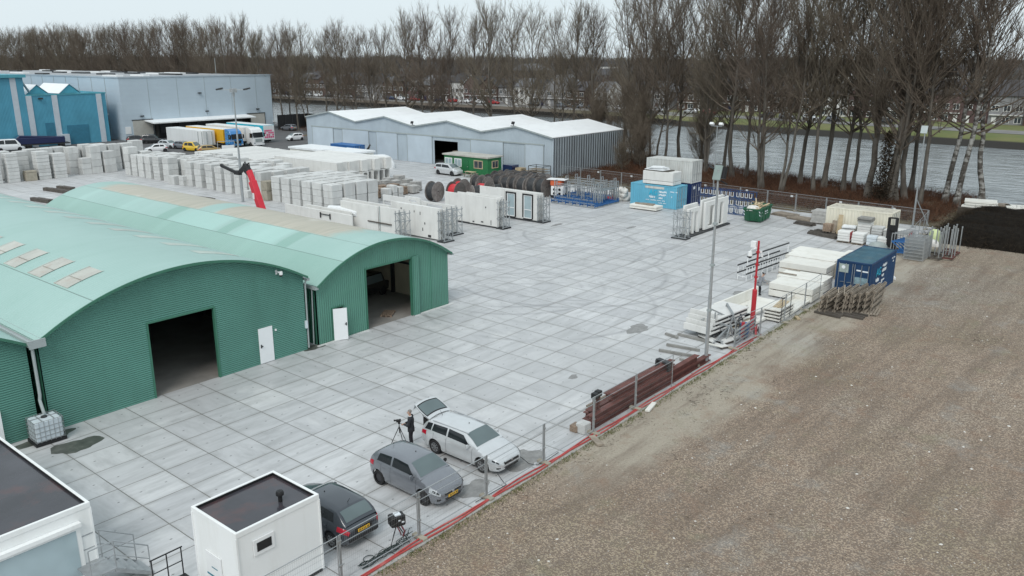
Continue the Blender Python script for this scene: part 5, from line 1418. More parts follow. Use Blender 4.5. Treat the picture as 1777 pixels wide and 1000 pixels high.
 body = m.build('body', M[pm], t, smooth=True, sharp=42)
 # dark underside and wheel wells
 s = MB(); s.bx(-L / 2 + .25, -hw + .26, .17, L / 2 - .25, hw - .26, .62)
 s.build('underbody', M['black'], t)
 # glass
 def side_pt(u, q, side, off=.008):
  wb_, z0, wt, zc, z1 = gsec(u)
  if q < .5: f = q * 2; y = wb_ * (1 - f) + (wb_ * .5 + wt * .5 + .012) * f; z = z0 * (1 - f) + (z0 + zc) / 2 * f
  else: f = q * 2 - 1; y = (wb_ * .5 + wt * .5 + .012) * (1 - f) + wt * f; z = (z0 + zc) / 2 * (1 - f) + zc * f
  return (X(u), side * (y + off), z + .002)
 mid = (uB + uC) / 2 + .01
 panes = [(uA + .075, uB + .015, mid - .012, mid - .012), (mid + .012, mid + .012, uC + .0, uC - .025)]
 if L > 4.45 and detail > 1: panes = [(uA + .075, uB + .015, mid - .05, mid - .05), (mid - .03, mid - .03, uC - .07, uC - .08), (uC - .055, uC - .065, uC + .03, uC - .0)]
 for sd_ in (1, -1):
  for a0, a1, e0, e1 in panes:
   s = MB()
   def fn(p, q):
    qq = .13 + .75 * q
    ua = a0 + (a1 - a0) * q; ue = e0 + (e1 - e0) * q
    return side_pt(ua + (ue - ua) * p, qq, sd_)
   s.grid(fn, 6, 4); s.build('side_window', M['glass_dark'], t, smooth=True)
 def top_pt(u, q, off=.010):
  wb_, z0, wt, zc, z1 = gsec(u)
  S = grow_(u)
  y = q * S[3][0] * .97
  a = abs(y)
  ys_ = [S[5][0], S[4][0], S[3][0]]; zs_ = [S[5][1], S[4][1], S[3][1]]
  z = float(np.interp(a, ys_, zs_))
  return (X(u), y, z + off)
 s = MB(); s.grid(lambda p, q: top_pt(uA + .018 + (uB - uA - .03) * p, -1 + 2 * q), 6, 8); s.build('windscreen', M['glass_front'], t, smooth=True)
 if not hatch_open:
  s = MB(); s.grid(lambda p, q: (lambda P: (P[0] - .012, P[1] * .93, P[2]))(top_pt(uC + (uD - uC) * (.12 + .72 * p), -1 + 2 * q)), 4, 6); s.build('rear_window', M['glass_front' if pm == 'p_dark' else 'glass_dark'], t, smooth=True)
 # wheels
 for xc in (xf, xr):
  for sd_ in (1, -1):
   yc = sd_ * (hw - .12)
   s = MB(); s.lathe([(r * .62, -.095), (r * .9, -.105), (r, -.07), (r, .07), (r * .9, .105), (r * .62, .095)], 24, (xc, yc, r), 'y')
   wh = s.build('wheel', M['rubber'], t, smooth=True)
   s = MB(); yo = yc + sd_ * .075
   s.disc((xc, yo - sd_ * .02, r), r * .64, 20, 'y')
   rm = s.build('rim', M['rim_dark'], wh)
   if detail > 1 and rimm != 'rim_dark':
    s = MB()
    for k in range(7):
     a = 2 * math.pi * k / 7
     s.bar((xc + .03 * math.cos(a), yo, r + .03 * math.sin(a)), (xc + r * .62 * math.cos(a), yo, r + r * .62 * math.sin(a)), .045, .02)
    s.lathe([(r * .57, -.012), (r * .66, -.012), (r * .66, .012), (r * .57, .012)], 24, (xc, yo, r), 'y', close=True)
    s.build('spokes', M['rim'], wh)
 if detail < 1: return t
 # lamps, grille, plates, mirrors, seams, handles
 def patch(nm, u0, u1, v0, v1, mm, sides=(1, -1), off=.008, nu=4, nv=3):
  for sd_ in sides:
   s = MB(); s.grid(lambda p, q: B(u0 + (u1 - u0) * p, v0 + (v1 - v0) * q, sd_, off), nu, nv); s.build(nm, M[mm], t, smooth=True)
 def hl(sd_):
  s = MB()
  s.grid(lambda p, q: B(.014 + .105 * p, 4.0 + (2.5 - .8 * (1 - p)) * q, sd_, .012), 5, 3)
  h = s.build('headlight', M['lamp_clear'], t, smooth=True)
  if detail > 1:
   for u0, u1 in ((.024, .046), (.056, .082)):
    s = MB(); s.grid(lambda p, q: B(u0 + (u1 - u0) * p, 4.75 + 1.0 * q, sd_, .017), 3, 3); s.build('reflector', M['glass_dark'], h)
 hl(1); hl(-1)
 for sd_ in (1, -1):
  s = MB(); s.grid(lambda p, q: B(.90 + .098 * p, 4.2 + 2.3 * q, sd_, .010), 4, 3); s.build('tail_light', M['lamp_red'], t, smooth=True)
 if detail > 1:
  xn = L / 2
  s = MB(); s.bx(xn - .05, -hw * .50, .505, xn + .008, hw * .50, .625); s.build('grille', M['black'], t, bevel=.01)
  s = MB(); s.bx(xn - .05, -hw * .48, .30, xn + .008, hw * .48, .41); s.build('lower_intake', M['black'], t, bevel=.01)
  s = MB(); s.bx(xn - .04, -hw * .48, .622, xn + .011, hw * .48, .638); s.build('grille_trim', M['rim'], t)
  for sd_ in (1, -1):
   s = MB(); s.grid(lambda p, q: B(.012 + .03 * p, 1.3 + 1.2 * q, sd_, .008), 2, 2); s.build('fog_lamp', M['black'], t)
  s = MB(); s.lathe([(0, .022), (.055, .018), (.06, 0)], 14, (xn + .012, 0, .585 if pm != 'p_silver' else .62), 'x'); s.build('badge', M['rim'], t, smooth=True)
  if plate_front:
   s = MB(); s.bx(xn + .012, -.27, .415, xn + .028, .27, .525); pl = s.build('licence_plate', M['yellow_plate'], t)
   s = MB()
   for k, a in enumerate((-.20, -.155, -.07, -.015, .045, .13, .175)): s.bx(xn + .0281, a, .438, xn + .030, a + .03, .505)
   s.bx(xn + .0281, .235, .417, xn + .0295, .268, .523); s.build('plate_characters', M['plate_ink'], pl)
  for sd_ in (1, -1):
   for u0 in (uA + .055, mid - (.04 if L > 4.45 else 0), uC - (.10 if L > 4.45 else .07)):
    s = MB(); s.grid(lambda p, q: B(u0 + .0028 * p, 1.0 + 5.6 * q, sd_, .004), 1, 8); s.build('door_gap', M['black'], t)
   for u0 in (mid - .055 - (.04 if L > 4.45 else 0), uC - .10 - (.03 if L > 4.45 else 0)):
    P = B(u0, 4.6, sd_, 0.01); s = MB(); s.bx(P[0] - .09, P[1] - .02, P[2] - .015, P[0] + .09, P[1] + .025 * sd_, P[2] + .015); s.build('door_handle', M[pm], t, bevel=.008)
  s = MB()
  s.tube([(X(uB + .10), .1, zr(uB + .1) + .02), (X(uB + .10) - .03, .1, zr(uB + .1) + .04)], .02, 6)
  s.tube([(X(uC - .04), 0, H - .03), (X(uC - .04) - .14, 0, H + .17)], [.012, .005], 6); s.build('aerial', M['black'], t)
 for sd_ in (1, -1):
  P = side_pt(uA + .095, .2, sd_, 0)
  s = MB(); s.lathe([(0, -.06), (.055, -.05), (.085, -.01), (.085, .03), (.0, .035)], 10, (P[0] - .0, P[1] + sd_ * .15, P[2] + .03), 'x')
  s.bar((P[0], P[1], P[2]), (P[0], P[1] + sd_ * .09, P[2] + .01), .05, .04)
  s.build('wing_mirror', M[pm if pm != 'p_grey' or sd_ < 0 else 'black'], t, smooth=True)
 if plate_rear and not hatch_open:
  xn = -L / 2
  s = MB(); s.bx(xn - .03, -.26, .66, xn - .0, .26, .77); pl = s.build('licence_plate', M['yellow_plate'], t)
  if detail > 1:
   s = MB()
   for k, a in enumerate((-.20, -.15, -.06, .0, .07, .15, .2)): s.bx(xn - .032, a - .015, .683, xn - .0301, a + .015, .75)
   s.build('plate_characters', M['plate_ink'], pl)
   s = MB(); s.bx(xn - .012, -hw * .42, .62, xn + .06, hw * .42, .82); s.build('plate_recess', M['black'], t)
   s = MB(); s.bx(xn - .01, -hw * .74, .40, xn + .05, hw * .74, .50); s.build('bumper_strip', M['black'], t)
 return t
# ---- the three cars parked by the fence (all across the yard, along Y)
c1 = make_car('parked_car', 'silver estate car with its tailgate raised, parked beside the cameraman', L=4.62, W=1.81, H=1.46, wb=2.71, r=.325, front=.92, pm='p_silver', hood=.93, belt=.98, uA=.255, uB=.43,
              uC=.90, uD=.985, tail=.98, hatch_open=True, plate_front=False, loc=(23.82, 22.02, 0.0), rz=R(-90))
s = MB()
HX = -4.62 / 2 + .50
def tg(p, q):                                    # raised tailgate hinged at the roof edge
 w = .66 - .03 * p
 a = p * 1.02
 return (HX - a * math.cos(R(24)) - .05 * math.sin(math.pi * q), (-1 + 2 * q) * (w + .06 * math.sin(math.pi * p)), 1.44 + a * math.sin(R(24)) - .05 * (2 * q - 1) ** 2 + .02)
s.grid(tg, 8, 8)
s.grid(lambda p, q: (lambda P: (P[0] + .02, P[1] * .98, P[2] - .07))(tg(p, q)), 8, 8)
s.grid(lambda p, q: (lambda P: (P[0] - .10 * q, P[1], P[2] - .26 * q))(tg(1.0, p)), 8, 2)
tgate = s.build('tailgate', M['p_silver'], c1, smooth=True)
s = MB(); s.grid(lambda p, q: (lambda P: (P[0] - .004, P[1] * .86, P[2] + .012))(tg(.22 + .62 * p, q)), 4, 6); s.build('rear_window', M['glass_front'], tgate, smooth=True)
s = MB(); s.grid(lambda p, q: (lambda P: (P[0] - .003, P[1] * .93, P[2] + .006))(tg(.16 + .74 * p, q)), 4, 6); s.build('window_surround', M['black'], tgate, smooth=True)
s = MB(); s.bar((HX - .75, -.5, 1.7), (HX - .3, -.55, 1.0), .02); s.bar((HX - .75, .5, 1.7), (HX - .3, .55, 1.0), .02); s.build('gas_strut', M['dark_steel'], tgate)
s = MB(); s.bx(-4.62 / 2 + .02, -.58, .66, -4.62 / 2 + .44, .58, 1.34); s.build('boot_shade_block', M['black'], c1)  # black block paints the shaded inside of the open boot
s = MB(); s.tube([(.5, -.62, 1.42), (-1.6, -.66, 1.43)], .018, 6); s.tube([(.5, .62, 1.42), (-1.6, .66, 1.43)], .018, 6); s.build('roof_rail', M['rim'], c1)
c2 = make_car('parked_car', 'mid grey hatchback with yellow front plate, parked nose towards the fence', L=4.04, W=1.74, H=1.52, wb=2.53, r=.315, front=.83, pm='p_grey', rimm='rim_dark', hood=.99, belt=1.02, uA=.235, uB=.42,
              uC=.855, uD=.978, tail=1.03, nose=.72, rooffall=.09, loc=(20.42, 21.85, 0.0), rz=R(-90))
c3 = make_car('parked_car', 'dark blue grey hatchback seen from behind, half hidden by the small white cabin', L=4.25, W=1.78, H=1.46, wb=2.61, r=.31, front=.88, pm='p_dark', hood=.95, belt=.99, uA=.26, uB=.43,
              uC=.85, uD=.975, tail=1.0, loc=(16.38, 22.45, 0.0), rz=R(90))
# ---- vehicles by the warehouse and the shed
make_car('parked_car', 'silver people carrier before the green portable office', L=4.65, W=1.83, H=1.66, wb=2.8, r=.33, front=.9, pm='p_silver', hood=1.05, belt=1.08, uA=.17, uB=.37, uC=.92, uD=.988, tail=1.1, nose=.74,
         loc=(87.55, 84.5, 0), rz=R(-90), detail=1)
make_car('parked_car', 'white city car alone on the asphalt left of the grey shed', L=3.55, W=1.66, H=1.52, wb=2.35, r=.29, front=.7, pm='p_white', hood=1.0, belt=1.02, uA=.2, uB=.4, uC=.9, uD=.985, tail=1.05,
         loc=(104.6, 145.2, 0), rz=R(172), detail=1)
P_ = dict(detail=1, group='cars parked before the warehouse')
make_car('parked_car', 'white hatchback among the concrete block stacks before the dock', L=3.9, pm='p_white', loc=(75.2, 146.6, 0), rz=R(158), **P_)
make_car('parked_car', 'silver grey saloon, leftmost of four cars before the white trailer', L=4.3, pm='p_silver', loc=(80.3, 151.4, 0), rz=R(-75), **P_)
make_car('parked_car', 'grey blue hatchback, second of four cars before the white trailer', L=4.2, pm='p_grey', loc=(81.3, 147.6, 0), rz=R(-75), **P_)
make_car('parked_car', 'bright yellow small van, third of four vehicles before the white trailer', L=4.1, H=1.75, pm='p_yellow', loc=(80.4, 142.6, 0), rz=R(-70), **P_)
make_car('parked_car', 'golden brown hatchback nearest the blue truck cab', L=4.2, pm='p_gold', loc=(80.6, 137.6, 0), rz=R(-15), **P_)
make_car('parked_car', 'black off-road car parked by the left dock gate', L=4.7, H=1.8, W=1.9, pm='p_black', loc=(82.9, 162.5, 0), rz=R(-35), **P_)
make_car('parked_car', 'dark saloon left of the black off-road car at the dock', L=4.3, pm='p_black', loc=(81.6, 166.0, 0), rz=R(-20), **P_)
make_car('parked_car', 'dark car in the gap by the black screened fence', L=4.3, pm='p_grey', loc=(118.5, 166.5, 0), rz=R(95), **P_)
make_car('parked_van', 'white van half behind the leftmost block stacks by the blue building', cat='van', L=5.2, W=1.95, H=2.2, wb=3.1, front=.95, pm='p_white', hood=1.15, belt=1.2, uA=.14, uB=.27, uC=.96, uD=.99, tail=1.3, loc=(58.8, 169.3, 0), rz=R(-10), **P_)
t = thing('flatbed_trailer', 'long navy flatbed load by the blue building behind the block stacks', 'trailer', (65.2, 170.0, 0), R(-12))
s = MB(); s.bx(-4.6, -1.2, .9, 3.6, 1.2, 2.1); s.prism([(-4.6, 2.1), (3.0, 2.1), (-4.0, 2.6)], -1.15, 1.15, 'y'); s.build('covered_load', M['p_navy'], t, bevel=.08)
s = MB(); s.bx(-4.7, -1.22, .7, 4.4, 1.22, .88); s.build('bed', M['dark_steel'], t)
for x_ in (-3.6, -2.6, 3.0):
 s = MB()
 for y_ in (-1.05, 1.05): s.lathe([(.1, -.14), (.42, -.14), (.48, -.08), (.48, .08), (.42, .14), (.1, .14)], 16, (x_, y_, .48), 'y')
 s.build('wheel', M['rubber'], t, smooth=True)
# quay cars across the canal
rc = random.Random(31)
cols_ = ['p_black', 'p_silver', 'p_grey', 'p_white', 'p_navy', 'p_silver', 'p_black', 'p_red', 'p_dark']
base_q = {}
k = 0; y = 60.0
while y < 300:
 w = lerp_tab(WF, y)
 X_ = w + 14.2; ym = y
 pm = cols_[rc.randrange(len(cols_))]
 if abs(y - 186) < 3: pm = 'yvan'
 lab = {'p_black': 'black', 'p_silver': 'silver', 'p_grey': 'grey', 'p_white': 'white', 'p_navy': 'navy', 'p_red': 'red', 'p_dark': 'dark', 'yvan': 'yellow'}[pm]
 label = '%s %s parked on the far quay, %s vehicle from the right' % (lab, 'delivery van' if pm == 'yvan' else 'car', ordn(k))
 zz = float(np.interp(X_, [p[0] for p in proff(y)], [p[1] for p in proff(y)])) + .06
 if pm not in base_q:
  if pm == 'yvan': base_q[pm] = make_car('parked_van', label, cat='van', L=5.0, W=1.95, H=2.3, wb=3.0, front=.95, pm='p_yellow', hood=1.2, belt=1.25, uA=.12, uB=.26, uC=.96, uD=.99, tail=1.4, detail=0, loc=(X_ - 1, y, zz), rz=R(90), group='cars on the far quay')
  else: base_q[pm] = make_car('parked_car', label, L=4.3, pm=pm, detail=0, loc=(X_, y, zz), rz=R(90 if rc.random() < .5 else -90), group='cars on the far quay')
 else: dup(base_q[pm], (X_, y, zz), R(90 if rc.random() < .5 else -90), label)
 k += 1; y += rc.choice([6, 6.5, 7, 12, 18])
# ---- trucks
def trailer(name, label, x0, x1, y0, y1, z0, z1, m, front=None, wheels=True, roof=None):
 t = thing(name, label, 'trailer', ((x0 + x1) / 2, y0, 0)); O = Vector(t.location)
 def p(mb, nm, mm, par=None, **k):
  o = mb.build(nm, mm, par or t, **k)
  if par is None: o.location = -O
  return o
 s = MB(); s.bx(x0, y0, z0, x1, y1, z1); p(s, 'box_body', M[m], bevel=.03)
 s = MB(); s.bx(x0 + .03, y0 + .03, z1 + .002, x1 - .03, y1 - .03, z1 + .03); p(s, 'roof', M[roof or 't_white'])
 s = MB(); s.bx(x0 + .7, y0 + .4, max(.2, z0 - .35), x1 - .7, y1 - .2, z0 - .004); p(s, 'chassis', M['black'])
 for yy in (y1 - 2.2, y1 - 3.4, y1 - 4.6):
  s = MB()
  for xx in (x0 + .25, x1 - .25): s.lathe([(.1, -.16), (.38, -.16), (.44, -.08), (.44, .08), (.38, .16), (.1, .16)], 14, (xx, yy, .44), 'x')
  p(s, 'wheel', M['rubber'], smooth=True)
 s = MB(); s.bx(x0 + .35, y0 + 1.6, .02, x0 + .5, y0 + 1.75, z0); s.bx(x1 - .5, y0 + 1.6, .02, x1 - .35, y0 + 1.75, z0); p(s, 'landing_leg', M['dark_steel'])
 return t, p
t, p = trailer('box_trailer', 'plain white box trailer without a cab, leftmost at the dock', 83.7, 86.2, 144.8, 158.2, .62, 3.3, 't_white')
s = MB(); s.bx(84.4, 144.6, .8, 84.46, 144.79, 3.1); s.bx(85.5, 144.6, .8, 85.56, 144.79, 3.1); s.bx(83.6, 145.0, .8, 83.69, 145.06, 3.1); s.bx(83.6, 146.4, .8, 83.69, 146.46, 3.1); p(s, 'air_line', M['grey_trim'])
s = MB(); s.bx(83.62, 153, .3, 83.69, 157, .6); p(s, 'side_guard', M['grey_trim'])
t, p = trailer('curtain_trailer', 'yellow curtain sided trailer behind the blue cab', 86.7, 89.2, 142.7, 156.0, .95, 3.5, 't_yellow')
t, p = trailer('box_trailer', 'white box trailer behind the white cab', 91.3, 93.8, 143.0, 156.4, .95, 3.6, 't_white')
t, p = trailer('curtain_trailer', 'teal trailer with pink printed front end, rightmost at the dock', 97.2, 99.8, 145.2, 158.4, .6, 3.5, 't_teal')
s = MB(); s.bx(97.25, 145.13, .65, 99.75, 145.195, 3.45); fr_ = p(s, 'front_panel', M['t_white'])
s = MB()
rp = random.Random(8)
for a in range(5):
 for b in range(4):
  if rp.random() < .75: s.bx(97.4 + .45 * a, 145.10, 1.0 + .42 * b, 97.75 + .45 * a, 145.128, 1.32 + .42 * b)
s.build('print_blocks', M['t_pink'], fr_)
def cab(name, label, xc, y0, m, deco=None):
 """tractor unit, front at y0 facing -Y"""
 t = thing(name, label, 'truck', (xc, y0 + 1.15, 0))
 s = MB(); s.prism([(-1.15, .35), (-1.18, 1.0), (-1.1, 1.75), (-.86, 2.75), (-.55, 3.25), (.2, 3.62), (1.1, 3.62), (1.15, .6)], -1.22, 1.22, 'x'); s.build('cab_body', M[m], t, bevel=.06)
 s = MB(); s.prism([(-1.13, 1.78), (-1.10, 1.76), (-.87, 2.70), (-.90, 2.72)], -1.1, 1.1, 'x'); s.build('windscreen', M['glass_dark'], t)
 for sg in (-1, 1):
  s = MB(); s.prism([(-.95, 1.75), (-.05, 1.75), (-.05, 2.6), (-.75, 2.6)], sg * 1.222, sg * 1.235, 'x'); s.build('side_window', M['glass_dark'], t)
  s = MB(); s.bx(sg * 1.28, -1.1, 1.9, sg * 1.5, -.95, 2.6); s.bx(sg * 1.2, -1.02, 2.5, sg * 1.3, -.98, 2.56); s.build('mirror', M['black'], t)
  s = MB(); s.bx(sg * .75, -1.21, .62, sg * 1.15, -1.17, .85); s.build('headlight', M['lamp_clear'], t)
  for yy in (-.15, 2.6):
   s = MB(); s.lathe([(.1, -.17), (.42, -.17), (.5, -.08), (.5, .08), (.42, .17), (.1, .17)], 16, (sg * 1.05, yy, .5), 'x'); s.build('wheel', M['rubber'], t, smooth=True)
 s = MB(); s.bx(-.75, -1.205, .95, .75, -1.165, 1.55); s.build('grille', M['black' if m != 't_white' else 'grey_trim'], t)
 s = MB(); s.bx(-1.2, -1.25, .3, 1.2, -1.0, .58); s.build('bumper', M['black' if m != 't_white' else 'p_white'], t, bevel=.03)
 s = MB(); s.bx(-.45, 1.15, .55, .45, 3.3, .9); s.build('chassis', M['black'], t)
 if deco:
  s = MB(); rr_ = random.Random(3)
  for k in range(16):
   a, b = rr_.uniform(-1, .9), rr_.uniform(1.0, 3.2); s.bx(-1.24, a, b, -1.222, a + rr_.uniform(.1, .35), b + rr_.uniform(.05, .2))
  for k in range(9):
   a, b = rr_.uniform(-1.1, .9), rr_.uniform(.6, 1.6); s.bx(a, -1.235, b, a + rr_.uniform(.1, .3), -1.206, b + rr_.uniform(.05, .15))
  s.build('painted_pattern', M[deco], t)
 return t
cab('truck_tractor', 'blue patterned truck cab drawing the yellow trailer', 87.95, 140.0, 't_blue', 'cont_light')
cab('truck_tractor', 'white truck cab drawing the white box trailer', 92.55, 140.0, 't_white')
t = thing('sign_board', 'small white sign board on a grey frame before the parked trucks', 'sign', (81.8, 134.3, 0), R(-25))
s = MB(); s.bar((-1.3, 0, 0), (-1.3, 0, 2.2), .1); s.bar((1.6, 0, 0), (1.6, 0, 2.2), .1); s.bar((-1.3, 0, 2.2), (1.6, 0, 2.2), .1); s.build('frame', M['galv'], t)
s = MB(); s.bx(-.6, -.04, .7, 1.5, .02, 1.5); s.build('board', M['white_paint'], t)
# ================================================================== CONCRETE BLOCKS AND BEAMS
rs = random.Random(21)
BM = {}
def block_mesh(a, b, h, m):
 key = (round(a, 2), round(b, 2), round(h, 2), m)
 if key not in BM:
  s = MB(); c_ = .03
  # bevelled box: chamfered outline with slightly smaller top and bottom
  def ring(z, i): return [(-a / 2 + i, -b / 2, z), (a / 2 - i, -b / 2, z), (a / 2, -b / 2 + i, z), (a / 2, b / 2 - i, z), (a / 2 - i, b / 2, z), (-a / 2 + i, b / 2, z), (-a / 2, b / 2 - i, z), (-a / 2, -b / 2 + i, z)]
  R_ = [[(x * (1 - 2 * c_ / a), y * (1 - 2 * c_ / b), z) for x, y, z in ring(0.0, c_)], ring(c_, c_), ring(h - c_ - .02, c_), [(x * (1 - 2 * c_ / a), y * (1 - 2 * c_ / b), z) for x, y, z in ring(h - .02, c_)]]
  V = [p for r in R_ for p in r]
  F = [tuple(range(8))[::-1], tuple(range(24, 32))] + [(i * 8 + k, i * 8 + (k + 1) % 8, (i + 1) * 8 + (k + 1) % 8, (i + 1) * 8 + k) for i in range(3) for k in range(8)]
  s.add(V, F)
  BM[key] = s.mesh('concrete_block', M[m])
 return BM[key]
NBLK = 0
def stack(x, y, a, b, hs, where, m='block', jit=.03, rz=0.0, group='precast concrete blocks in stacks', full=None):
 """hs: heights of the blocks from the ground up; every block is a thing"""
 global NBLK
 z = 0.0; n = len(hs)
 for k, h in enumerate(hs):
  mm = m if isinstance(m, str) else m[k]
  o = bpy.data.objects.new('concrete_block', block_mesh(a, b, h, mm))
  lk(o); o.location = (x + rs.uniform(-jit, jit), y + rs.uniform(-jit, jit), z); o.rotation_euler = (0, 0, rz + rs.uniform(-.012, .012))
  lev = 'standing alone' if n == 1 else 'topmost' if k == n - 1 else 'lowest' if k == 0 else ordn(k) + ' from below'
  sty = 'brown weathered' if mm == 'block_old' else 'thin pale' if h < .6 else 'pale'
  tag(o, full or '%s block, %s, %s' % (sty, lev, where), 'concrete block', group)
  z += h; NBLK += 1
def split(h, n, j=0.0): return [h / n + rs.uniform(-j, j) for _ in range(n)]
# row before the blue building (fronts near Y 125)
rowA = [(39.6, 125.9, 1.6, 4.0, 9), (41.4, 126.2, 1.6, 4.0, 9), (43.6, 125.9, 1.45, 4.05, 8), (45.8, 128.2, 1.5, 4.0, 6), (47.55, 125.8, 1.65, 3.95, 8), (49.65, 125.6, 1.65, 3.5, 7),
  (52.85, 128.4, 1.45, 3.95, 4), (55.2, 126.5, 1.5, 4.05, 4), (57.1, 126.3, 1.75, 3.15, 3), (57.0, 128.6, 1.7, 4.0, 4), (59.0, 128.5, 1.7, 3.9, 4), (61.0, 128.4, 1.6, 3.9, 4)]
for i, (x, y, a, h, n) in enumerate(rowA): stack(x, y, a, 1.6, split(h, n, .03 if n > 5 else 0), '%s stack from left, blue building row' % ordn(i))
stack(45.75, 125.5, 1.4, 1.3, [1.15, .25], 'low stack before the blue building row', ('block_old', 'block_old'))
stack(53.75, 126.4, 1.35, 1.3, split(2.4, 3), 'low front stack before the blue building row')
for i in range(13):
 stack(40.2 + 1.95 * i, 130.4 + rs.uniform(-.2, .2), 1.65, 1.65, split(rs.choice([3.9, 4.0, 3.5]), 2), '%s stack from left, rear blue building row' % ordn(i))
# dark ends standing between the corner stacks
# row along X 57 (fronts face the halls)
rowB = [(120.7, 4.05, 4, 1.5), (118.6, 3.1, 5, 1.5), (116.6, 3.1, 3, 1.5), (114.6, 3.15, 3, 1.5), (112.2, 3.3, 7, 1.7), (109.6, 3.35, 4, 1.5),
  (103.6, 3.2, 4, 1.5), (101.3, 3.25, 4, 1.55), (98.6, 3.3, 4, 1.6), (96.4, 3.15, 4, 1.5), (94.2, 3.3, 4, 1.45), (92.2, 3.25, 3, 1.2), (90.6, 3.3, 3, 1.2), (89.0, 3.2, 3, 1.2), (87.4, 3.25, 3, 1.2)]
for i, (y, h, n, b) in enumerate(rowB): stack(58.0, y, 1.5, b, split(h, n, .02), '%s stack from far end, red crane row' % ordn(i))
stack(56.9, 106.6, 1.2, 1.5, [1.2], 'small stump before the red crane row')
stack(57.2, 104.6, 1.1, 1.1, [.65, .65], 'short pair before the red crane row')
stack(56.9, 89.2, .9, .9, [.9], 'beside the foot of the high lamp mast')
for c_ in range(1, 5):
 for i in range(17):
  y = 120.6 - 2.05 * i + rs.uniform(-.2, .2); x = 58.0 + 1.95 * c_
  if c_ > 2 and y > 112 + 1.5 * c_: continue
  if c_ == 4 and y < 93: continue
  if c_ == 3 and 99 < y < 103: continue
  stack(x, y, 1.55, 1.6, split(rs.choice([3.0, 3.15, 3.3, 2.5 if c_ > 2 else 3.2]), 2 if c_ < 3 else 1), '%s stack from far end, %s row behind the red crane row' % (ordn(i), ORD[c_ - 1]))
stack(57.5, 85.7, 1.4, 1.2, [1.2, 1.15], 'dark stack between red crane and front row', 'block_old')
# near group (front faces X 57.3, Y 73..85)
for i in range(6):
 y = 84.0 - 1.98 * i
 stack(58.0, y, 1.5, 1.55, split(3.0, 4, .02), '%s stack from left, front row behind the lichen roof' % ordn(i), jit=.02)
for c_ in range(1, 5):
 for i in range(6):
  if c_ == 4 and i > 3: continue
  stack(58.0 + 1.75 * c_, 84.0 - 1.98 * i + rs.uniform(-.1, .1), 1.5, 1.55, split(3.0 if c_ < 3 else 2.9, 2), '%s stack from left, %s row behind the front row' % (ordn(i), ORD[c_ - 1]))
for i in range(3): stack(66.2 + .95 * i, 74.4, .7, 1.2, split(1.5 + .3 * (i == 1), 2), '%s slim stack right of the front row' % ordn(i))
# ---- long precast beams with channel section
def beam_mesh(L, w, h, t_=.14, up=False):
 s = MB()
 P = [(-w / 2, 0), (-w / 2 + t_, 0), (-w / 2 + t_ + .03, h - t_ - .12), (-w / 2 + t_ + .16, h - t_), (w / 2 - t_ - .16, h - t_), (w / 2 - t_ - .03, h - t_ - .12), (w / 2 - t_, 0), (w / 2, 0), (w / 2, h), (-w / 2, h)]
 s.prism(P, -L / 2, L / 2, 'y')
 return s.mesh('concrete_beam', M['panel'])
bm_ = beam_mesh(14.0, 1.06, 1.55); bs_ = beam_mesh(14.0, 1.06, 1.5, .09)
closed = MB(); closed.bx(-.5, -7, 0, .5, 7, 1.5); closed = closed.mesh('concrete_beam', M['panel'])
for lay in range(2):
 for i in range(9):
  o = lk(bpy.data.objects.new('concrete_beam', bm_ if lay == 0 else closed)); o.location = (69.9 + 1.06 * i, 94.6 + rs.uniform(-.35, .35), 1.62 * lay + .02)
  tag(o, 'pale beam, %s from left in the %s layer of the big beam pile' % (ordn(i), 'upper' if lay else 'lower'), 'concrete beam', 'long concrete beams in the big pile')
lowb = MB(); lowb.prism([(-.55, 0), (.55, 0), (.55, .25), (.2, .4), (.2, 1.2), (-.2, 1.2), (-.2, .4), (-.55, .25)], -8, 8, 'y'); lowb = lowb.mesh('concrete_beam', M['panel'])
for i in range(3):
 o = lk(bpy.data.objects.new('concrete_beam', lowb)); o.location = (66.1 + 1.2 * i, 94.5, .02)
 tag(o, 'lower flanged concrete beam lying left of the big beam pile, %s from the left' % ordn(i), 'concrete beam', 'flanged beams beside the big pile')
for i in range(4):
 stack(67.0 + 1.35 * i, 84.9, 1.2, 1.5, split(2.3 if i < 3 else 1.6, 1), '%s stub before the big beam pile' % ordn(i))
# ridged field of beams further left
rid = MB(); rid.bx(-5.5, -.42, 0, 5.5, .42, 2.6); rid = rid.mesh('concrete_beam', M['panel'])
for i in range(15):
 o = lk(bpy.data.objects.new('concrete_beam', rid)); o.location = (72.8 + rs.uniform(-.3, .3), 103.4 + 1.12 * i, .02)
 tag(o, 'pale beam in the ridged field beyond the big beam pile, %s from the front' % ordn(i), 'concrete beam', 'beams in the ridged field')
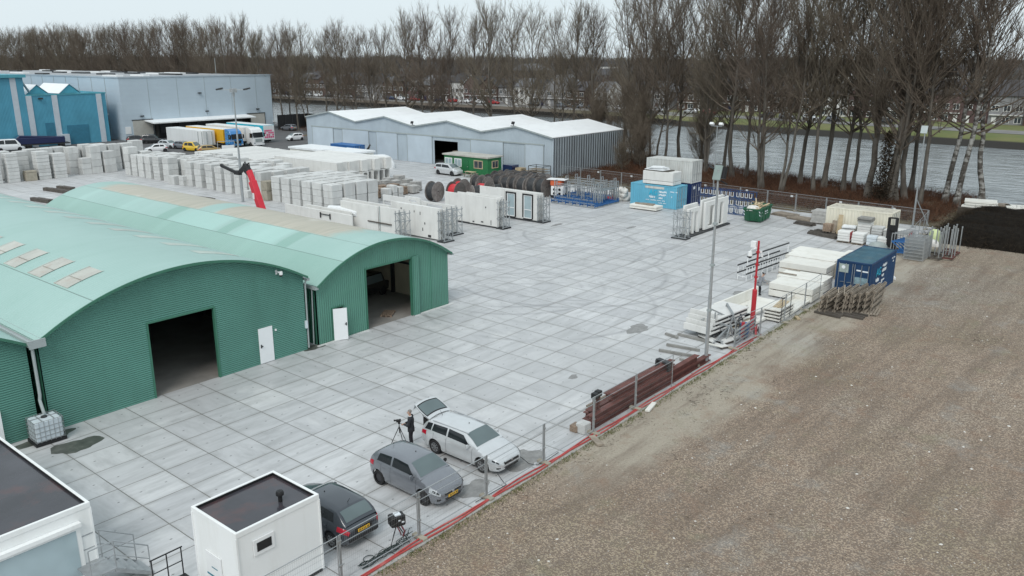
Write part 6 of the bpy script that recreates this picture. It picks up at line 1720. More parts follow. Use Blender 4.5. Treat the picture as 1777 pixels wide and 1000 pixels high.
# white roof slabs and covered heap
for i, (x0, x1, y0, y1, z0) in enumerate([(83.2, 88.0, 108.5, 117.5, 2.1), (83.8, 88.3, 101.4, 108.3, 2.05)]):
 t = thing('slab_pile', 'wide flat topped white slab pile, %s of two by the blue container' % ('left' if i == 0 else 'right'), 'slabs', ((x0 + x1) / 2, (y0 + y1) / 2, 0), 0, 'flat white slab piles')
 for k in range(5):
  s = MB(); s.bx(-(x1 - x0) / 2 + .2 * (k < 4), -(y1 - y0) / 2 + .2 * (k < 4), .1 + k * .48, (x1 - x0) / 2 - .2 * (k < 4), (y1 - y0) / 2 - .2 * (k < 4), .1 + k * .48 + (.30 if k == 4 else .40)); s.build('slab', M['white_slab' if k < 4 else 'tarp_white'], t)
s = MB()
def heap(cx, cy, rx, ry, h, seed, nu=12, nv=7):
 r_ = random.Random(seed); ph = [r_.uniform(0, 6.28) for _ in range(5)]
 def f(u, v):
  a = 2 * math.pi * u; q = 1 + .12 * math.sin(2 * a + ph[0]) + .1 * math.sin(3 * a + ph[1]) + .06 * math.sin(5 * a + ph[2])
  rr = math.sin(math.pi / 2 * v) ** .8
  return (cx + rx * q * rr * math.cos(a), cy + ry * q * rr * math.sin(a), h * (math.cos(math.pi / 2 * v) ** .7) * (1 + .1 * math.sin(3 * a + ph[3]) * v))
 return f
s.grid(heap(0, 0, 2.0, 3.2, 1.9, 4), 26, 9)
o = s.build('tarpaulin_heap', M['tarp_white'], smooth=True); o.location = (87.0, 99.0, 0.01); tag(o, 'rounded heap under a white tarpaulin right of the white slab piles', 'heap')
# pallets of kerbstones
def kerb_pallet(x, y, rows, m, label, a=1.15, b=1.15, z=0.0, rz=0.0):
 t = thing('stone_pallet', label, 'pallet of stones', (x, y, z), rz, 'pallets of concrete stones')
 s = MB()
 for k in range(3): s.box((0, -b / 2 + .1 + (b - .2) / 2 * k, .06), (a, .1, .11))
 s.build('bearer', M['wood_dark'], t)
 for k in range(rows):
  s = MB()
  for q in range(5):
   w_ = a / 5
   s.box((-a / 2 + w_ * (q + .5), rs.uniform(-.03, .03), .12 + .18 * (k + .5)), (w_ * .93, b * rs.uniform(.9, 1), .165))
  s.build('stone_layer', M[m], t)
 return t
kp = 0
for i in range(5):
 for j in range(4):
  x = 67.2 + 1.65 * i + rs.uniform(-.1, .1); y = 81.4 - 1.55 * j - .25 * i + rs.uniform(-.1, .1)
  if i + j > 6: continue
  front = j >= 2
  kerb_pallet(x, y, rs.choice([7, 8, 9]) if not front else rs.choice([5, 6]), 'brick_brown' if (front and i < 3) else 'brick_grey',
     '%s stone pallet behind the wall panels, %s column from left, %s from back' % ('brown' if front and i < 3 else 'grey', ordn(i), ordn(j)), rz=rs.uniform(-.05, .05)); kp += 1
# ================================================================== WALL PANELS IN RACKS
def rack_end(name, label, x, y, w, h, along='x', loc_z=0.0, n=3):
 """galvanised end frame: posts with cross bars and diagonals, w wide"""
 t = thing(name, label, 'rack', (x, y, loc_z), 0 if along == 'x' else R(90), 'steel racks at the ends of the wall panels')
 for dy in (0, .75):
  s = MB()
  for k in range(n): xx = -w / 2 + w * k / (n - 1); s.bar((xx, dy, 0.1), (xx, dy, h), .055)
  for z in (.15, h * .36, h * .68, h - .25): s.bar((-w / 2 - .12, dy, z), (w / 2 + .12, dy, z), .07)
  s.build('post_frame', M['galv'], t)
 s = MB()
 for k in range(n):
  xx = -w / 2 + w * k / (n - 1)
  s.bar((xx, 0, .2), (xx, .75, h * .36), .04); s.bar((xx, .75, h * .36), (xx, 0, h * .68), .04); s.bar((xx, 0, h * .68), (xx, .75, h - .25), .04)
 s.build('brace', M['galv'], t)
 s = MB(); s.bx(-w / 2 - .15, -.1, 0, w / 2 + .15, .85, .1); s.build('foot', M['dark_steel'], t)
 return t
def panel(label, x, y0, y1, z1, th=.18, z0=.16, holes=(), m='panel', doors=()):
 """wall element standing in the plane X = x, from y0 to y1; holes (ya, yb, za, zb)"""
 t = thing('wall_panel', label, 'wall panel', (x, (y0 + y1) / 2, 0), 0, 'white concrete wall panels in racks'); O = Vector(t.location)
 ysr = sorted(set([y0, y1] + [v_ for h in holes for v_ in h[:2]])); zsr = sorted(set([z0, z1] + [v_ for h in holes for v_ in h[2:4]]))
 s = MB()
 for a, b in zip(ysr[:-1], ysr[1:]):
  run = None
  for c_, d_ in zip(zsr[:-1], zsr[1:]):
   if any(h[0] <= (a + b) / 2 <= h[1] and h[2] <= (c_ + d_) / 2 <= h[3] for h in holes):
    if run: s.bx(x, a, run[0], x + th, b, run[1]); run = None
   else: run = (run[0], d_) if run else (c_, d_)
  if run: s.bx(x, a, run[0], x + th, b, run[1])
 o = s.build('slab', M[m], t); o.location = -O
 for (a, b, c_, d_) in doors:
  s = MB(); f = .09
  s.bx(x - .05, a, c_, x + .05, a + f, d_); s.bx(x - .05, b - f, c_, x + .05, b, d_); s.bx(x - .05, a + f, d_ - f, x + .05, b - f, d_); s.bx(x - .05, a + f, c_, x + .05, b - f, c_ + f); s.bx(x - .045, a + f, c_ + (d_ - c_) * .36, x + .045, b - f, c_ + (d_ - c_) * .36 + .08)
  fr_ = s.build('window_frame', M['white_paint'], t); fr_.location = -O
  s = MB(); s.bx(x - .02, a + f, c_ + f, x + .0, b - f, c_ + (d_ - c_) * .36); s.bx(x - .02, a + f, c_ + (d_ - c_) * .36 + .08, x, b - f, d_ - f); s.build('pane', M['glass_pale'], fr_)
  s = MB(); s.bx(x - .1, a - .14, d_, x - .004, b + .14, d_ + .14); s.bx(x - .1, a - .14, c_ + .0, x - .004, a - .02, d_); s.bx(x - .1, b + .02, c_ + .1, x - .004, b + .14, d_); s.bx(x - .09, a - .02, c_ - .1, x - .004, b + .02, c_)
  s.build('foil_strip', M['black'], fr_)
 return t
def marks(t, pts, m='dark_steel'):
 s = MB(); O = Vector(t.location)
 for x, y, z, w, h in pts: s.bx(x - .03, y - w / 2, z - h / 2, x - .004, y + w / 2, z + h / 2)
 o = s.build('cast_anchor', M[m], t); o.location = -O
# D: the panel with two balcony doors, nearest the cable drums
panel('white wall panel with two glazed balcony doors, beside the cable drums', 67.0, 52.0, 56.45, 3.05, holes=[(54.95, 56.1, .25, 2.75), (52.65, 53.8, .25, 2.75)], doors=[(54.97, 56.08, .27, 2.73), (52.67, 53.78, .27, 2.73)])
panel('plain white wall panel left of the one with two balcony doors', 67.0, 56.5, 60.0, 3.1)
for k in range(3): panel('plain panel standing behind the one with two balcony doors, %s of three' % ordn(k), 67.35 + .32 * k, 52.1, 58.5, 2.95)
rack_end('panel_rack', 'steel rack end beside the panel with two balcony doors', 67.55, 51.2, 1.05, 2.75, 'x')
# C
w1 = panel('white wall panel, left half of the pair in the middle of the yard', 62.0, 56.87, 60.5, 3.02)
w2 = panel('white wall panel, right half of the pair in the middle of the yard', 61.85, 53.0, 56.83, 3.02); marks(w2, [(61.85, 55.1, .45, .3, .12), (61.85, 53.9, .5, .06, .5), (61.85, 54.6, 2.0, .1, .16), (61.85, 56.3, .35, .22, .12)])
for k in range(2): panel('plain panel hidden behind the middle pair, %s of two' % ordn(k), 62.36 + .3 * k, 53.1, 59.0 - k, 3.1 + .04 * k)
rack_end('panel_rack', 'steel rack end beside the middle pair of white panels', 62.35, 52.3, .95, 2.9)
s = MB(); s.bx(61.9, 52.2, 0, 63.0, 60.6, .14); tag(s.build('floor_skid', M['dark_steel']), 'dark floor rail under the middle pair of white panels', 'rail')
s = MB(); s.bx(66.9, 51.2, 0, 68.3, 60.1, .14); tag(s.build('floor_skid', M['dark_steel']), 'dark floor rail under the panel with balcony doors', 'rail')
# E
panel('grey white wall panel with slot openings behind the near panels', 57.4, 54.7, 59.3, 2.75, holes=[(56.4, 58.6, 2.25, 2.55)])
panel('tall wall panel with a dark slit, left of the slotted one', 57.3, 59.4, 61.6, 3.0, holes=[(59.9, 61.0, 2.5, 2.7)])
panel('wall panel with a window opening at the far left of the slotted ones', 57.4, 61.7, 65.1, 2.78, holes=[(63.6, 65.0, 1.2, 2.2)])
rack_end('panel_rack', 'steel rack end behind the near white panels', 57.0, 54.0, 1.3, 2.75)
# B
w3 = panel('big stained white wall panel nearest the gable of the lichen roofed hall', 53.8, 53.3, 59.2, 3.12); marks(w3, [(53.8, 54.6, .35, .4, .22), (53.8, 55.2, 1.5, .1, .2), (53.8, 55.8, 2.4, .06, .3), (53.8, 56.6, 2.5, .06, .2), (53.8, 58.4, 2.6, .12, .12), (53.8, 55.5, .9, .08, .3)])
panel('white wall panel behind the big stained one', 54.25, 53.4, 60.4, 3.05); panel('white wall panel two behind the big stained one', 54.6, 53.4, 58.5, 2.9)
rack_end('panel_rack', 'steel rack end beside the big stained panel', 54.2, 52.5, 1.1, 2.95)
# A
w4 = panel('long plain wall panel rising behind the lichen roof, left of all panels', 51.4, 59.1, 64.6, 3.0)
w5 = panel('wall panel with a joint and dark rail, right of the long plain one', 51.45, 56.3, 59.0, 3.03)
marks(w5, [(51.45, 58.86, 1.8, .1, 2.5)], 'grey_trim'); s = MB(); s.bar((51.36, 60.5, 1.47), (51.36, 57.2, 1.47), .14, .09); tag(s.build('timber_rail', M['wood_dark']), 'dark timber rail fixed across the panels behind the lichen roof', 'rail')
panel('wall panel standing behind the long plain one', 51.9, 58.0, 64.9, 3.15)
rack_end('panel_rack', 'steel rack end right of the long plain panel', 51.6, 55.5, 1.1, 2.95)
# low panels over the ridge of the lichen roof
w6 = panel('low white panel with a dark handle frame seen over the lichen roof', 50.4, 61.8, 72.5, 1.95); s = MB(); s.bar((50.33, 66.5, 1.2), (50.33, 66.5, 1.75), .1); s.bar((50.33, 65.0, 1.2), (50.33, 65.0, 1.75), .1); s.bar((50.33, 66.5, 1.6), (50.33, 65.0, 1.6), .07); o = s.build('handle_frame', M['dark_steel'], w6); o.location = -Vector(w6.location)
panel('second low white panel behind the one with a handle frame', 50.9, 62.5, 69.5, 2.15)
s = MB(); s.tube([(51.6, 62.2, 1.9), (51.6, 64.5, 2.0), (51.6, 66.6, 1.95)], [.35, .42, .33], 10); tag(s.build('white_roll', M['tarp_white'], smooth=True), 'white rolled sheet lying on the low panels', 'roll')
stack(52.6, 61.2, 1.0, .9, [1.5], 'grey stub right of the low panels')
s = MB(); s.bx(54.2, 64.8, 0, 55.3, 66.0, 1.7); o = s.build('blue_tank', M['blue_steel'], bevel=.05); tag(o, 'blue tank between the block stacks and the white panels', 'tank')
# F: panels at right, standing along X
def panelx(label, y, x0, x1, z1, holes=(), z0=.2, th=.22):
 t = thing('wall_panel', label, 'wall panel', ((x0 + x1) / 2, y, 0), 0, 'white window wall panels on the right'); O = Vector(t.location)
 xsr = sorted(set([x0, x1] + [v_ for h in holes for v_ in h[:2]])); s = MB()
 for a, b in zip(xsr[:-1], xsr[1:]):
  hh = [h for h in holes if h[0] <= (a + b) / 2 <= h[1]]
  if hh:
   if hh[0][2] > z0: s.bx(a, y, z0, b, y + th, hh[0][2])
   s.bx(a, y, hh[0][3], b, y + th, z1)
  else: s.bx(a, y, z0, b, y + th, z1)
 o = s.build('slab', M['panel'], t, bevel=.02); o.location = -O
 return t
panelx('short white window frame panel, front left of the right hand rack', 36.25, 70.15, 72.6, 2.72, [(70.55, 71.25, .2, 2.4), (71.5, 72.2, .2, 2.3)])
panelx('short white panel behind the front left one', 36.75, 70.4, 73.0, 3.0, [(71.2, 72.3, .5, 2.4)])
panelx('tall white window frame panel, front right of the right hand rack', 36.2, 73.6, 78.7, 2.95, [(74.35, 75.6, .45, 2.5), (76.85, 77.6, .3, 2.55)])
panelx('tall white window frame panel behind the front right one', 36.8, 74.0, 78.8, 3.05, [(74.9, 75.9, .45, 2.5), (76.9, 77.9, .3, 2.6)])
rack_end('panel_rack', 'steel rack end at the left of the right hand window panels', 69.85, 36.55, 1.3, 2.75, 'y')
s = MB(); s.bx(69.3, 36.0, 0, 79.0, 37.3, .15); tag(s.build('floor_skid', M['dark_steel']), 'long dark base under the right hand window panels', 'rack base')
# ================================================================== CABLE DRUMS
def drum_mesh(dia, w, core):
 f = MB(); r = dia / 2
 for sg in (-1, 1):
  a, b = sg * w / 2, sg * (w / 2 - .07)
  f.lathe([(.09, a), (r - .015, a), (r, (a + b) / 2), (r - .015, b), (.09, b)], 30, (0, 0, r), 'y', close=True)
  f.lathe([(r * .5, a + sg * .02), (r * .55, a + sg * .02), (r * .55, a), (r * .5, a)], 24, (0, 0, r), 'y', close=True)
 c = MB(); N_ = 12; prof_ = []
 for k in range(N_ + 1):
  yy = -w / 2 + .08 + (w - .16) * k / N_
  prof_.append((core + (.03 if k % 2 else 0), yy))
 c.lathe(prof_, 30, (0, 0, r), 'y')
 return f.mesh('flange', M['drum_grey'], True), {m: c.mesh('cable', M[m], True) for m in ('cable', 'cable_red')}
DRUMS = {}
def drum(x, y, label, dia=2.3, w=1.2, m='cable', rz=0.0, core=.86):
 k = (dia, w, core)
 if k not in DRUMS: DRUMS[k] = drum_mesh(dia, w, core)
 fl, cb_ = DRUMS[k]
 t = thing('cable_drum', label, 'cable drum', (x, y, 0), rz, 'cable drums in the yard')
 lk(bpy.data.objects.new('flange', fl), t)
 lk(bpy.data.objects.new('cable', cb_[m]), t)
for r_, (x, y0, n, st) in enumerate([(80.6, 61.7, 7, 1.42), (83.0, 62.6, 7, 1.42), (85.3, 65.0, 6, 1.42), (87.6, 67.0, 5, 1.42)]):
 for i in range(n):
  dia = [2.3, 2.2, 2.0, 1.9][r_] * rs.uniform(.88, 1.0) if not (r_ == 0 and i < 2) else 2.35
  drum(x + rs.uniform(-.15, .15), y0 + st * i, '%s drum from the right in the %s row of grey and black cable drums' % (ordn(i), ['front', 'second', 'third', 'back'][r_]), round(dia * 20) / 20, 1.2, 'cable', R(rs.uniform(-5, 5)), .95 if r_ == 0 and i < 3 else .78)
drum(69.6, 69.6, 'big black cable drum alone at the left end of the drums', 2.4, 1.15, 'cable', R(6), 1.0)
drum(71.4, 67.8, 'bright red wound cable drum right of the big black drum', 2.3, 1.3, 'cable_red', R(5), .85)
drum(74.4, 69.8, 'red wound drum partly behind the white panels', 2.2, 1.2, 'cable_red', R(0), .7)
drum(75.9, 67.4, 'small red wound drum right behind the middle white pair', 2.0, 1.3, 'cable_red', R(12), .6)
drum(73.2, 66.2, 'dark brown drum with its flat side to the yard, left of two', 1.9, 1.0, 'cable', R(62), .8)
drum(75.2, 64.6, 'dark brown drum with its flat side to the yard, right of two', 2.1, 1.0, 'cable', R(58), .8)
drum(77.3, 68.4, 'pale grey big drum before the rows of cable drums', 2.3, 1.2, 'cable', R(-3), .7)
drum(78.6, 70.6, 'pale grey drum at the left corner of the drum rows', 2.2, 1.2, 'cable', R(3), .75)
# ================================================================== CRANE ARM AND MASTS
t = thing('loader_crane', 'red knuckle boom of a loader crane rising behind the lichen roof', 'crane', (46, 69.9, 0), 0)
s = MB(); s.bx(-1.1, -4.4, .5, 1.1, 1.6, 1.0); s.build('truck_bed', M['dark_steel'], t, bevel=.03)
for yy in (-3.4, .6):
 for xx in (-.95, .95):
  s = MB(); s.lathe([(.1, -.15), (.4, -.15), (.46, -.08), (.46, .08), (.4, .15), (.1, .15)], 16, (xx, yy, .46), 'x'); s.build('wheel', M['rubber'], t, smooth=True)
s = MB(); s.bar((0, 0, 1.0), (0, 0, 2.2), .5); s.build('column', M['crane_red'], t)
s = MB(); s.bar((0, .0, 1.9), (0, 1.35, 4.9), .62, .62); s.bar((0.05, 1.25, 4.7), (0.05, 1.85, 5.9), .46, .46); s.build('main_boom', M['crane_red'], t, bevel=.04)
s = MB(); s.bar((.42, .3, 2.1), (.42, 2.0, 5.7), .16); s.bar((.1, 1.75, 5.7), (.1, 2.5, 6.4), .42); s.bar((.15, 1.9, 5.4), (.15, 2.7, 5.8), .3); s.bar((.28, 2.1, 6.6), (.28, 2.9, 6.1), .1); s.build('knuckle', M['black'], t, bevel=.02)
s = MB(); s.bar((.1, 2.35, 6.4), (.1, 3.6, 5.55), .34); s.bar((.1, 3.5, 5.5), (.1, 4.4, 5.5), .4); s.bar((.1, 4.3, 5.5), (.1, 6.7, 5.95), .24, .28); s.bar((.1, 6.6, 5.92), (.1, 6.9, 6.05), .28); s.build('jib', M['black'], t, bevel=.02)
s = MB(); s.tube([(-.1, 1.8, 5.9), (-.1, 2.2, 6.75), (-.1, 2.6, 6.4)], .05, 6); s.tube([(.3, 1.9, 5.6), (.4, 2.3, 6.6), (.3, 2.9, 6.0)], .04, 6); s.build('hydraulic_hose', M['black'], t)
s = MB(); s.bx(-.322, .75, 3.2, -.312, 1.05, 3.8); s.build('sticker', M['white_paint'], t)
def mast(name, label, x, y, h, r0, r1, z=0.0, m='galv'):
 t = thing(name, label, 'lamp post', (x, y, z))
 s = MB(); s.tube([(0, 0, 0), (0, 0, h * .36)], [r0 * 1.25, r0 * 1.2], 12); s.tube([(0, 0, h * .36), (0, 0, h)], [r0, r1], 12); s.build('pole', M[m], t, smooth=True)
 s = MB(); s.bx(-.2, -.2, 0, .2, .2, .04); s.build('base_plate', M[m], t)
 return t
t = mast('lamp_mast', 'tall steel floodlight mast at the fence in the middle of the yard', 40.8, 19.45, 10.9, .085, .05)
s = MB(); s.box((0.0, .05, 10.72), (.10, .46, .80), R(-4), 0, R(18)); s.build('lamp_head', mat('lamp_back', (.27, .33, .31), .4, .2), t, bevel=.02)
s = MB(); s.box((.18, -.12, 10.72), (.26, .45, .62), R(-4), 0, R(18)); s.tube([(.1, -.1, 10.3), (.3, -.4, 10.1)], .05, 6); s.tube([(0.1, .3, 10.9), (.4, .75, 11.0)], .05, 6); s.build('ballast_box', M['black'], t)
s = MB()
for z in (3.0, 5.6, 7.9): s.bx(-.11, -.11, z, .11, .11, z + .12)
s.build('clamp', M['grey_trim'], t)
t = mast('lamp_mast', 'steel mast with a twin pair of floodlights behind the light blue container', 93.0, 44.9, 8.7, .07, .05)
s = MB(); s.bar((0, -.6, 8.7), (0, .75, 8.7), .07); s.build('crossarm', M['galv'], t)
for yy in (-.55, .65):
 s = MB(); s.box((-.12, yy, 8.95), (.4, .5, .3), 0, 0, R(30)); s.build('floodlight', M['white_paint'], t, bevel=.03)
t = mast('lamp_mast', 'steel mast with one floodlight at the end of the cream container', 89.2, 20.95, 9.6, .08, .05)
s = MB(); s.box((0, .1, 9.8), (.12, .6, .75), 0, 0, R(15)); s.build('floodlight', mat('lamp_glass', (.45, .5, .5), .3), t)
s = MB(); s.box((.15, .1, 9.75), (.2, .5, .6), 0, 0, R(15)); s.build('ballast_box', M['black'], t)
s = MB(); s.bar((0, 0, 3.0), (1.3, -1.2, .1), .07); s.build('stay', M['galv'], t)
t = mast('lamp_mast', 'high lamp mast with three flat lamps before the concrete blocks on the left', 54.6, 86.9, 13.1, .12, .06)
s = MB(); s.bar((-1.1, 1.2, 13.05), (1.1, -1.2, 13.05), .07); s.bx(-.3, -.3, 12.75, .3, .3, 13.2); s.bar((0, 0, 12.3), (0, 0, 12.7), .22); s.build('crossarm', M['galv'], t)
for sx in (-1, 1):
 s = MB(); s.box((sx * 1.05, -sx * 1.15, 13.15), (.75, .4, .18), R(-48), 0, R(-12)); s.build('floodlight', M['dark_steel'], t)
t = thing('camera_pole', 'thin red pole with white cameras standing on a thicker red foot', 'camera pole', (47.9, 19.85, 0))
s = MB(); s.tube([(0, 0, 0), (0, 0, 2.6)], .15, 14); s.tube([(0, 0, 2.6), (0, 0, 2.68)], [.15, .08], 14); s.build('foot', M['red'], t, smooth=True)
s = MB(); s.tube([(0, 0, 2.6), (0, 0, 5.75)], .065, 12)
for z in (3.4, 4.2, 5.0): s.bx(-.09, -.09, z, .09, .09, z + .1)
s.build('pole', M['red'], t, smooth=True)
s = MB(); s.bx(-.5, .05, 5.28, 0, .15, 5.33); s.bx(-.18, .1, 5.3, .02, .45, 5.72); s.build('camera_housing', M['white_paint'], t, bevel=.02)
s = MB(); s.lathe([(0, .2), (.12, .18), (.15, .02), (.15, -.1)], 14, (-.5, .3, 4.95)); s.tube([(-.4, .2, 5.3), (-.5, .3, 5.15)], .03, 6); s.build('dome_camera', M['white_paint'], t, smooth=True)
s = MB(); s.lathe([(.14, -.1), (.11, -.2), (0, -.26)], 14, (-.5, .3, 4.95)); s.build('dome', M['black'], t, smooth=True)
s = MB(); s.bx(.06, -.22, 5.0, .14, .22, 5.12); s.bx(.05, -.3, 4.75, .12, -.2, 4.95); s.build('antenna', M['white_paint'], t)
# ================================================================== CONTAINERS
def text_obj(txt, size, m, parent, mtx, ext=.004, name='lettering'):
 cu = bpy.data.curves.new('lettering', 'FONT'); cu.body = txt; cu.size = size; cu.extrude = ext; cu.offset = .01 * size
 ob = bpy.data.objects.new('tmp_text', cu); COL.objects.link(ob)
 bpy.context.view_layer.update()
 me = bpy.data.meshes.new_from_object(ob.evaluated_get(bpy.context.evaluated_depsgraph_get()))
 COL.objects.unlink(ob); bpy.data.objects.remove(ob); bpy.data.curves.remove(cu)
 me.materials.clear(); me.materials.append(M[m]); me.transform(mtx)
 o = bpy.data.objects.new(name, me); lk(o, parent)
 return o
def words(s, rows, fx):
 """illegible small lettering: word-long dashes of strokes; rows (x0, z0, h, [word lengths])"""
 for x0, z0, h, ws in rows:
  x = x0
  for w_ in ws:
   q = x
   while q < x + w_ - .02:
    a = random.uniform(.05, .10) * (h / .16)
    fx(s, q, min(q + a, x + w_), z0 + random.choice([0, 0, h * .3]), z0 + h * random.choice([1, .75, 1]))
    q += a + .03
   x += w_ + .14
def container(name, label, x, y, z, rz, mside, mroof, L=6.06, W=2.44, H=2.59, doors=True, group=None):
 """long axis = local x; door end at -x"""
 t = thing(name, label, 'container', (x, y, z), rz, group)
 hx, hy = L / 2, W / 2; c = .16
 for sg in (-1, 1):
  s = MB(); n = int((L - 2 * c) / .28); p = (L - 2 * c) / n
  P = [(-hx + c, 0)]
  for k in range(n):
   a = -hx + c + p * k
   P += [(a + p * .12, .0), (a + p * .32, .045), (a + p * .62, .045), (a + p * .82, 0)]
  P += [(hx - c, 0)]
  V = [];
  for zz in (.16, H - .12):
   for u, d in P: V.append((u, sg * (hy - .01 - d), zz))
  m_ = len(P)
  s.add(V, [(k, k + 1, m_ + k + 1, m_ + k) for k in range(m_ - 1)])
  s.build('side_wall', M[mside], t)
 s = MB()
 for ax in (-1, 1):
  for ay in (-1, 1): s.bx(ax * hx - (.16 if ax > 0 else 0), ay * hy - (.12 if ay > 0 else 0), 0, ax * hx + (.16 if ax < 0 else 0), ay * hy + (.12 if ay < 0 else 0), H)
 for ay in (-1, 1):
  s.bx(-hx + .16, ay * (hy - .06) - .055, .02, hx - .16, ay * (hy - .06) + .055, .17); s.bx(-hx + .16, ay * (hy - .045) - .04, H - .13, hx - .16, ay * (hy - .045) + .04, H - .01)
 for ax in (-1, 1):
  s.bx(ax * (hx - .07) - .06, -hy + .12, .02, ax * (hx - .07) + .06, hy - .12, .16); s.bx(ax * (hx - .07) - .06, -hy + .12, H - .14, ax * (hx - .07) + .06, hy - .12, H - .012)
 s.build('frame', M[mside], t, bevel=.01)
 s = MB(); n = int((L - .3) / .42); p = (L - .3) / n; V = []; P = []
 for k in range(n):
  a = -hx + .15 + p * k
  P += [(a, H - .035), (a + p * .15, H - .012), (a + p * .55, H - .012), (a + p * .7, H - .035)]
 P += [(hx - .15, H - .035)]
 for yy in (-hy + .09, hy - .09):
  for u, zz in P: V.append((u, yy, zz))
 m_ = len(P); s.add(V, [(k, k + 1, m_ + k + 1, m_ + k) for k in range(m_ - 1)])
 s.build('roof', M[mroof], t)
 s = MB(); s.bx(hx - .10, -hy + .12, .16, hx - .05, hy - .12, H - .14)
 for k in range(7): s.bx(hx - .05, -hy + .2 + k * .31, .2, hx - .02, -hy + .36 + k * .31, H - .18)
 s.build('end_wall', M[mside], t)
 for sg in (-1, 1):
  s = MB(); a, b = (sg * .008, sg * (hy - .125)); a, b = min(a, b), max(a, b)
  s.bx(-hx + .04, a, .17, -hx + .09, b, H - .145)
  for z0, z1 in ((.24, .86), (.92, 1.6), (1.66, H - .2)): s.bx(-hx + .02, a + .08, z0, -hx + .039, a + (b - a) * .46, z1); s.bx(-hx + .02, a + (b - a) * .54, z0, -hx + .039, b - .08, z1)
  d = s.build('door', M[mside], t)
  s = MB()
  for q in (.06, .5, .94): yy = a + (b - a) * q; s.tube([(-hx + .01, yy, .2), (-hx + .01, yy, H - .18)], .02, 8)
  for q in (.06, .5): yy = a + (b - a) * q; s.bar((-hx - .01, yy, 1.05), (-hx - .01, yy + .32, 1.02), .025)
  s.build('lock_rod', M['galv'], d)
 return t
random.seed(5)
bc = container('shipping_container', 'dark blue shipping container on the gravel at the fence line, doors to the left', 62.45, 17.45, .02, 0, 'cont_blue', 'cont_roof')
side = Matrix.Translation((-1.75, -1.226, 1.42)) @ Matrix.Rotation(R(90), 4, 'X')
text_obj('AG', .82, 'sky_blue_text', bc, side)
s = MB()
fx = lambda s, a, b, z0, z1: s.bx(a, -1.2235, z0, b, -1.229, z1)
words(s, [(-.35, 1.86, .24, [1.05]), (-.35, 1.50, .24, [1.0]), (-.35, 1.14, .2, [.55]), (-1.75, .98, .30, [.8]), (-.35, .80, .15, [.8]), (-1.75, .66, .14, [.5, .6, .4]), (-1.75, .38, .14, [.5, .9, .6, .4]), (1.9, 2.05, .14, [.3, .35]), (2.2, 1.8, .12, [.25])], fx)
s.build('small_lettering', M['white_text'], bc)
s = MB(); s.bx(-3.022, .36, 1.72, -3.008, 1.0, 2.34); s.build('pale_door_panel', mat('door_patch', (.32, .38, .36), .5, var=.15, scale=3), bc)
s = MB(); s.lathe([(0, -.004), (.13, -.002), (.13, .004)], 18, (-3.028, .72, 2.1), 'x'); s.bx(-3.03, -1.0, 1.92, -3.018, -.62, 2.02); s.bx(-3.03, -.5, 1.95, -3.018, -.2, 2.05); s.build('door_sticker', M['white_text'], bc)
s = MB(); s.bx(-3.022, -1.02, .98, -3.008, -.12, 1.5); s.bx(-3.022, -.5, .3, -3.008, -.1, .8); s.build('worn_door_panel', mat('door_worn', (.22, .32, .36), .5, var=.35, scale=4), bc)
s = MB(); s.bx(-3.03, -1.05, .19, -3.018, -.8, .25); s.build('door_plate', M['white_text'], bc)
lc = container('shipping_container', 'light blue container with cyan and white lettering, carrying the white slabs', 84.05, 47.4, 0, R(90), 'cont_light', 'cont_light')
# local +y faces -X after the 90 degree turn; letters read from -X (towards the yard)
sd = Matrix.Translation((.55, 1.226, 1.42)) @ Matrix.Rotation(R(180), 4, 'Z') @ Matrix.Rotation(R(90), 4, 'X')
text_obj('AG', .80, 'sky_blue_text', lc, sd)
s = MB()
fx = lambda s, a, b, z0, z1: s.bx(-a, 1.2235, z0, -b, 1.229, z1)
words(s, [(.75, 1.72, .22, [1.0]), (.75, 1.38, .22, [.95]), (.75, 1.02, .2, [.5]), (-.5, 1.05, .24, [.75]), (-.95, .75, .13, [.5, .7, .5, .4]), (.7, .5, .12, [.5, .4]), (2.2, 1.9, .12, [.5, .3]), (2.35, 1.3, .22, [.12])], fx)
s.build('small_lettering', M['white_text'], lc)
s = MB(); s.bx(1.1, 1.223, 2.14, -1.4, 1.228, 2.40); s.build('pale_banner', M['cont_white'], lc)
nc_ = container('shipping_container', 'navy container at ground level right behind the light blue one', 87.3, 47.3, 0, R(90), 'cont_navy', 'cont_navy')
s = MB(); s.bx(-3.03, .3, 1.9, -3.01, .7, 2.2); s.bx(-3.03, -.8, 1.6, -3.01, -.6, 2.0); s.build('door_sticker', M['white_text'], nc_)
container('shipping_container', 'rust streaked white container stacked on top of the navy one', 87.25, 47.3, 2.6, R(90), 'cont_white', 'cont_white')
t = thing('white_slab_package', 'strapped block of white slabs lying on the light blue container', 'slabs', (83.9, 47.0, 2.6))
s = MB(); s.bx(-1.0, -2.0, .05, 1.0, 1.9, .42); s.build('lower_slab', M['panel'], t, bevel=.03)
s = MB(); s.bx(-1.0, -2.0, .46, 1.0, 1.9, 1.5); s.build('upper_slab', M['panel'], t, bevel=.03)
s = MB(); s.bx(-.9, -1.9, .42, .9, 1.8, .46); s.bx(-.95, -1.5, 0, .95, -1.3, .05); s.bx(-.95, 1.2, 0, .95, 1.4, .05); s.build('spacer', M['wood_dark'], t)
s = MB(); s.bx(-.8, -1.4, 0, .8, 1.5, .1); sh = s.build('sheet', M['wood_dark'])
sh.location = (83.9, 47.2, 4.105); tag(sh, 'dark board on the white slab package', 'board')
s = MB()
for k in range(5): s.box((rs.uniform(-.1, .1), rs.uniform(-.25, .25), .045 + .075 * k), (1.4 - .12 * k, 2.7 - .3 * k, .06), rs.uniform(-.25, .25), rs.uniform(-.03, .03), rs.uniform(-.04, .04))
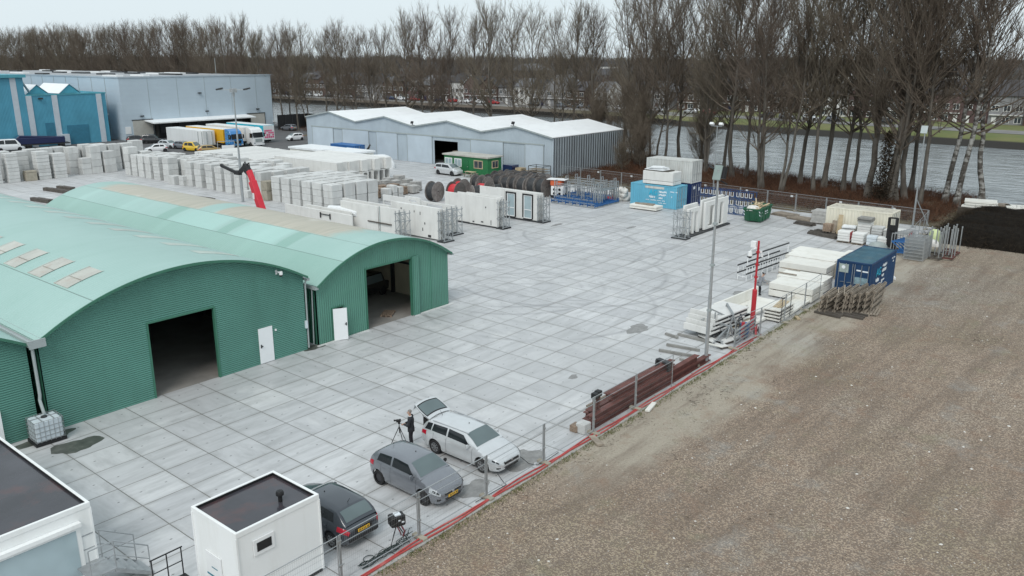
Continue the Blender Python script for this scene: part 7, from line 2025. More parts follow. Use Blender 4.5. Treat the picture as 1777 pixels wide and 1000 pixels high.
o = s.build('folded_tarpaulin', M['tarp_white'], bevel=.025); o.location = (83.8, 47.4, 4.21); tag(o, 'crumpled white sheet on top of the white slab package', 'tarpaulin')
cc = container('shipping_container', 'cream container with a stained ribbed roof behind the pallets of white bags', 81.75, 23.75, 0, R(90), 'cont_cream', 'cont_cream_roof', W=2.7, H=2.7)
# ---- boards and planks
t = thing('board_stack', 'stack of two pale slabs on the ground before the light blue container', 'slabs', (81.0, 47.2, 0))
for k in range(2):
 s = MB(); s.bx(-.75, -1.75, .1 + .24 * k, .75, 1.75, .3 + .24 * k); s.build('slab', M['white_slab'], t, bevel=.02)
s = MB(); s.bx(-.6, -1.3, 0, .6, -1.1, .1); s.bx(-.6, 1.1, 0, .6, 1.3, .1); s.build('bearer', M['wood_dark'], t)
for k, (dx, dy, L_) in enumerate([(-.25, .1, 2.4), (.1, .35, 2.2), (.35, -.1, 1.6)]):
 s = MB(); s.box((0, 0, .06), (.22, L_, .12)); o = s.build('grey_plank', M['wood']); o.location = (81.0 + dx, 47.2 + dy, .545); o.rotation_euler = (0, 0, R(4 * k - 4)); tag(o, 'weathered beam on the pale slabs before the light blue container, ' + ordn(k) + ' from the yard side', 'beam')
# ---- white bags heap
g2 = random.Random(6)
for k in range(9):
 s = MB(); s.grid(lambda u, v: (lambda a, b, w_: (.58 * math.cos(a) * max(0, math.cos(b)) ** .5 * w_, .46 * math.sin(a) * max(0, math.cos(b)) ** .5 * w_, .27 * math.sin(b) * w_ - .05 * math.cos(3 * a + k)))(2 * math.pi * u, -math.pi / 2 + math.pi * v, 1 + .10 * math.sin(3 * 2 * math.pi * u + k) + .07 * math.sin(5 * 2 * math.pi * u + 2 * k) * math.cos(4 * v)), 16, 8)
 o = s.build('white_bag', M['bag'], smooth=True)
 L_ = 0 if k < 4 else 1 if k < 7 else 2
 o.location = (84.0 + g2.uniform(-.7, .7) * (1 - .25 * L_), 52.4 + g2.uniform(-.8, .8) * (1 - .25 * L_), .28 + .48 * L_); o.rotation_euler = (g2.uniform(-.3, .3), g2.uniform(-.3, .3), g2.uniform(0, 3)); s_ = g2.uniform(.95, 1.25); o.scale = (s_, s_, s_ * 1.1)
 tag(o, 'sagging white bag in the heap left of the light blue container, ' + ordn(k) + ' from below', 'bag', 'white bags in the heap')
s = MB(); s.grid(heap(0, 0, .6, .8, .6, 3), 16, 6); o = s.build('red_tarpaulin', M['red'], smooth=True); o.location = (82.9, 53.2, 0); tag(o, 'small heap of red sheeting at the foot of the white bags', 'tarpaulin')
# ---- steel stillages, galvanised with blue bases
def stillage(x, y, label, lx, ly, h, posts=True, rz=0):
 t = thing('stillage', label, 'rack', (x, y, 0), rz, 'galvanised stillages with blue bases')
 s = MB()
 for q in np.linspace(-ly / 2, ly / 2, 7): s.bar((-lx / 2, q, .28), (lx / 2, q, .28), .09, .16)
 for q in np.linspace(-lx / 2, lx / 2, 5): s.bar((q, -ly / 2, .42), (q, ly / 2, .42), .06)
 for q in np.linspace(-ly / 2, ly / 2, 7):
  for p in np.linspace(-lx / 2, lx / 2, 4): s.bar((p, q, .1), (p, q, .62), .07)
 s.build('base', M['blue_steel'], t)
 s = MB()
 for sx in (-1, 1): s.bar((sx * lx / 2, -ly / 2, .08), (sx * lx / 2, ly / 2, .08), .1); s.bar((sx * lx / 2, -ly / 2, .5), (sx * lx / 2, ly / 2, .5), .05)
 for sy in (-1, 1): s.bar((-lx / 2, sy * ly / 2, .08), (lx / 2, sy * ly / 2, .08), .1)
 for q in np.linspace(-ly / 2, ly / 2, 7): s.bar((-lx / 2, q, 0), (-lx / 2, q, .55), .05)
 s.build('lower_frame', M['galv'], t)
 if posts:
  for q in (-ly / 2 + .15, -ly / 6, ly / 6, ly / 2 - .15):
   s = MB()
   for p in (-lx / 2 + .1, lx / 2 - .1): s.bar((p - .22, q, .1), (p - .22, q, h), .09); s.bar((p + .22, q, .1), (p + .22, q, h), .09); s.bar((p - .26, q, h), (p + .26, q, h), .09); s.bar((p - .22, q, h * .5), (p + .22, q, h * .5), .07)
   s.bar((-lx / 2 + .1, q, h * .72), (lx / 2 - .1, q, h * .72), .08)
   s.build('upright', M['galv'], t)
  s = MB()
  for p in (-lx / 2 + .3, lx / 2 - .3):
   s.bar((p, -ly / 2, h * .74), (p, ly / 2, h * .74), .12, .08); s.bar((p, -ly / 2, h * .84), (p, ly / 2, h * .84), .07)
  s.build('top_rail', M['galv'], t)
 return t
stillage(78.3, 54.9, 'low blue based stillage without posts, nearest of the group left of the white bags', 1.7, 6.2, .7, False)
stillage(80.6, 56.0, 'tall galvanised stillage with posts, middle of the group left of the white bags', 2.2, 6.2, 2.4)
stillage(83.3, 56.4, 'tall galvanised stillage with posts, rearmost of the group left of the white bags', 2.2, 6.0, 2.6)
stillage(80.8, 52.5, 'narrow galvanised stillage standing on end beside the white bags', 3.6, 1.2, 2.55)
# orange and white cutter by the drums
t = thing('road_barrier_unit', 'orange topped white machine between the drums and the stillages', 'machine', (81.0, 59.6, 0), R(15))
s = MB(); s.bx(-.5, -.8, .35, .5, .8, 1.5); s.build('housing', M['white_paint'], t, bevel=.06)
s = MB(); s.bx(-.56, -.6, 1.5, .56, .9, 2.25); s.build('hood', M['orange'], t, bevel=.12)
s = MB(); s.bx(-.7, -1.1, 2.25, .7, 1.3, 2.34); s.build('roof', M['white_paint'], t, bevel=.02)
s = MB()
for a, b in ((-.35, .6), (.35, .6), (-.35, 1.1), (.35, 1.1)): s.lathe([(0, -.02), (.16, -.02), (.16, .02)], 14, (-.52, a, b), 'x')
for a in (-.6, .6): s.lathe([(.05, -.1), (.3, -.1), (.34, 0), (.3, .1), (.05, .1)], 14, (-.35, a, .34), 'x'); s.lathe([(.05, -.1), (.3, -.1), (.34, 0), (.3, .1), (.05, .1)], 14, (.35, a, .34), 'x')
s.build('wheel', M['rubber'], t)
M['blue_dark'] = mat('dark_blue_steel', (0.02, 0.075, 0.21), 0.5, 0.1, var=.12, rnd=.1)
# blue U racks on the back edge
def u_rack(x, y, z, label):
 t = thing('cradle_rack', label, 'rack', (x, y, z), 0, 'blue cradle racks before the bank')
 s = MB(); L_ = 2.05
 for p_ in (-.45, .45): s.bar((p_, -L_ / 2, .09), (p_, L_ / 2, .09), .065)
 s.bar((.45, -L_ / 2, .82), (.45, L_ / 2, .82), .06)
 for q in (-L_ / 2 + .05, 0, L_ / 2 - .05): s.bar((-.45, q, .1), (-.45, q, .84), .06); s.bar((.45, q, .1), (.45, q, .84), .06); s.bar((-.45, q, .09), (.45, q, .09), .05)
 s.bar((-.45, -L_ / 2, .80), (-.45, L_ / 2, .80), .06)
 s.build('frame', M['blue_dark'], t)
 for q in (-.72, -.24, .24, .72):
  s = MB(); s.bar((-.55, q - .14, .28), (-.55, q - .14, .74), .045); s.bar((-.55, q + .14, .28), (-.55, q + .14, .74), .045); s.bar((-.55, q - .16, .28), (-.55, q + .16, .28), .045); s.build('cradle', M['white_paint'], t)
for a in range(3):
 for b in range(3): u_rack(84.6, 36.9 + 2.12 * a, .88 * b, 'blue rack with white cradles, %s column from the right, %s tier' % (ordn(a), ['bottom', 'middle', 'top'][b]))
# ---- green skip with waste wood
t = thing('waste_skip', 'green skip with white striped edges heaped with waste wood', 'skip', (83.0, 34.8, 0), R(6))
s = MB()
def sk(z, k): return [(-1.55 - .55 * k, -.85 - .05 * k, z), (1.55 + .55 * k, -.85 - .05 * k, z), (1.55 + .55 * k, .85 + .05 * k, z), (-1.55 - .55 * k, .85 + .05 * k, z)]
s.add(sk(.12, 0) + sk(1.45, 1) + [(x * .96, y * .94, z) for x, y, z in sk(1.45, 1)] + [(x * .94, y * .92, z + .06) for x, y, z in sk(.12, 0)],
      [(0, 3, 2, 1), (0, 1, 5, 4), (1, 2, 6, 5), (2, 3, 7, 6), (3, 0, 4, 7), (4, 5, 9, 8), (5, 6, 10, 9), (6, 7, 11, 10), (7, 4, 8, 11), (8, 9, 13, 12), (9, 10, 14, 13), (10, 11, 15, 14), (11, 8, 12, 15), (12, 13, 14, 15)])
s.build('tub', M['skip_green'], t)
s = MB(); R_ = sk(1.45, 1)
for k in range(4): s.bar(R_[k], R_[(k + 1) % 4], .1, .1)
for x_ in (-1.15, 0, 1.15): s.bar((x_, -.93, 1.42), (x_ * .8, -.88, .15), .1); s.bar((x_, .93, 1.42), (x_ * .8, .88, .15), .1)
s.bar((-2.12, -.35, 1.4), (-1.58, -.35, .15), .1); s.bar((-2.12, .35, 1.4), (-1.58, .35, .15), .1)
s.build('rim', M['skip_green'], t)
s = MB()
for yy, z0 in ((-.86, .7), (-.86, 1.05), (.86, .7), (.86, 1.05)):
 xx = -1.6 - .55 * (z0 - .12) / 1.33
 s.add([(xx - .02, yy * .96 - .06, z0), (xx - .07, yy * .96 + .06, z0 + .12), (xx - .13, yy * .96 + .06, z0 + .28), (xx - .09, yy * .96 - .06, z0 + .16)], [(0, 1, 2, 3)])
for x_ in (-1.6, 1.6):
 for z0 in (.6, .95): s.add([(x_, -.915, z0), (x_ + .14, -.92, z0 + .1), (x_ + .14, -.935, z0 + .26), (x_, -.93, z0 + .16)], [(0, 1, 2, 3)])
s.bx(-.5, -.93, 1.0, .4, -.92, 1.14); s.bx(-.5, -.925, .8, .6, -.915, .86)
s.build('stripe_marking', M['white_text'], t)
g3 = random.Random(10)
s = MB()
for k in range(26):
 c_ = (g3.uniform(-1.5, 1.6), g3.uniform(-.6, .6), 1.4 + .02 * k * g3.uniform(.4, 1)); s.box(c_, (g3.uniform(.8, 2.0), g3.uniform(.1, .3), .03), g3.uniform(-.5, .5), g3.uniform(-.15, .15), g3.uniform(-.2, .2))
o = s.build('waste_wood', M['wood_pale'], None); o.location = t.location; o.rotation_euler = t.rotation_euler; tag(o, 'tangled waste boards heaped in the green skip', 'waste wood', kind='stuff')
s = MB(); s.grid(heap(0, 0, .55, .75, .5, 8), 14, 5); o = s.build('white_bag', M['bag'], smooth=True); o.location = (81.5, 34.75, 1.28); tag(o, 'white sack of rubble at the left end of the green skip', 'bag')
# ---- timber left of the cream container
def planks(name, label, x, y, rz, n, L_, w, h, m, z=0.0, layers=1, gap=.03, part='plank'):
 t = thing(name, label, 'timber', (x, y, z), rz)
 for l_ in range(layers):
  for k in range(n):
   s = MB(); s.box((rs.uniform(-.1, .1), (k - (n - 1) / 2) * (w + gap), h * (l_ + .5) + .01), (L_ * rs.uniform(.92, 1.02), w, h * .94), rs.uniform(-.02, .02)); s.build(part, M[m], t)
 return t
planks('plank_stack', 'low layer of grey planks behind the green skip', 87.3, 33.4, R(75), 5, 2.6, .3, .12, 'wood', layers=2)
planks('plank_stack', 'flat stack of grey planks between skip and cream container', 86.0, 30.4, R(80), 5, 4.2, .28, .12, 'wood', layers=2)
planks('plank_stack', 'short dark plank pile before the flat grey planks', 83.6, 29.9, R(78), 3, 2.0, .3, .14, 'wood_dark', layers=2)
kerb_pallet(85.6, 28.7, 7, 'brick_grey', 'grey boards bundled high at the left end of the cream container', 1.6, 2.2)
planks('plank_stack', 'black bearers in a low pile at the left of the cream container', 79.6, 26.3, R(72), 4, 3.2, .22, .16, 'wood_dark', layers=2, gap=.25)
planks('plank_stack', 'pale bearers lying on the ground before the cream container', 80.4, 25.6, R(72), 3, 2.6, .2, .14, 'wood_pale', z=.36)
for k, (x, y, m_, h_, tl_) in enumerate([(80.0, 25.25, 'wood_pale', 2.1, 8), (79.9, 25.75, 'wood', 1.5, 12)]):
 s = MB(); s.box((0, 0, h_ / 2), (.05, .42, h_), 0, 0, R(tl_)); o = s.build('leaning_board', M[m_]); o.location = (x, y, 0.02); tag(o, ['tall pale board leaning on the cream container', 'shorter grey board leaning left of the tall pale board'][k], 'board')
kerb_pallet(79.6, 26.2, 4, 'brick_brown', 'brown brick bundle at the foot of the leaning boards', .8, .8, .36)
# ---- pallets of white bags and boards
def goods(x, y, a, b, h, m, label, extra=None, z=0.0, rz=0.0):
 t = thing('goods_pallet', label, 'pallet of goods', (x, y, z), rz, 'wrapped pallets before the cream container')
 pallet_parts(t, a, b)
 n = max(2, int(h / .22))
 for k in range(n):
  s = MB(); s.box((rs.uniform(-.02, .02), rs.uniform(-.02, .02), .15 + h * (k + .5) / n), (a * .97, b * .97, h / n * .93)); s.build('bag_layer', M[m], t, bevel=.035)
 if extra:
  s = MB(); s.bx(-a * .49, -b * .5, .2, a * .49, -b * .492, .15 + h * .97); s.build('printed_side', M[extra], t)
 return t
goods(77.85, 24.0, .95, 1.15, .95, 'panel', 'white wrapped pallet with a dark red side, leftmost in the front row', 'red', rz=R(4))
goods(77.75, 22.65, 1.0, 1.1, .95, 'panel', 'white wrapped pallet, second in the front row', rz=R(-3))
goods(77.6, 21.45, .9, .9, .85, 'plastic_white', 'white wrapped pallet, third in the front row', rz=R(5))
goods(77.3, 20.5, .9, .8, .9, 'panel', 'narrow white pallet, rightmost in the front row', rz=R(8))
goods(79.3, 24.1, 1.0, 1.2, .95, 'bag', 'grey covered pallet behind the red sided one'); goods(79.4, 22.7, 1.0, 1.2, 1.75, 'panel', 'high stack of white boards in the middle of the back row')
goods(79.3, 21.5, 1.0, 1.0, 1.45, 'block', 'high pale carton stack right of the white board stack'); goods(79.0, 20.4, .9, .9, 1.35, 'bag', 'beige carton stack nearest the black mast')
goods(78.2, 19.1, 1.2, 1.4, 1.6, 'panel', 'white covered stack with a red corner, right of the black mast', 'red')
planks('sheet_pile', 'grey sheets lying on top of the white board stack', 79.4, 22.7, 0, 1, 1.2, 1.25, .07, 'grey_plank', z=1.92, layers=5, part='sheet')
planks('sheet_pile', 'pale crumpled sheets on the grey covered pallet', 79.3, 24.1, R(10), 1, 1.2, 1.2, .06, 'tarp_white', z=1.12, layers=3, part='sheet')
s = MB(); s.grid(heap(0, 0, .7, .8, .75, 12), 18, 6); o = s.build('grey_green_bag', mat('grey_sheet', (.33, .37, .36), .7, bump=.5, bscale=4), smooth=True); o.location = (76.4, 20.6, 0); tag(o, 'grey green sheeting heaped before the black mast', 'tarpaulin')
t = thing('forklift_mast', 'black forklift mast standing among the white pallets', 'forklift', (77.2, 19.75, 0), R(10))
s = MB(); s.bar((0, -.32, 0), (0, -.32, 2.9), .24, .24); s.bar((0, .32, 0), (0, .32, 2.9), .24, .24); s.build('mast', M['black'], t)
s = MB(); s.bar((0, -.35, 2.88), (0, .35, 2.88), .12); s.bar((0, -.35, 1.7), (0, .35, 1.7), .12); s.bx(-.06, -.3, .2, .0, .3, 2.25); s.build('crossbar', M['black'], t)
s = MB(); s.bar((-.1, -.25, .1), (-1.1, -.25, .1), .1, .05); s.bar((-.1, .25, .1), (-1.1, .25, .1), .1, .05); s.build('fork', M['dark_steel'], t)
# ---- leaning frames and post racks beyond the blue container
for k in range(7):
 t = thing('barrier_panel', 'galvanised barrier panel leaning in the fan behind the blue container, %s from the yard' % ordn(k), 'barrier', (74.0 + .42 * k, 17.0, 0.02), 0, 'leaning barrier panels')
 s = MB(); a = .35
 for zz in np.linspace(.1, 1.85, 7): s.bar((-a * zz * .3, -.75, zz), (-a * zz * .3, .75, zz), .05)
 s.bar((0, -.75, .05), (-.2, -.75, 1.95), .06); s.bar((0, .75, .05), (-.2, .75, 1.95), .06); s.build('rail_frame', M['galv'], t)
for k in range(6):
 t = thing('blue_barrier', 'blue and silver frame standing before the white covered stack, %s from the left' % ordn(k), 'frame', (75.3 + .5 * k, 18.6 - .1 * k, 0.02), R(10), 'blue frames by the black mast')
 s = MB(); s.bar((0, -.6, .05), (0, -.6, 1.9), .06); s.bar((0, .6, .05), (0, .6, 1.9), .06); s.bar((0, -.6, 1.9), (0, .6, 1.9), .06); s.build('frame', M['galv'], t)
 s = MB(); s.bar((0, -.6, .25), (0, .6, .25), .1); s.bar((0, -.6, 1.2), (0, .6, 1.2), .1); s.bar((0, -.6, .3), (0, .6, 1.2), .08); s.build('blue_bar', M['blue_steel'], t)
for k, (x, y) in enumerate([(76.2, 15.7), (76.9, 14.9), (77.9, 15.4), (78.8, 15.0), (77.2, 16.3), (79.6, 15.5)]):
 t = thing('post_pallet', 'dark base with four steel posts on the gravel, %s of the post racks' % ordn(k), 'post rack', (x, y, .02), R(6 * (k % 3) - 6), 'post racks on the gravel')
 s = MB(); s.bar((-.6, -.4, .1), (.6, -.4, .1), .1, .14); s.bar((-.6, .4, .1), (.6, .4, .1), .1, .14); s.bar((-.6, -.4, .1), (-.6, .4, .1), .1, .14); s.bar((.6, -.4, .1), (.6, .4, .1), .1, .14); s.build('base', M['rust'] if k % 2 else M['wood_dark'], t)
 s = MB()
 for a in (-.55, .55):
  for b in (-.35, .35): s.bar((a, b, .1), (a, b, 2.35), .07); s.lathe([(.06, 0), (.06, .1), (0, .1)], 8, (a, b, 2.33))
 s.build('post', M['galv'], t)
s = MB(); s.grid(heap(0, 0, .55, .6, 1.2, 21), 16, 7); o = s.build('lime_bag', M['bag_lime'], smooth=True); o.location = (78.4, 16.5, .9); tag(o, 'pale lime sack lying on the post racks', 'bag')
s = MB(); s.grid(heap(0, 0, .5, .5, .55, 22), 16, 6); o = s.build('white_sack', M['bag'], smooth=True); o.location = (77.0, 16.3, .9); tag(o, 'white sack on the post racks left of the lime one', 'bag')
s = MB(); s.box((0, 0, .1), (.7, .4, .14), .4); s.box((.2, .3, .25), (.5, .2, .1), .9); o = s.build('white_scrap', M['white_paint']); o.location = (66.6, 16.6, .02); tag(o, 'white scrap pieces on the gravel behind the blue container', 'scrap')
# white pontoon-like slabs on the bank far right
for k, (x, y, a, b, z) in enumerate([(100.8, 17.2, 2.2, 3.2, .95), (100.9, 17.1, 2.1, 3.0, 1.2), (101.0, 17.2, 2.0, 3.1, 1.45), (102.6, 13.2, 2.4, 3.6, .95), (101.2, 10.0, 2.4, 3.2, .95), (103, 15.6, 1.6, 1.8, .95)]):
 s = MB(); s.box((0, 0, .1), (a, b, .2)); o = s.build('pale_bank_slab', M['white_slab' if k != 5 else 'wood'], bevel=.02); o.location = (x, y, z); o.rotation_euler = (0, 0, R(5 * k)); tag(o, ['lowest slab of the stack of three on the right hand bank', 'middle slab of the stack of three on the right hand bank', 'topmost slab of the stack of three on the right hand bank', 'wide pale slab lying right of the stack of three on the bank', 'pale slab at the right edge of the bank', 'brown board between the pale slabs on the bank'][k], 'slab')
s = MB(); s.bx(99.2, 8, -.05, 104.4, 19, .93); o = s.build('bank_platform', M['soil']); tag(o, kind='structure')
# ---- by the shed: pallets, rack, dark box, picnic table
for k, (x, y, n) in enumerate([(93.4, 75.6, 8), (93.2, 73.4, 7)]):
 t = thing('pallet_stack', 'stack of pale wooden pallets against the grey shed, %s one' % ('left' if k == 0 else 'right'), 'pallets', (x, y, 0))
 for q in range(n):
  s = MB(); z = .145 * q
  for yy in np.linspace(-.5, .5, 5): s.box((0, yy, z + .13), (1.2, .15, .022))
  for xx in (-.54, 0, .54): s.box((xx, 0, z + .07), (.1, 1.1, .09))
  s.build('pallet', M['wood_pale' if k == 0 else 'wood'], t)
s = MB(); s.bx(-.8, -.9, 0, .8, .9, 1.5); o = s.build('dark_box', M['p_navy'], bevel=.04); o.location = (93.3, 77.4, 0); tag(o, 'dark blue bin right of the green portable office', 'bin')
t = thing('mesh_cage', 'grey steel cage with shelves at the corner of the grey shed', 'cage', (93.0, 71.8, 0))
s = MB()
for a in (-.9, .9):
 for b in (-1.3, 1.3): s.bar((a, b, 0), (a, b, 1.8), .07)
for z in (.1, 1.78):
 for a in (-.9, .9): s.bar((a, -1.3, z), (a, 1.3, z), .06)
 for b in (-1.3, 1.3): s.bar((-.9, b, z), (.9, b, z), .06)
s.build('frame', M['dark_steel'], t)
for z in (.25, .6, .95, 1.3):
 s = MB()
 for q in np.linspace(-1.2, 1.2, 6): s.bx(-.85, q - .12, z, .85, q + .12, z + .05)
 s.build('shelf', M['wood'], t)
t = thing('picnic_table', 'small wooden picnic table before the green portable office', 'picnic table', (87.8, 80.4, 0), R(90))
s = MB()
for k in range(4): s.box((0, -.3 + .2 * k, .74), (1.7, .17, .04))
s.build('table_top', M['wood_pale'], t)
for b in (-.75, .75): s = MB(); s.box((0, b, .44), (1.7, .26, .04)); s.build('seat', M['wood'], t)
for a in (-.6, .6): s = MB(); s.bar((a, -.3, .72), (a, -.72, 0), .08); s.bar((a, .3, .72), (a, .72, 0), .08); s.bar((a, -.8, .40), (a, .8, .40), .08); s.build('leg', M['wood'], t)
container('shipping_container', 'bright blue container before the far end of the grey shed', 90.2, 110.6, 0, R(90), 'blue_steel', 'blue_steel')
s = MB(); s.bar((0, 0, 0), (0, -1.2, 1.6), .2); s.bar((0, .4, 0), (0, -.9, 1.2), .2); o = s.build('dark_stake', M['wood_dark']); o.location = (90.5, 106.4, 1.2); tag(o, 'dark angled prop at the right end of the bright blue container', 'prop')
# dark bearers lying behind the big halls
for k, (x, y, L_) in enumerate([(43.6, 111.8, 5.5), (45.2, 113.2, 3.2), (39.2, 105.5, 3.8), (51.8, 93.5, 8.0), (50.2, 103.0, 5.0)]):
 s = MB(); s.box((0, 0, .2), (.5, L_, .4)); s.box((.6, .3, .15), (.4, L_ * .8, .3)); o = s.build('dark_bearer', M['wood_dark']); o.location = (x, y, 0.01); o.rotation_euler = (0, 0, R(8)); tag(o, 'dark timber bearers on the ground behind the green halls, %s from the left' % ordn(k), 'timber')
# ================================================================== FENCES
M['mesh'] = None
T = NT('wire_mesh'); v = T.obj(); s_ = T.n('SeparateXYZ', {0: v})
fx_ = T.math('FRACT', T.math('DIVIDE', s_.outputs[0], 0.08)); fz_ = T.math('FRACT', T.math('DIVIDE', s_.outputs[2], 0.22))
al = T.math('MAXIMUM', T.math('LESS_THAN', fx_, 0.055), T.math('LESS_THAN', fz_, 0.03))
T.b.inputs['Base Color'].default_value = (.36, .38, .39, 1); T.b.inputs['Metallic'].default_value = .5; T.b.inputs['Roughness'].default_value = .5
T.ln(al, T.b.inputs['Alpha'])
M['mesh'] = T.m
def fence_panel(root, L_, h=2.0, rails=True):
 s = MB()
 s.tube([(-L_ / 2, 0, .08), (-L_ / 2, 0, h)], .021, 8); s.tube([(L_ / 2, 0, .08), (L_ / 2, 0, h)], .021, 8); s.tube([(-L_ / 2, 0, h - .02), (L_ / 2, 0, h - .02)], .017, 8); s.tube([(-L_ / 2, 0, .2), (L_ / 2, 0, .2)], .017, 8); s.tube([(-L_ / 2, 0, h - .34), (L_ / 2, 0, h - .34)], .010, 6)
 fr_ = s.build('frame', M['galv'], root, smooth=True)
 s = MB(); s.add([(-L_ / 2, 0, .2), (L_ / 2, 0, .2), (L_ / 2, 0, h), (-L_ / 2, 0, h)], [(0, 1, 2, 3)]); s.build('wire_mesh', M['mesh'], root)
 s = MB(); s.box((-L_ / 2 - .04, 0, .06), (.22, .62, .12)); s.build('foot', M['block_old'], root, bevel=.02)
 s = MB()
 for z in (.7, h - .25): s.bx(-L_ / 2 - .11, -.035, z, -L_ / 2 + .03, .035, z + .06)
 s.bar((-L_ / 2 - .05, .0, .1), (-L_ / 2 - .05, 0, h), .03)
 s.build('coupler', M['galv'], root)
proto = None
px = [10.7, 14.35, 17.9, 21.5, 25.2, 28.9, 32.5, 36.1]
def site_fence(pts, labelf, h=1.85):
 for i, (a, b) in enumerate(zip(pts[:-1], pts[1:])):
  a = Vector(a); b = Vector(b); d = b - a
  t = thing('site_fence_panel', labelf(i), 'fence panel', (a + b) / 2, math.atan2(d.y, d.x), 'wire site fence panels')
  fence_panel(t, d.length - .12, h)
FP = [(7.2, 19.1, 0.03), (10.8, 19.1, 0.03), (14.35, 19.1, 0.03), (17.88, 19.1, 0.03), (21.5, 19.08, 0.03), (25.2, 19.1, .03), (28.9, 19.07, .03), (32.5, 19.05, .03), (36.1, 19.0, .03)]
site_fence(FP, lambda i: 'wire fence panel along the red hose, %s from the bottom left' % ordn(i))
site_fence([(43.6, 19.08, .03), (46.6, 18.78, .03), (50.4, 18.76, .03), (53.95, 18.78, .03), (57.2, 18.9, .03)], lambda i: 'wire fence panel beside the white slabs near the red pole, %s from the left' % ordn(i), 1.95)
BF = [(88.9, 19.6, 0), (89.3, 23.1, 0), (89.7, 26.6, 0), (90.1, 30.1, 0), (90.5, 33.6, 0), (90.9, 37.1, 0), (91.3, 40.6, 0), (91.7, 44.1, 0), (92.1, 47.6, 0), (92.4, 51.1, 0), (92.7, 54.6, 0), (93.0, 58.1, 0), (93.3, 61.6, 0), (93.6, 65.1, 0), (93.9, 68.6, 0)]
site_fence(BF, lambda i: 'wire fence panel on the yard edge below the bank, %s from the right' % ordn(i), 2.0)
site_fence([(80.2, 18.6, 0), (83.1, 18.9, 0), (86.0, 19.2, 0), (88.8, 19.5, 0)], lambda i: 'wire fence panel right of the cream container, %s from the left' % ordn(i), 2.0)
for k in range(8):
 y = 23 + 5.6 * k; x = 89.2 + (y - 19.6) * .105
 s = MB(); s.bx(-.01, -.14, 0, .01, .14, .2); o = s.build('fence_tag', M['white_paint']); o.location = (x - .04, y, 1.55); tag(o, 'small white tag on the back fence, %s from the right' % ordn(k), 'tag')
# ---- red hoses along the kerb
def wig(x0, x1, y, z, n, amp, seed):
 r_ = random.Random(seed); ph = r_.uniform(0, 6)
 return [(x0 + (x1 - x0) * k / n, y + amp * math.sin(k * .55 + ph) + r_.uniform(-amp, amp) * .35, z) for k in range(n + 1)]
s = MB(); s.tube(wig(6, 45.8, 18.84, .085, 90, .045, 1), .036, 8); tag(s.build('red_hose', M['red_hose'], smooth=True), 'red hose lying along the kerb, on the gravel side', 'hose')
s = MB(); s.tube(wig(6, 47.2, 18.97, .09, 90, .05, 2), .034, 8); tag(s.build('red_hose', M['red_hose'], smooth=True), 'red hose lying along the kerb, on the yard side', 'hose')
for k, (x, y, L_, w_, rz_, m_) in enumerate([(28.35, 18.55, .95, .3, 60, 'wood'), (33.15, 18.55, 1.1, .22, 12, 'white_slab'), (51.9, 18.45, .6, .22, 40, 'wood_pale'), (40.0, 19.5, .8, .12, 30, 'wood')]):
 s = MB(); s.box((0, 0, .05), (L_, w_, .09)); o = s.build('loose_board', M[m_]); o.location = (x, y, .03); o.rotation_euler = (0, 0, R(rz_)); tag(o, ['short grey board by the kerb at the left end of the brown girders', 'pale concrete bar by the kerb under the brown girders', 'small pale block by the kerb near the white slabs', 'short board at the right end of the brown girders'][k], 'board')
# ---- brown steel girders along the fence
def girder(L_, h=.36, w=.32):
 s = MB(); f = .04
 s.bx(-L_ / 2, -w / 2, 0, L_ / 2, w / 2, f); s.bx(-L_ / 2, -w / 2, h - f, L_ / 2, w / 2, h); s.bx(-L_ / 2, -f / 2, f, L_ / 2, f / 2, h - f)
 return s.mesh('steel_girder', M['rust'])
GM = {12.0: girder(12.0), 10.5: girder(10.5), 8.0: girder(8.0), 6.0: girder(6.0)}
for k, (x, y, z, L_) in enumerate([(35.1, 19.45, .02, 12.0), (34.4, 19.45, .39, 10.5), (34.6, 19.85, .02, 10.5), (33.6, 19.85, .39, 8.0), (34.0, 20.25, .02, 8.0), (34.8, 20.3, .39, 6.0), (34.2, 19.65, .77, 6.0)]):
 o = lk(bpy.data.objects.new('steel_girder', GM[L_])); o.location = (x, y, z); tag(o, 'brown steel girder in the pile along the fence, ' + ['longest one, bottom layer by the fence', 'second layer by the fence', 'bottom layer in the middle', 'second layer in the middle', 'bottom layer on the yard side', 'second layer on the yard side', 'topmost one'][k], 'girder', 'brown steel girders')
for k, (x, y) in enumerate([(29.6, 19.5), (29.95, 19.55)]):
 t = thing('girder_post', 'brown upright stub with black cap at the left end of the girders, %s one' % ('left' if k == 0 else 'right'), 'post', (x, y, 0), 0, 'upright stubs at the girders')
 s = MB(); s.bar((0, 0, 0), (0, 0, 1.6), .15); s.build('stub', M['rust'], t)
 s = MB(); s.bx(-.14, -.14, 1.45, .14, .14, 1.72); s.build('cap', M['black'], t, bevel=.02)
t = thing('girder_clamp', 'dark steel clamp standing over the girders in the middle of the pile', 'clamp', (36.4, 19.75, 0))
s = MB(); s.bar((-.1, -.4, 1.25), (.1, .4, 1.25), .3, .08); s.bx(-.16, .3, .7, .16, .4, 1.25); s.bx(-.16, -.4, .7, .16, -.3, 1.25); s.build('clamp_body', M['dark_steel'], t)
planks('batten_bundle', 'pale battens lying on the girders on the yard side', 34.0, 20.75, R(1), 3, 6.0, .12, .1, 'wood', layers=2)
stack(28.75, 19.95, .5, .4, [.35], '', 'brick_brown', full='small brown brick by the left fence post of the girders')
stack(28.85, 19.6, .55, .5, [.5], '', full='pale concrete lump by the left fence post of the girders')
t = thing('black_cable', 'thin black cable looped along the kerb below the white car', 'cable', (0, 0, 0))
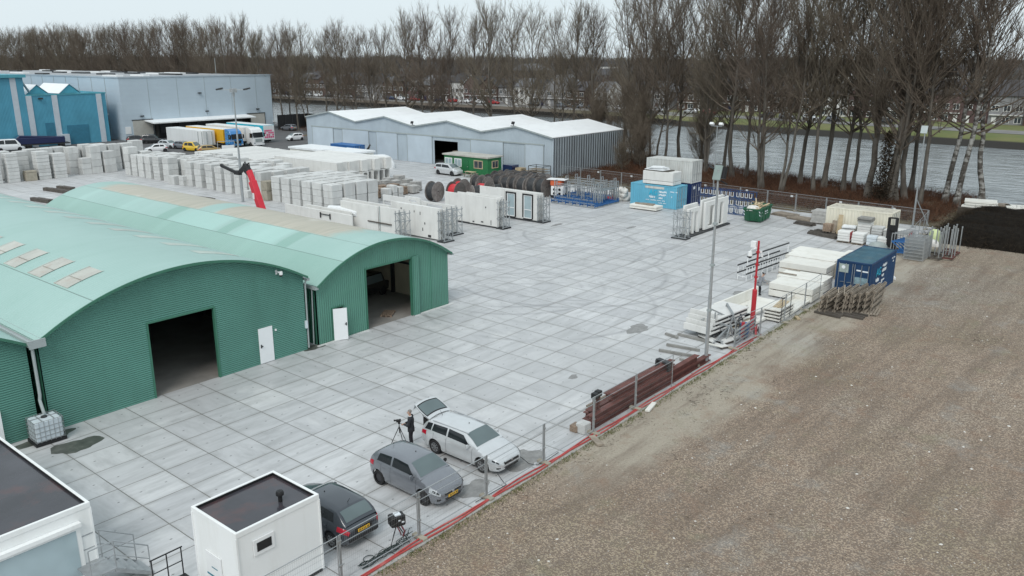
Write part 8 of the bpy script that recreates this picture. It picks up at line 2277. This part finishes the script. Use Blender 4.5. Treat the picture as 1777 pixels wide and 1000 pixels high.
s = MB(); s.tube([(24.6, 19.9, .35), (24.7, 19.5, .1), (24.9, 19.2, .06), (25.6, 19.15, .06), (26.4, 19.2, .06)], .015, 6); s.tube([(22.9, 19.7, .3), (22.9, 19.4, .05), (22.8, 19.15, .05), (21, 19.2, .05)], .015, 6); s.build('cable', M['black'], t)
# ================================================================== WHITE SLABS, TROUGHS AND TRESTLES BY THE RED POLE
def slab_stack(label, x0, x1, y0, y1, n, th, m='white_slab', z=.1, gap=.07, overhang=None):
 t = thing('slab_stack', label, 'slab stack', ((x0 + x1) / 2, (y0 + y1) / 2, 0), R(rs.uniform(-1, 1)), 'stacks of white slabs by the fence'); ax, ay = (x1 - x0) / 2, (y1 - y0) / 2
 for k in range(n):
  s = MB(); s.bx(-ax, -ay, z, ax, ay, z + th); s.build('slab', M[m], t, bevel=.015)
  s = MB()
  for q in (-.75, .75): s.bx(-ax * .96, q * ay - .07, z - gap, ax * .96, q * ay + .07, z)
  s.build('spacer', M['wood_dark'], t)
  z += th + gap
 return t, z
slab_stack('pair of thick white slabs stacked nearest the red pole in the long row', 55.8, 58.0, 18.95, 22.1, 2, .44)
slab_stack('pair of thick white slabs, second in the long row', 58.4, 60.6, 19.2, 22.6, 2, .42)
slab_stack('pair of thick white slabs, third in the long row', 62.3, 64.6, 20.3, 24.0, 2, .46)
slab_stack('stack of white slabs, fourth in the long row', 65.0, 66.9, 20.6, 24.6, 3, .28)
slab_stack('stack of white slabs, fifth and farthest in the long row', 67.3, 69.3, 20.9, 25.0, 2, .40)
for k, (x, y) in enumerate([(60.4, 22.3), (58.9, 22.0)]):
 s = MB(); s.bx(-.06, -.7, 0, .06, .7, .07); o = s.build('loose_lath', M['wood']); o.location = (x, y, 1.06); tag(o, 'thin lath lying on the white slabs, %s from the red pole' % ('second' if k == 0 else 'first'), 'lath')
for k, (x, z) in enumerate([(64.3, .0), (66.4, 0), (67.9, 0)]):
 t = thing('concrete_portal', 'grey concrete frame at the fence end of the slab stacks, %s from left' % ordn(k), 'frame', (x, 20.0 + .2 * k, 0), 0, 'grey frames at the slab stacks')
 s = MB(); s.bx(-.6, -.12, 0, -.4, .12, 1.25); s.bx(.4, -.12, 0, .6, .12, 1.25); s.bx(-.4, -.12, 1.05, .4, .12, 1.25); s.bx(-.4, -.12, 0, .4, .12, .2); s.build('frame', M['block_old'], t)
# ladder-like rack lying behind
t = thing('ladder_rack', 'long silver rack with dark rails and white cradles beside the walking worker', 'rack', (62.1, 24.85, 0), R(-5))
s = MB()
for z in (.55, 1.15, 1.95): s.bar((-3.4, 0, z), (3.4, 0, z), .07, .10)
s.bar((-3.4, .75, .55), (3.4, .75, .55), .07, .1); s.bar((-3.4, .75, 1.15), (3.4, .75, 1.15), .07, .1)
s.build('rail', M['dark_steel'], t)
for k in range(9):
 x = -3.3 + .825 * k
 s = MB(); s.bar((x, 0, 0), (x, 0, 1.2 if k % 4 else 1.95), .05); s.bar((x, .75, 0), (x, .75, 1.2), .05); s.bar((x, 0, .3), (x, .75, .3), .05); s.bar((x, .05, .62), (x + .5, .05, .62), .04); s.bar((x + .5, .05, .62), (x + .5, .05, 1.0), .04); s.build('upright', M['white_paint'], t)
# white shallow troughs
def trough(label, cx, cy, L_, w, rz, h=.55, z=.0, fill=None):
 t = thing('white_trough', label, 'mould', (cx, cy, z), rz, 'white moulds by the red pole')
 s = MB(); s.bx(-L_ / 2, -w / 2, .1, L_ / 2, w / 2, .26); s.build('bottom', M['white_slab'], t, bevel=.02)
 s = MB(); s.bx(-L_ / 2, w / 2 - .14, .262, L_ / 2, w / 2, h + .26); s.build('upstand', M['white_slab'], t, bevel=.02)
 s = MB(); s.bx(-L_ / 2 + .2, -w / 2 + .2, 0, -L_ / 2 + .35, w / 2 - .2, .1); s.bx(L_ / 2 - .35, -w / 2 + .2, 0, L_ / 2 - .2, w / 2 - .2, .1); s.build('bearer', M['wood_dark'], t)
 if fill:
  s = MB()
  for k in range(6): s.box((-L_ * .3 + L_ * .1 * k, rs.uniform(-.3, .2), .29), (L_ * .3, .14, .03), rs.uniform(-.3, .3))
  s.build('batten', M['wood_pale'], t)
 return t
trough('long white angled element left of the red pole, far one', 51.4, 21.7, 6.0, 1.9, R(-4), .75, .0)
trough('white angled element with yellow battens before the red pole', 48.0, 20.75, 4.4, 1.5, R(-4), .6, .0, True)
trough('long low white element running to the slab stacks', 53.2, 19.6, 5.2, 1.2, R(2), .3, .0)
t, z_ = slab_stack('stack of thin dark edged slabs with wooden strips right of the red pole', 50.2, 52.6, 18.98, 20.1, 4, .1, gap=.12)
planks('batten_bundle', 'brown battens lying on the dark edged slabs right of the red pole', 51.6, 19.5, R(6), 4, 1.9, .12, .05, 'wood_pale', z=z_ - .11)
# L shaped stacked moulds left of the mast
for k in range(4):
 t = thing('angle_mould', 'white L shaped mould in the nested set by the floodlight mast, %s from the mast' % ordn(k), 'mould', (46.2 + .26 * k, 21.6, .42 + .24 * k), R(-6), 'nested L shaped moulds')
 s = MB(); s.bx(-2.0, -1.0, 0, 1.7, .9, .09); s.build('plate', M['panel'], t, bevel=.01)
 s = MB(); s.bx(-2.1, -1.0, 0, -2.002, .9, .40); s.build('lip', M['panel'], t)
 s = MB(); s.bx(-1.7, -.95, -.14, 1.6, -.87, -.005); s.bx(-1.7, .75, -.14, 1.6, .83, -.005); s.build('spacer', M['dark_steel'], t)
for k, (x, y, rz_) in enumerate([(44.0, 20.6, 62), (44.9, 19.9, -12)]):
 t = thing('flat_mould', 'thin white slab with dark edges lying before the L moulds, %s one' % ('left' if k == 0 else 'right'), 'mould', (x, y, .02), R(rz_), 'flat moulds on the ground')
 s = MB(); s.box((0, 0, .13), (2.4, .5, .05)); s.build('plate', M['panel'], t)
 s = MB(); s.box((0, 0, .05), (2.4, .5, .1)); s.build('edge', M['wood_dark'], t)
def trestle(label, x, y, rz, L_=1.8, h=1.2, m='galv'):
 t = thing('steel_trestle', label, 'trestle', (x, y, 0), rz, 'steel trestles by the mast')
 for a in (-L_ / 2, L_ / 2):
  s = MB(); s.bar((a, -.4, 0), (a, 0, h), .07); s.bar((a, .4, 0), (a, 0, h), .07); s.bar((a, -.3, .35), (a, .3, .35), .05); s.build('leg', M[m], t)
 s = MB(); s.bar((-L_ / 2, 0, h), (L_ / 2, 0, h), .1); s.bar((-L_ / 2, 0, .4), (L_ / 2, 0, h - .1), .05); s.build('beam', M[m], t)
trestle('grey steel trestle under the L moulds, left', 45.2, 21.1, R(80), 2.2, .9); trestle('grey steel trestle beside the fence post, low', 44.9, 20.3, R(10), 2.6, .55)
trestle('dark steel trestle right of the floodlight mast', 46.3, 20.0, R(20), 1.4, 1.15, 'dark_steel'); trestle('grey steel trestle with long diagonal bar by the mast', 46.8, 20.9, R(35), 2.4, 1.4)
s = MB(); s.bar((45.1, 21.5, 1.75), (47.4, 20.0, .35), .09); o = s.build('diagonal_prop', M['galv']); tag(o, 'long steel bar slanting down from the L moulds', 'prop')
s = MB(); s.bar((45.0, 21.5, .02), (45.0, 21.5, 1.9), .06); s.bar((44.7, 20.9, .02), (44.7, 20.9, 1.7), .06); s.bar((44.3, 21.6, 1.2), (46.0, 21.2, 1.25), .05); o = s.build('scaffold_tube', M['galv']); tag(o, 'thin upright scaffold tubes by the floodlight mast', 'tubes')
t = thing('welding_cart', 'blue grey gas cart among the trestles by the fence', 'cart', (46.2, 19.6, 0), R(12))
s = MB(); s.bx(-.3, -.25, .1, .3, .25, .9); s.build('cabinet', M['blue_steel'], t, bevel=.03)
s = MB(); s.tube([(-.5, 0, .05), (-.5, 0, 1.1)], .11, 10); s.build('gas_bottle', M['red'], t, smooth=True)
t = thing('pipe_rack', 'grey steel gate rack lying against the fence left of the red pole', 'rack', (45.6, 19.25, 0), 0)
s = MB()
for z in (.2, .45, .7, .95): s.bar((-1.5, 0, z), (1.6, .1, z + .12), .1, .07)
s.bar((-1.5, 0, 0), (-1.5, 0, 1.15), .08); s.bar((1.5, .1, 0), (1.5, .1, 1.25), .08); s.build('rail_frame', M['galv'], t)
t = thing('red_reel', 'small red hand reel on the kerb at the foot of the red pole', 'reel', (47.2, 19.25, 0), R(30))
s = MB(); s.lathe([(.22, -.12), (.22, -.1), (.1, -.1), (.1, .1), (.22, .1), (.22, .12)], 14, (0, 0, .28), 'y'); s.build('spool', M['black'], t)
s = MB(); s.bar((-.25, 0, 0), (0, 0, .6), .05); s.bar((.25, 0, 0), (0, 0, .6), .05); s.bar((-.5, .1, .05), (-.1, .1, .5), .06); s.build('frame', M['red'], t)
for k, (a, b) in enumerate([((41.75, 22.5), (42.1, 20.5)), ((40.6, 22.35), (41.0, 20.3)), ((43.5, 23.55), (43.3, 22.6)), ((40.1, 20.7), (39.9, 19.8)), ((43.9, 22.9), (43.8, 20.8))]):
 s = MB(); s.bar((a[0], a[1], .08), (b[0], b[1], .08), .16, .13); o = s.build('timber_beam', M['grey_plank']); tag(o, 'grey timber lying left of the floodlight mast, ' + ['upper of the long pair', 'lower of the long pair', 'short one at the far end', 'stub below the long pair', 'one beside the flat moulds'][k], 'timber')
s = MB(); s.bar((43.3, 20.6, .15), (43.0, 19.5, .25), .14, .06); o = s.build('white_lath', M['white_slab']); tag(o, 'white lath leaning between the mast and the flat moulds', 'lath')
t = thing('wire_cage', 'thin steel hoop frame standing right of the red pole', 'frame', (50.2, 19.0, 0))
s = MB(); s.tube([(-.0, -.1, 0), (0, -.1, 1.7), (1.5, -.1, 1.75), (1.5, -.1, 0.2)], .025, 6); s.tube([(.0, -.1, .9), (1.5, -.1, .9)], .02, 6); s.build('hoop', M['dark_steel'], t)
# ---- stacked pallets standing on edge by the blue container
def edge_pallet(x, y, rz, tilt, L_, h, label, m='wood'):
 t = thing('timber_pallet', label, 'pallet', (x, y, .03), rz, 'pallets standing on edge')
 s = MB(); tt = math.tan(R(tilt))
 for k in range(4):
  z = .1 + (h - .2) * k / 3; s.box((rs.uniform(-.1, .1), z * tt - .06, z), (L_, .045, .16), 0, 0, rs.uniform(-.015, .015))
  s.box((rs.uniform(-.1, .1), z * tt + .07, z), (L_, .045, .16), 0, 0, rs.uniform(-.015, .015))
 s.build('slat', M[m], t)
 s = MB()
 for a in (-L_ / 2 + .1, 0, L_ / 2 - .1): s.bar((a, .0, 0), (a, h * tt, h), .06, .09)
 s.build('block_row', M['wood'], t)
for k in range(5): edge_pallet(55.6 + .25 * k, 17.9 - .42 * k, R(rs.uniform(-4, 4)), -6, 3.1, 1.15 + .1 * k, 'weathered pallet standing on edge by the fence, %s in the left batch' % ordn(k))
for k in range(5): edge_pallet(56.5 + .22 * k, 16.5 - .34 * k, R(rs.uniform(-4, 4)), -6, 3.1, 1.25 + .1 * k, 'weathered pallet standing on edge before the blue container, %s in the right batch' % ordn(k))
t = thing('pallet', 'single pallet lying flat on the gravel beside the standing pallets', 'pallet', (56.4, 15.1, .03), R(8)); pallet_parts(t, 1.9, 1.1)
planks('timber_skids', 'dark skids under the left batch of standing pallets', 54.4, 17.2, R(85), 3, 1.8, .14, .14, 'wood_dark', gap=.35)
planks('timber_skids', 'dark skids under the right batch of standing pallets', 54.9, 15.7, R(85), 3, 1.5, .14, .14, 'wood_dark', gap=.3)
s = MB()
for k in range(10): s.bar((54.6 + rs.uniform(0, 1.6), 17 + rs.uniform(-.6, .4), .2 + .12 * k), (55.4 + rs.uniform(0, 1.4), 16.8 + rs.uniform(-.6, .6), .5 + .12 * k), .07, .05)
tag(s.build('broken_slats', M['wood']), 'broken slats caught between the two batches of standing pallets', 'waste wood', kind='stuff')
# ================================================================== WATER TANK, STAIRS, CAMERA BOX
t = thing('liquid_tank', 'caged translucent water tank under the downpipe of the big hall', 'tank', (12.75, 37.75, 0.01), R(-2))
s = MB(); s.box((0, 0, .08), (1.3, 1.05, .14)); s.build('pallet_base', M['black'], t)
s = MB(); s.bx(-.57, -.47, .16, .57, .47, 1.12); o = s.build('bottle', M['plastic_white'], t, bevel=.06)
s = MB(); s.lathe([(.13, 0), (.13, .05), (0, .05)], 14, (0, 0, 1.12)); s.build('lid', M['dark_steel'], t)
s = MB()
for k in range(7):
 a = -.6 + .2 * k
 for yy in (-.5, .5): s.bar((a, yy, .15), (a, yy, 1.14), .018)
for k in range(6):
 b = -.5 + .2 * k
 for xx in (-.6, .6): s.bar((xx, b, .15), (xx, b, 1.14), .018)
for z in (.2, .42, .64, .86, 1.13):
 for yy in (-.5, .5): s.bar((-.6, yy, z), (.6, yy, z), .02)
 for xx in (-.6, .6): s.bar((xx, -.5, z), (xx, .5, z), .02)
s.bar((-.6, 0, 1.14), (.6, 0, 1.14), .03); s.bar((-.25, -.5, 1.14), (-.25, .5, 1.14), .03); s.bar((.25, -.5, 1.14), (.25, .5, 1.14), .03)
s.build('cage', M['galv'], t)
t = thing('steel_stairs', 'steel access stairs with handrails at the end of the large white cabin', 'stairs', (9.62, 25.0, 0), 0)
s = MB()
for k in range(4): s.bx(.05 + .28 * k, -.5, .62 - .18 * k, .33 + .28 * k, .5, .65 - .18 * k)
s.bx(-.8, -.5, .78, .05, .5, .82); s.build('tread', M['galv'], t)
for yy in (-.5, .5):
 s = MB()
 for q in ((-.75, .8), (.03, .8), (1.1, .1)): s.tube([(q[0], yy, q[1] - .1 if q[1] > .2 else 0), (q[0], yy, q[1] + 1.0)], .02, 8)
 s.tube([(-.75, yy, 1.8), (.03, yy, 1.8), (1.1, yy, 1.1)], .022, 8); s.tube([(-.75, yy, 1.3), (.03, yy, 1.3), (1.1, yy, .6)], .018, 8); s.bar((0, yy, .75), (1.15, yy, .02), .04, .12); s.bar((-.75, yy, 0), (-.75, yy, .8), .05)
 s.build('handrail', M['galv'], t, smooth=True)
t = thing('steel_stairs', 'black railing with a dark landing at the left side of the small cabin', 'stairs', (11.05, 21.4, 0), 0)
s = MB(); s.bx(-.75, 0.0, .2, .35, 1.0, .26); s.bx(-.72, .02, 0, -.66, .98, .2); s.build('landing', M['black'], t)
s = MB()
for q in (-.7, -.2, .3): s.tube([(q, 1.0, .0), (q, 1.0, 1.25)], .022, 8)
s.tube([(-.75, 1.0, 1.25), (.35, 1.0, 1.25)], .024, 8); s.tube([(-.7, 1.0, .75), (.3, 1.0, .75)], .018, 8); s.build('railing', M['black'], t, smooth=True)
t.location = (10.95, 22.35, 0)
t = thing('camera_tripod', 'black boxed equipment on a tripod by the fence with cables at its feet', 'tripod', (17.25, 19.55, 0), R(-20))
s = MB()
for a in (90, 210, 330): s.tube([(0, 0, .75), (.42 * math.cos(R(a)), .42 * math.sin(R(a)), .01)], [.022, .014], 6);
s.build('leg', M['black'], t)
s = MB(); s.bx(-.27, -.2, .72, .27, .2, 1.12); s.build('case', M['black'], t, bevel=.04)
s = MB(); s.bx(-.1, -.12, 1.121, .12, .1, 1.16); s.bx(-.02, -.21, .95, .06, -.201, 1.0); s.bx(.1, -.21, .86, .2, -.201, .92); s.build('label_sticker', M['white_text'], t)
s = MB(); s.tube([(.1, -.1, .74), (.2, -.2, .5), (.15, -.15, .3)], .03, 6); s.tube([(-.05, -.12, .74), (.02, -.2, .55), (.1, -.1, .32)], .025, 6); s.build('plug', mat('dark_red_plug', (.16, .03, .04), .5), t)
t = thing('cable_bundle', 'tangled dark green cables lying along the fence below the tripod', 'cables', (0, 0, 0))
s = MB()
for k in range(10):
 r_ = random.Random(k)
 x = 17.6; P = []
 for q in range(16):
  P.append((17.7 - .155 * q + r_.uniform(-.06, .06), 19.28 + .12 * math.sin(q * .8 + k) + r_.uniform(-.05, .05) + .012 * k, .05 + .02 * (k % 4) + (.14 * math.exp(-q / 3.0)) * (k % 3)))
 s.tube(P, .014, 5)
s.tube([(15.9 + .2 * math.cos(a), 19.55 + .16 * math.sin(a), .05) for a in np.linspace(0, 9, 22)], .014, 5)
s.build('cable', mat('dark_green_cable', (.025, .04, .038), .5), t)
# ================================================================== PEOPLE
def skin_mesh(V, E, Rd, root=0, sub=2):
 me = bpy.data.meshes.new('skin_tmp'); me.from_pydata([tuple(v) for v in V], E, [])
 o = bpy.data.objects.new('skin_tmp', me); COL.objects.link(o)
 bm = bmesh.new(); bm.from_mesh(me)
 L_ = bm.verts.layers.skin.verify()
 bm.verts.ensure_lookup_table()
 for i, v in enumerate(bm.verts):
  r = Rd[i]; v[L_].radius = (r, r) if not isinstance(r, tuple) else r
  v[L_].use_root = (i == root)
 bm.to_mesh(me); bm.free()
 md = o.modifiers.new('s', 'SKIN'); md.branch_smoothing = .3; md.use_smooth_shade = True
 m2 = o.modifiers.new('d', 'SUBSURF'); m2.levels = sub
 bpy.context.view_layer.update()
 r = bpy.data.meshes.new_from_object(o.evaluated_get(bpy.context.evaluated_depsgraph_get()))
 COL.objects.unlink(o); bpy.data.objects.remove(o); bpy.data.meshes.remove(me)
 return r
def join(meshes, mats):
 bm = bmesh.new()
 for k, me in enumerate(meshes):
  n = len(bm.faces); bm.from_mesh(me); bm.faces.ensure_lookup_table()
  for f in bm.faces[n:]: f.material_index = min(k, len(mats) - 1) if len(mats) == len(meshes) else 0; f.smooth = True
 r = bpy.data.meshes.new('figure'); bm.to_mesh(r); bm.free()
 for m in mats: r.materials.append(m)
 return r
def hand(w, e, up, side, grip=.6):
 """five fingers from wrist w; e: unit forearm direction, up: back of the hand"""
 w = Vector(w); e = Vector(e).normalized(); up = Vector(up); up = (up - e * up.dot(e)).normalized(); lat = e.cross(up).normalized() * side
 out = [skin_mesh([w - e * .02, w + e * .04, w + e * .085], [(0, 1), (1, 2)], [(.026, .022), (.038, .016), (.040, .014)], 0, 1)]
 for k, (o, L_) in enumerate(((-.030, .072), (-.010, .080), (.010, .075), (.030, .060))):
  p = w + e * .085 + lat * o; P = [p - e * .015]; d = e.copy()
  for s_ in (.45, .32, .25):
   d = (d - up * grip * .75).normalized(); P.append(P[-1] + d * L_ * s_ * 1.1)
  out.append(skin_mesh(P, [(0, 1), (1, 2), (2, 3)], [.0095, .009, .008, .0065], 0, 1))
 p = w + e * .03 - lat * .036; P = [p, p + (e * .6 - lat * .7 - up * .3).normalized() * .035, p + (e * .9 - lat * .55 - up * .6).normalized() * .068]
 out.append(skin_mesh(P, [(0, 1), (1, 2)], [.012, .0105, .008], 0, 1))
 return out
def person(label, loc, rz, J, jacket, trousers, hairm, cap=False, collar=None, grip=.6):
 """x forward, y left; J: joints"""
 t = thing('person', label, 'person', loc, rz)
 v = lambda k: Vector(J[k])
 # body (skin): head, neck, torso, limbs
 names = ['pelvis', 'waist', 'chest', 'neck', 'jaw', 'head', 'crown', 'shl', 'ell', 'wrl', 'shr', 'elr', 'wrr', 'hpl', 'knl', 'anl', 'hpr', 'knr', 'anr']
 E = [(0, 1), (1, 2), (2, 3), (3, 4), (4, 5), (5, 6), (2, 7), (7, 8), (8, 9), (2, 10), (10, 11), (11, 12), (0, 13), (13, 14), (14, 15), (0, 16), (16, 17), (17, 18)]
 Rd = [(.115, .09), (.11, .085), (.12, .09), .052, (.066, .070), (.080, .096), (.055, .066), .045, .036, .026, .045, .036, .026, .065, .045, .034, .065, .045, .034]
 body = skin_mesh([v(n) for n in names], E, Rd)
 parts = [body]
 h = v('head'); f = (v('jaw') - v('crown')); fw = Vector(J['face']).normalized(); lt = Vector((0, 0, 1)).cross(fw).normalized()
 s = MB()
 s.tube([h + fw * .085 + Vector((0, 0, .01)), h + fw * .115 - Vector((0, 0, .03)), h + fw * .085 - Vector((0, 0, .04))], [.010, .016, .008], 8)
 for sg in (-1, 1):
  e = h + lt * .085 * sg; s.tube([e - fw * .01 + Vector((0, 0, .02)), e + lt * sg * .012, e - Vector((0, 0, .03))], [.018, .022, .012], 8)
 s.bar(h + fw * .088 - lt * .025 - Vector((0, 0, .065)), h + fw * .088 + lt * .025 - Vector((0, 0, .065)), .012, .008)
 parts.append(s.mesh('face', M['skin'], True))
 for sg, w, e in ((1, 'wrl', 'ell'), (-1, 'wrr', 'elr')):
  d = (v(w) - v(e)).normalized(); parts += hand(v(w), d, Vector(J.get('back', (0, 0, 1))), sg, grip)
 me = join(parts, [M['skin']])
 b = bpy.data.objects.new('body', me); lk(b, t)
 s = MB()
 for sg in (-1, 1): s.lathe([(0, .008), (.009, .006), (.011, 0)], 8, h + fw * .094 + lt * sg * .032 + Vector((0, 0, .012)), 'x')
 s.build('eyes', M['black'], t)
 # hair or cap
 s = MB()
 up = Vector((0, 0, 1))
 def hc(u, w):
  a = 2 * math.pi * u; q = w * 1.75
  d = fw * math.cos(a) * math.sin(q) + lt * math.sin(a) * math.sin(q) + up * math.cos(q)
  lim = 1.0
  if math.cos(a) > .2 and q > .95: q = .95; d = fw * math.cos(a) * math.sin(q) + lt * math.sin(a) * math.sin(q) + up * math.cos(q)
  return h + Vector((0, 0, .012)) + fw * (d.dot(fw) * .104) + lt * (d.dot(lt) * .09) + up * (d.dot(up) * .118)
 s.grid(hc, 20, 8)
 if cap: s.box(h + fw * .13 + up * .055, (.11, .15, .015), math.atan2(fw.y, fw.x))
 s.build('cap' if cap else 'hair', M[hairm], t, smooth=True)
 # jacket: lofted torso and sleeves; trousers: lofted hips and legs
 lat = (v('shl') - v('shr')).normalized()
 def loft(s, secs, n=18):
  rings = []
  for c_, a, b in secs:
   d = lat.cross(Vector((0, 0, 1))).normalized()
   rings.append([Vector(c_) + lat * (a * math.cos(2 * math.pi * k / n)) + d * (b * math.sin(2 * math.pi * k / n)) for k in range(n)])
  V = [p for r in rings for p in r]; F = [(q * n + k, q * n + (k + 1) % n, (q + 1) * n + (k + 1) % n, (q + 1) * n + k) for q in range(len(rings) - 1) for k in range(n)]
  F += [tuple(range(n))[::-1], tuple((len(rings) - 1) * n + k for k in range(n))]
  s.add(V, F)
 def limb(s, P, Rr, n=10):
  P = [Vector(p) for p in P]; Q = []; W = []
  for q in range(len(P) - 1):
   for u in (0, .25, .5, .75):
    A = P[max(q - 1, 0)]; B_ = P[q]; C_ = P[q + 1]; D_ = P[min(q + 2, len(P) - 1)]
    Q.append(.5 * ((2 * B_) + (C_ - A) * u + (2 * A - 5 * B_ + 4 * C_ - D_) * u * u + (3 * B_ - A - 3 * C_ + D_) * u ** 3)); W.append(Rr[q] * (1 - u) + Rr[q + 1] * u)
  Q.append(P[-1]); W.append(Rr[-1]); s.tube(Q, W, n)
 pv, wa, ch, nk = v('pelvis'), v('waist'), v('chest'), v('neck')
 sm = (v('shl') + v('shr')) / 2
 s = MB()
 loft(s, [(pv - Vector((0, 0, .17)), .165, .125), (pv - Vector((0, 0, .15)), .205, .155), (pv, .198, .150), (wa, .186, .138), (wa.lerp(ch, .5), .196, .142), (ch, .208, .142), (sm - Vector((0, 0, .03)), .215, .122), (sm + Vector((0, 0, .03)), .175, .10), (nk - Vector((0, 0, .05)), .095, .085), (nk - Vector((0, 0, .02)), .075, .075)])
 for a, b_, c_ in (('shl', 'ell', 'wrl'), ('shr', 'elr', 'wrr')):
  A, B_, C_ = v(a), v(b_), v(c_); limb(s, [A.lerp(sm, .25) + Vector((0, 0, .0)), A, A.lerp(B_, .5), B_, B_.lerp(C_, .5), B_.lerp(C_, .93)], [.078, .088, .074, .064, .056, .047])
 s.build('jacket', M[jacket], t, smooth=True, sharp=80)
 s = MB()
 loft(s, [(pv + Vector((0, 0, .09)), .17, .125), (pv, .178, .130), (pv - Vector((0, 0, .09)), .175, .128), (pv - Vector((0, 0, .13)), .12, .10)])
 for a, b_, c_ in (('hpl', 'knl', 'anl'), ('hpr', 'knr', 'anr')):
  A, B_, C_ = v(a), v(b_), v(c_); limb(s, [A + Vector((0, 0, .03)), A - Vector((0, 0, .06)), A.lerp(B_, .5), B_, B_.lerp(C_, .5), C_ + Vector((0, 0, .01))], [.088, .100, .086, .070, .062, .058])
 s.build('trousers', M[trousers], t, smooth=True, sharp=80)
 for a, b_ in (('anl', 'tol'), ('anr', 'tor')):
  A, B_ = v(a), v(b_); hz = A - (B_ - A).normalized() * .06
  o = bpy.data.objects.new('shoe', skin_mesh([Vector((hz.x, hz.y, min(hz.z, A.z) - .045)), Vector((A.x, A.y, A.z - .03)), A.lerp(B_, .6), B_], [(0, 1), (1, 2), (2, 3)], [.042, .052, .046, .034], 1)); o.data.materials.append(M['black']); lk(o, t)
 if collar:
  s = MB(); c_ = v('neck'); s.tube([c_ - Vector((0, 0, .06)), c_ + Vector((0, 0, .0))], [.085, .072], 14); s.build('shirt_collar', M[collar], t, smooth=True)
  s = MB(); s.grid(lambda a, b: (v('chest') + fw * (.150 - .012 * abs(b - .5)) + lt * (b - .5) * .07 * (1 - a) + Vector((0, 0, .16 - .24 * a))), 3, 3); s.build('shirt_front', M[collar], t, smooth=True)
 return t
stand = dict(pelvis=(0, 0, .96), waist=(.01, 0, 1.10), chest=(.0, 0, 1.34), neck=(.03, 0, 1.53), jaw=(.055, 0, 1.615), head=(.05, 0, 1.69), crown=(.04, 0, 1.76), face=(1, 0, -.1),
             shl=(.0, .185, 1.44), ell=(.07, .26, 1.16), wrl=(.30, .12, 1.16), shr=(.0, -.185, 1.44), elr=(.06, -.25, 1.15), wrr=(.29, -.10, 1.10),
             hpl=(.0, .10, .92), knl=(.02, .105, .50), anl=(-.02, .11, .085), tol=(.14, .13, .035), hpr=(0, -.10, .92), knr=(.03, -.11, .50), anr=(.0, -.12, .085), tor=(.16, -.15, .035))
AZL = math.atan2(.77, -.637)                       # towards the left of the picture
person('man in a dark jacket filming with a camera on a tripod behind the cars', (22.72, 24.55, .004), AZL - R(4), stand, 'cloth_dark', 'trousers', 'hair_grey', collar='shirt')
# his camera and tripod
t = thing('camera_tripod', 'black tripod with a small video camera held by the man in a dark jacket', 'tripod', (22.72 + .52 * math.cos(AZL), 24.55 + .52 * math.sin(AZL), 0), AZL)
s = MB(); C0 = (0, 0, 1.02)
for a in (0, 125, 235): s.tube([C0, (.46 * math.cos(R(a)), .46 * math.sin(R(a)), .01)], [.02, .012], 8)
s.tube([(0, 0, .7), (0, 0, 1.16)], .02, 8); s.build('leg', M['black'], t, smooth=True)
s = MB(); s.box((0, 0, 1.19), (.09, .08, .08)); s.tube([(-.02, 0, 1.17), (-.24, -.02, 1.10)], .012, 6); s.build('head', M['black'], t)
s = MB(); s.box((.02, 0, 1.29), (.20, .10, .11)); s.tube([(.10, 0, 1.30), (.23, 0, 1.30)], [.038, .042], 12); s.box((-.05, 0, 1.36), (.08, .03, .04)); s.build('camera', M['black'], t, bevel=.01)
walk = dict(pelvis=(-.05, 0, .95), waist=(.0, 0, 1.08), chest=(.10, 0, 1.30), neck=(.19, 0, 1.47), jaw=(.23, 0, 1.55), head=(.235, 0, 1.62), crown=(.23, 0, 1.69), face=(1, 0, -.35),
   shl=(.11, .185, 1.40), ell=(.20, .25, 1.13), wrl=(.42, .17, 1.10), shr=(.11, -.185, 1.40), elr=(.16, -.26, 1.12), wrr=(.38, -.22, 1.02),
   hpl=(-.05, .10, .91), knl=(.14, .10, .53), anl=(.12, .10, .09), tol=(.28, .11, .035), hpr=(-.05, -.10, .91), knr=(-.06, -.10, .52), anr=(-.34, -.11, .16), tor=(-.22, -.12, .04))
person('worker in grey work clothes and dark cap stepping up to the white slabs', (55.45, 22.65, .004), R(-35), walk, 'hivis_grey', 'trousers', 'hair_dark', cap=True)
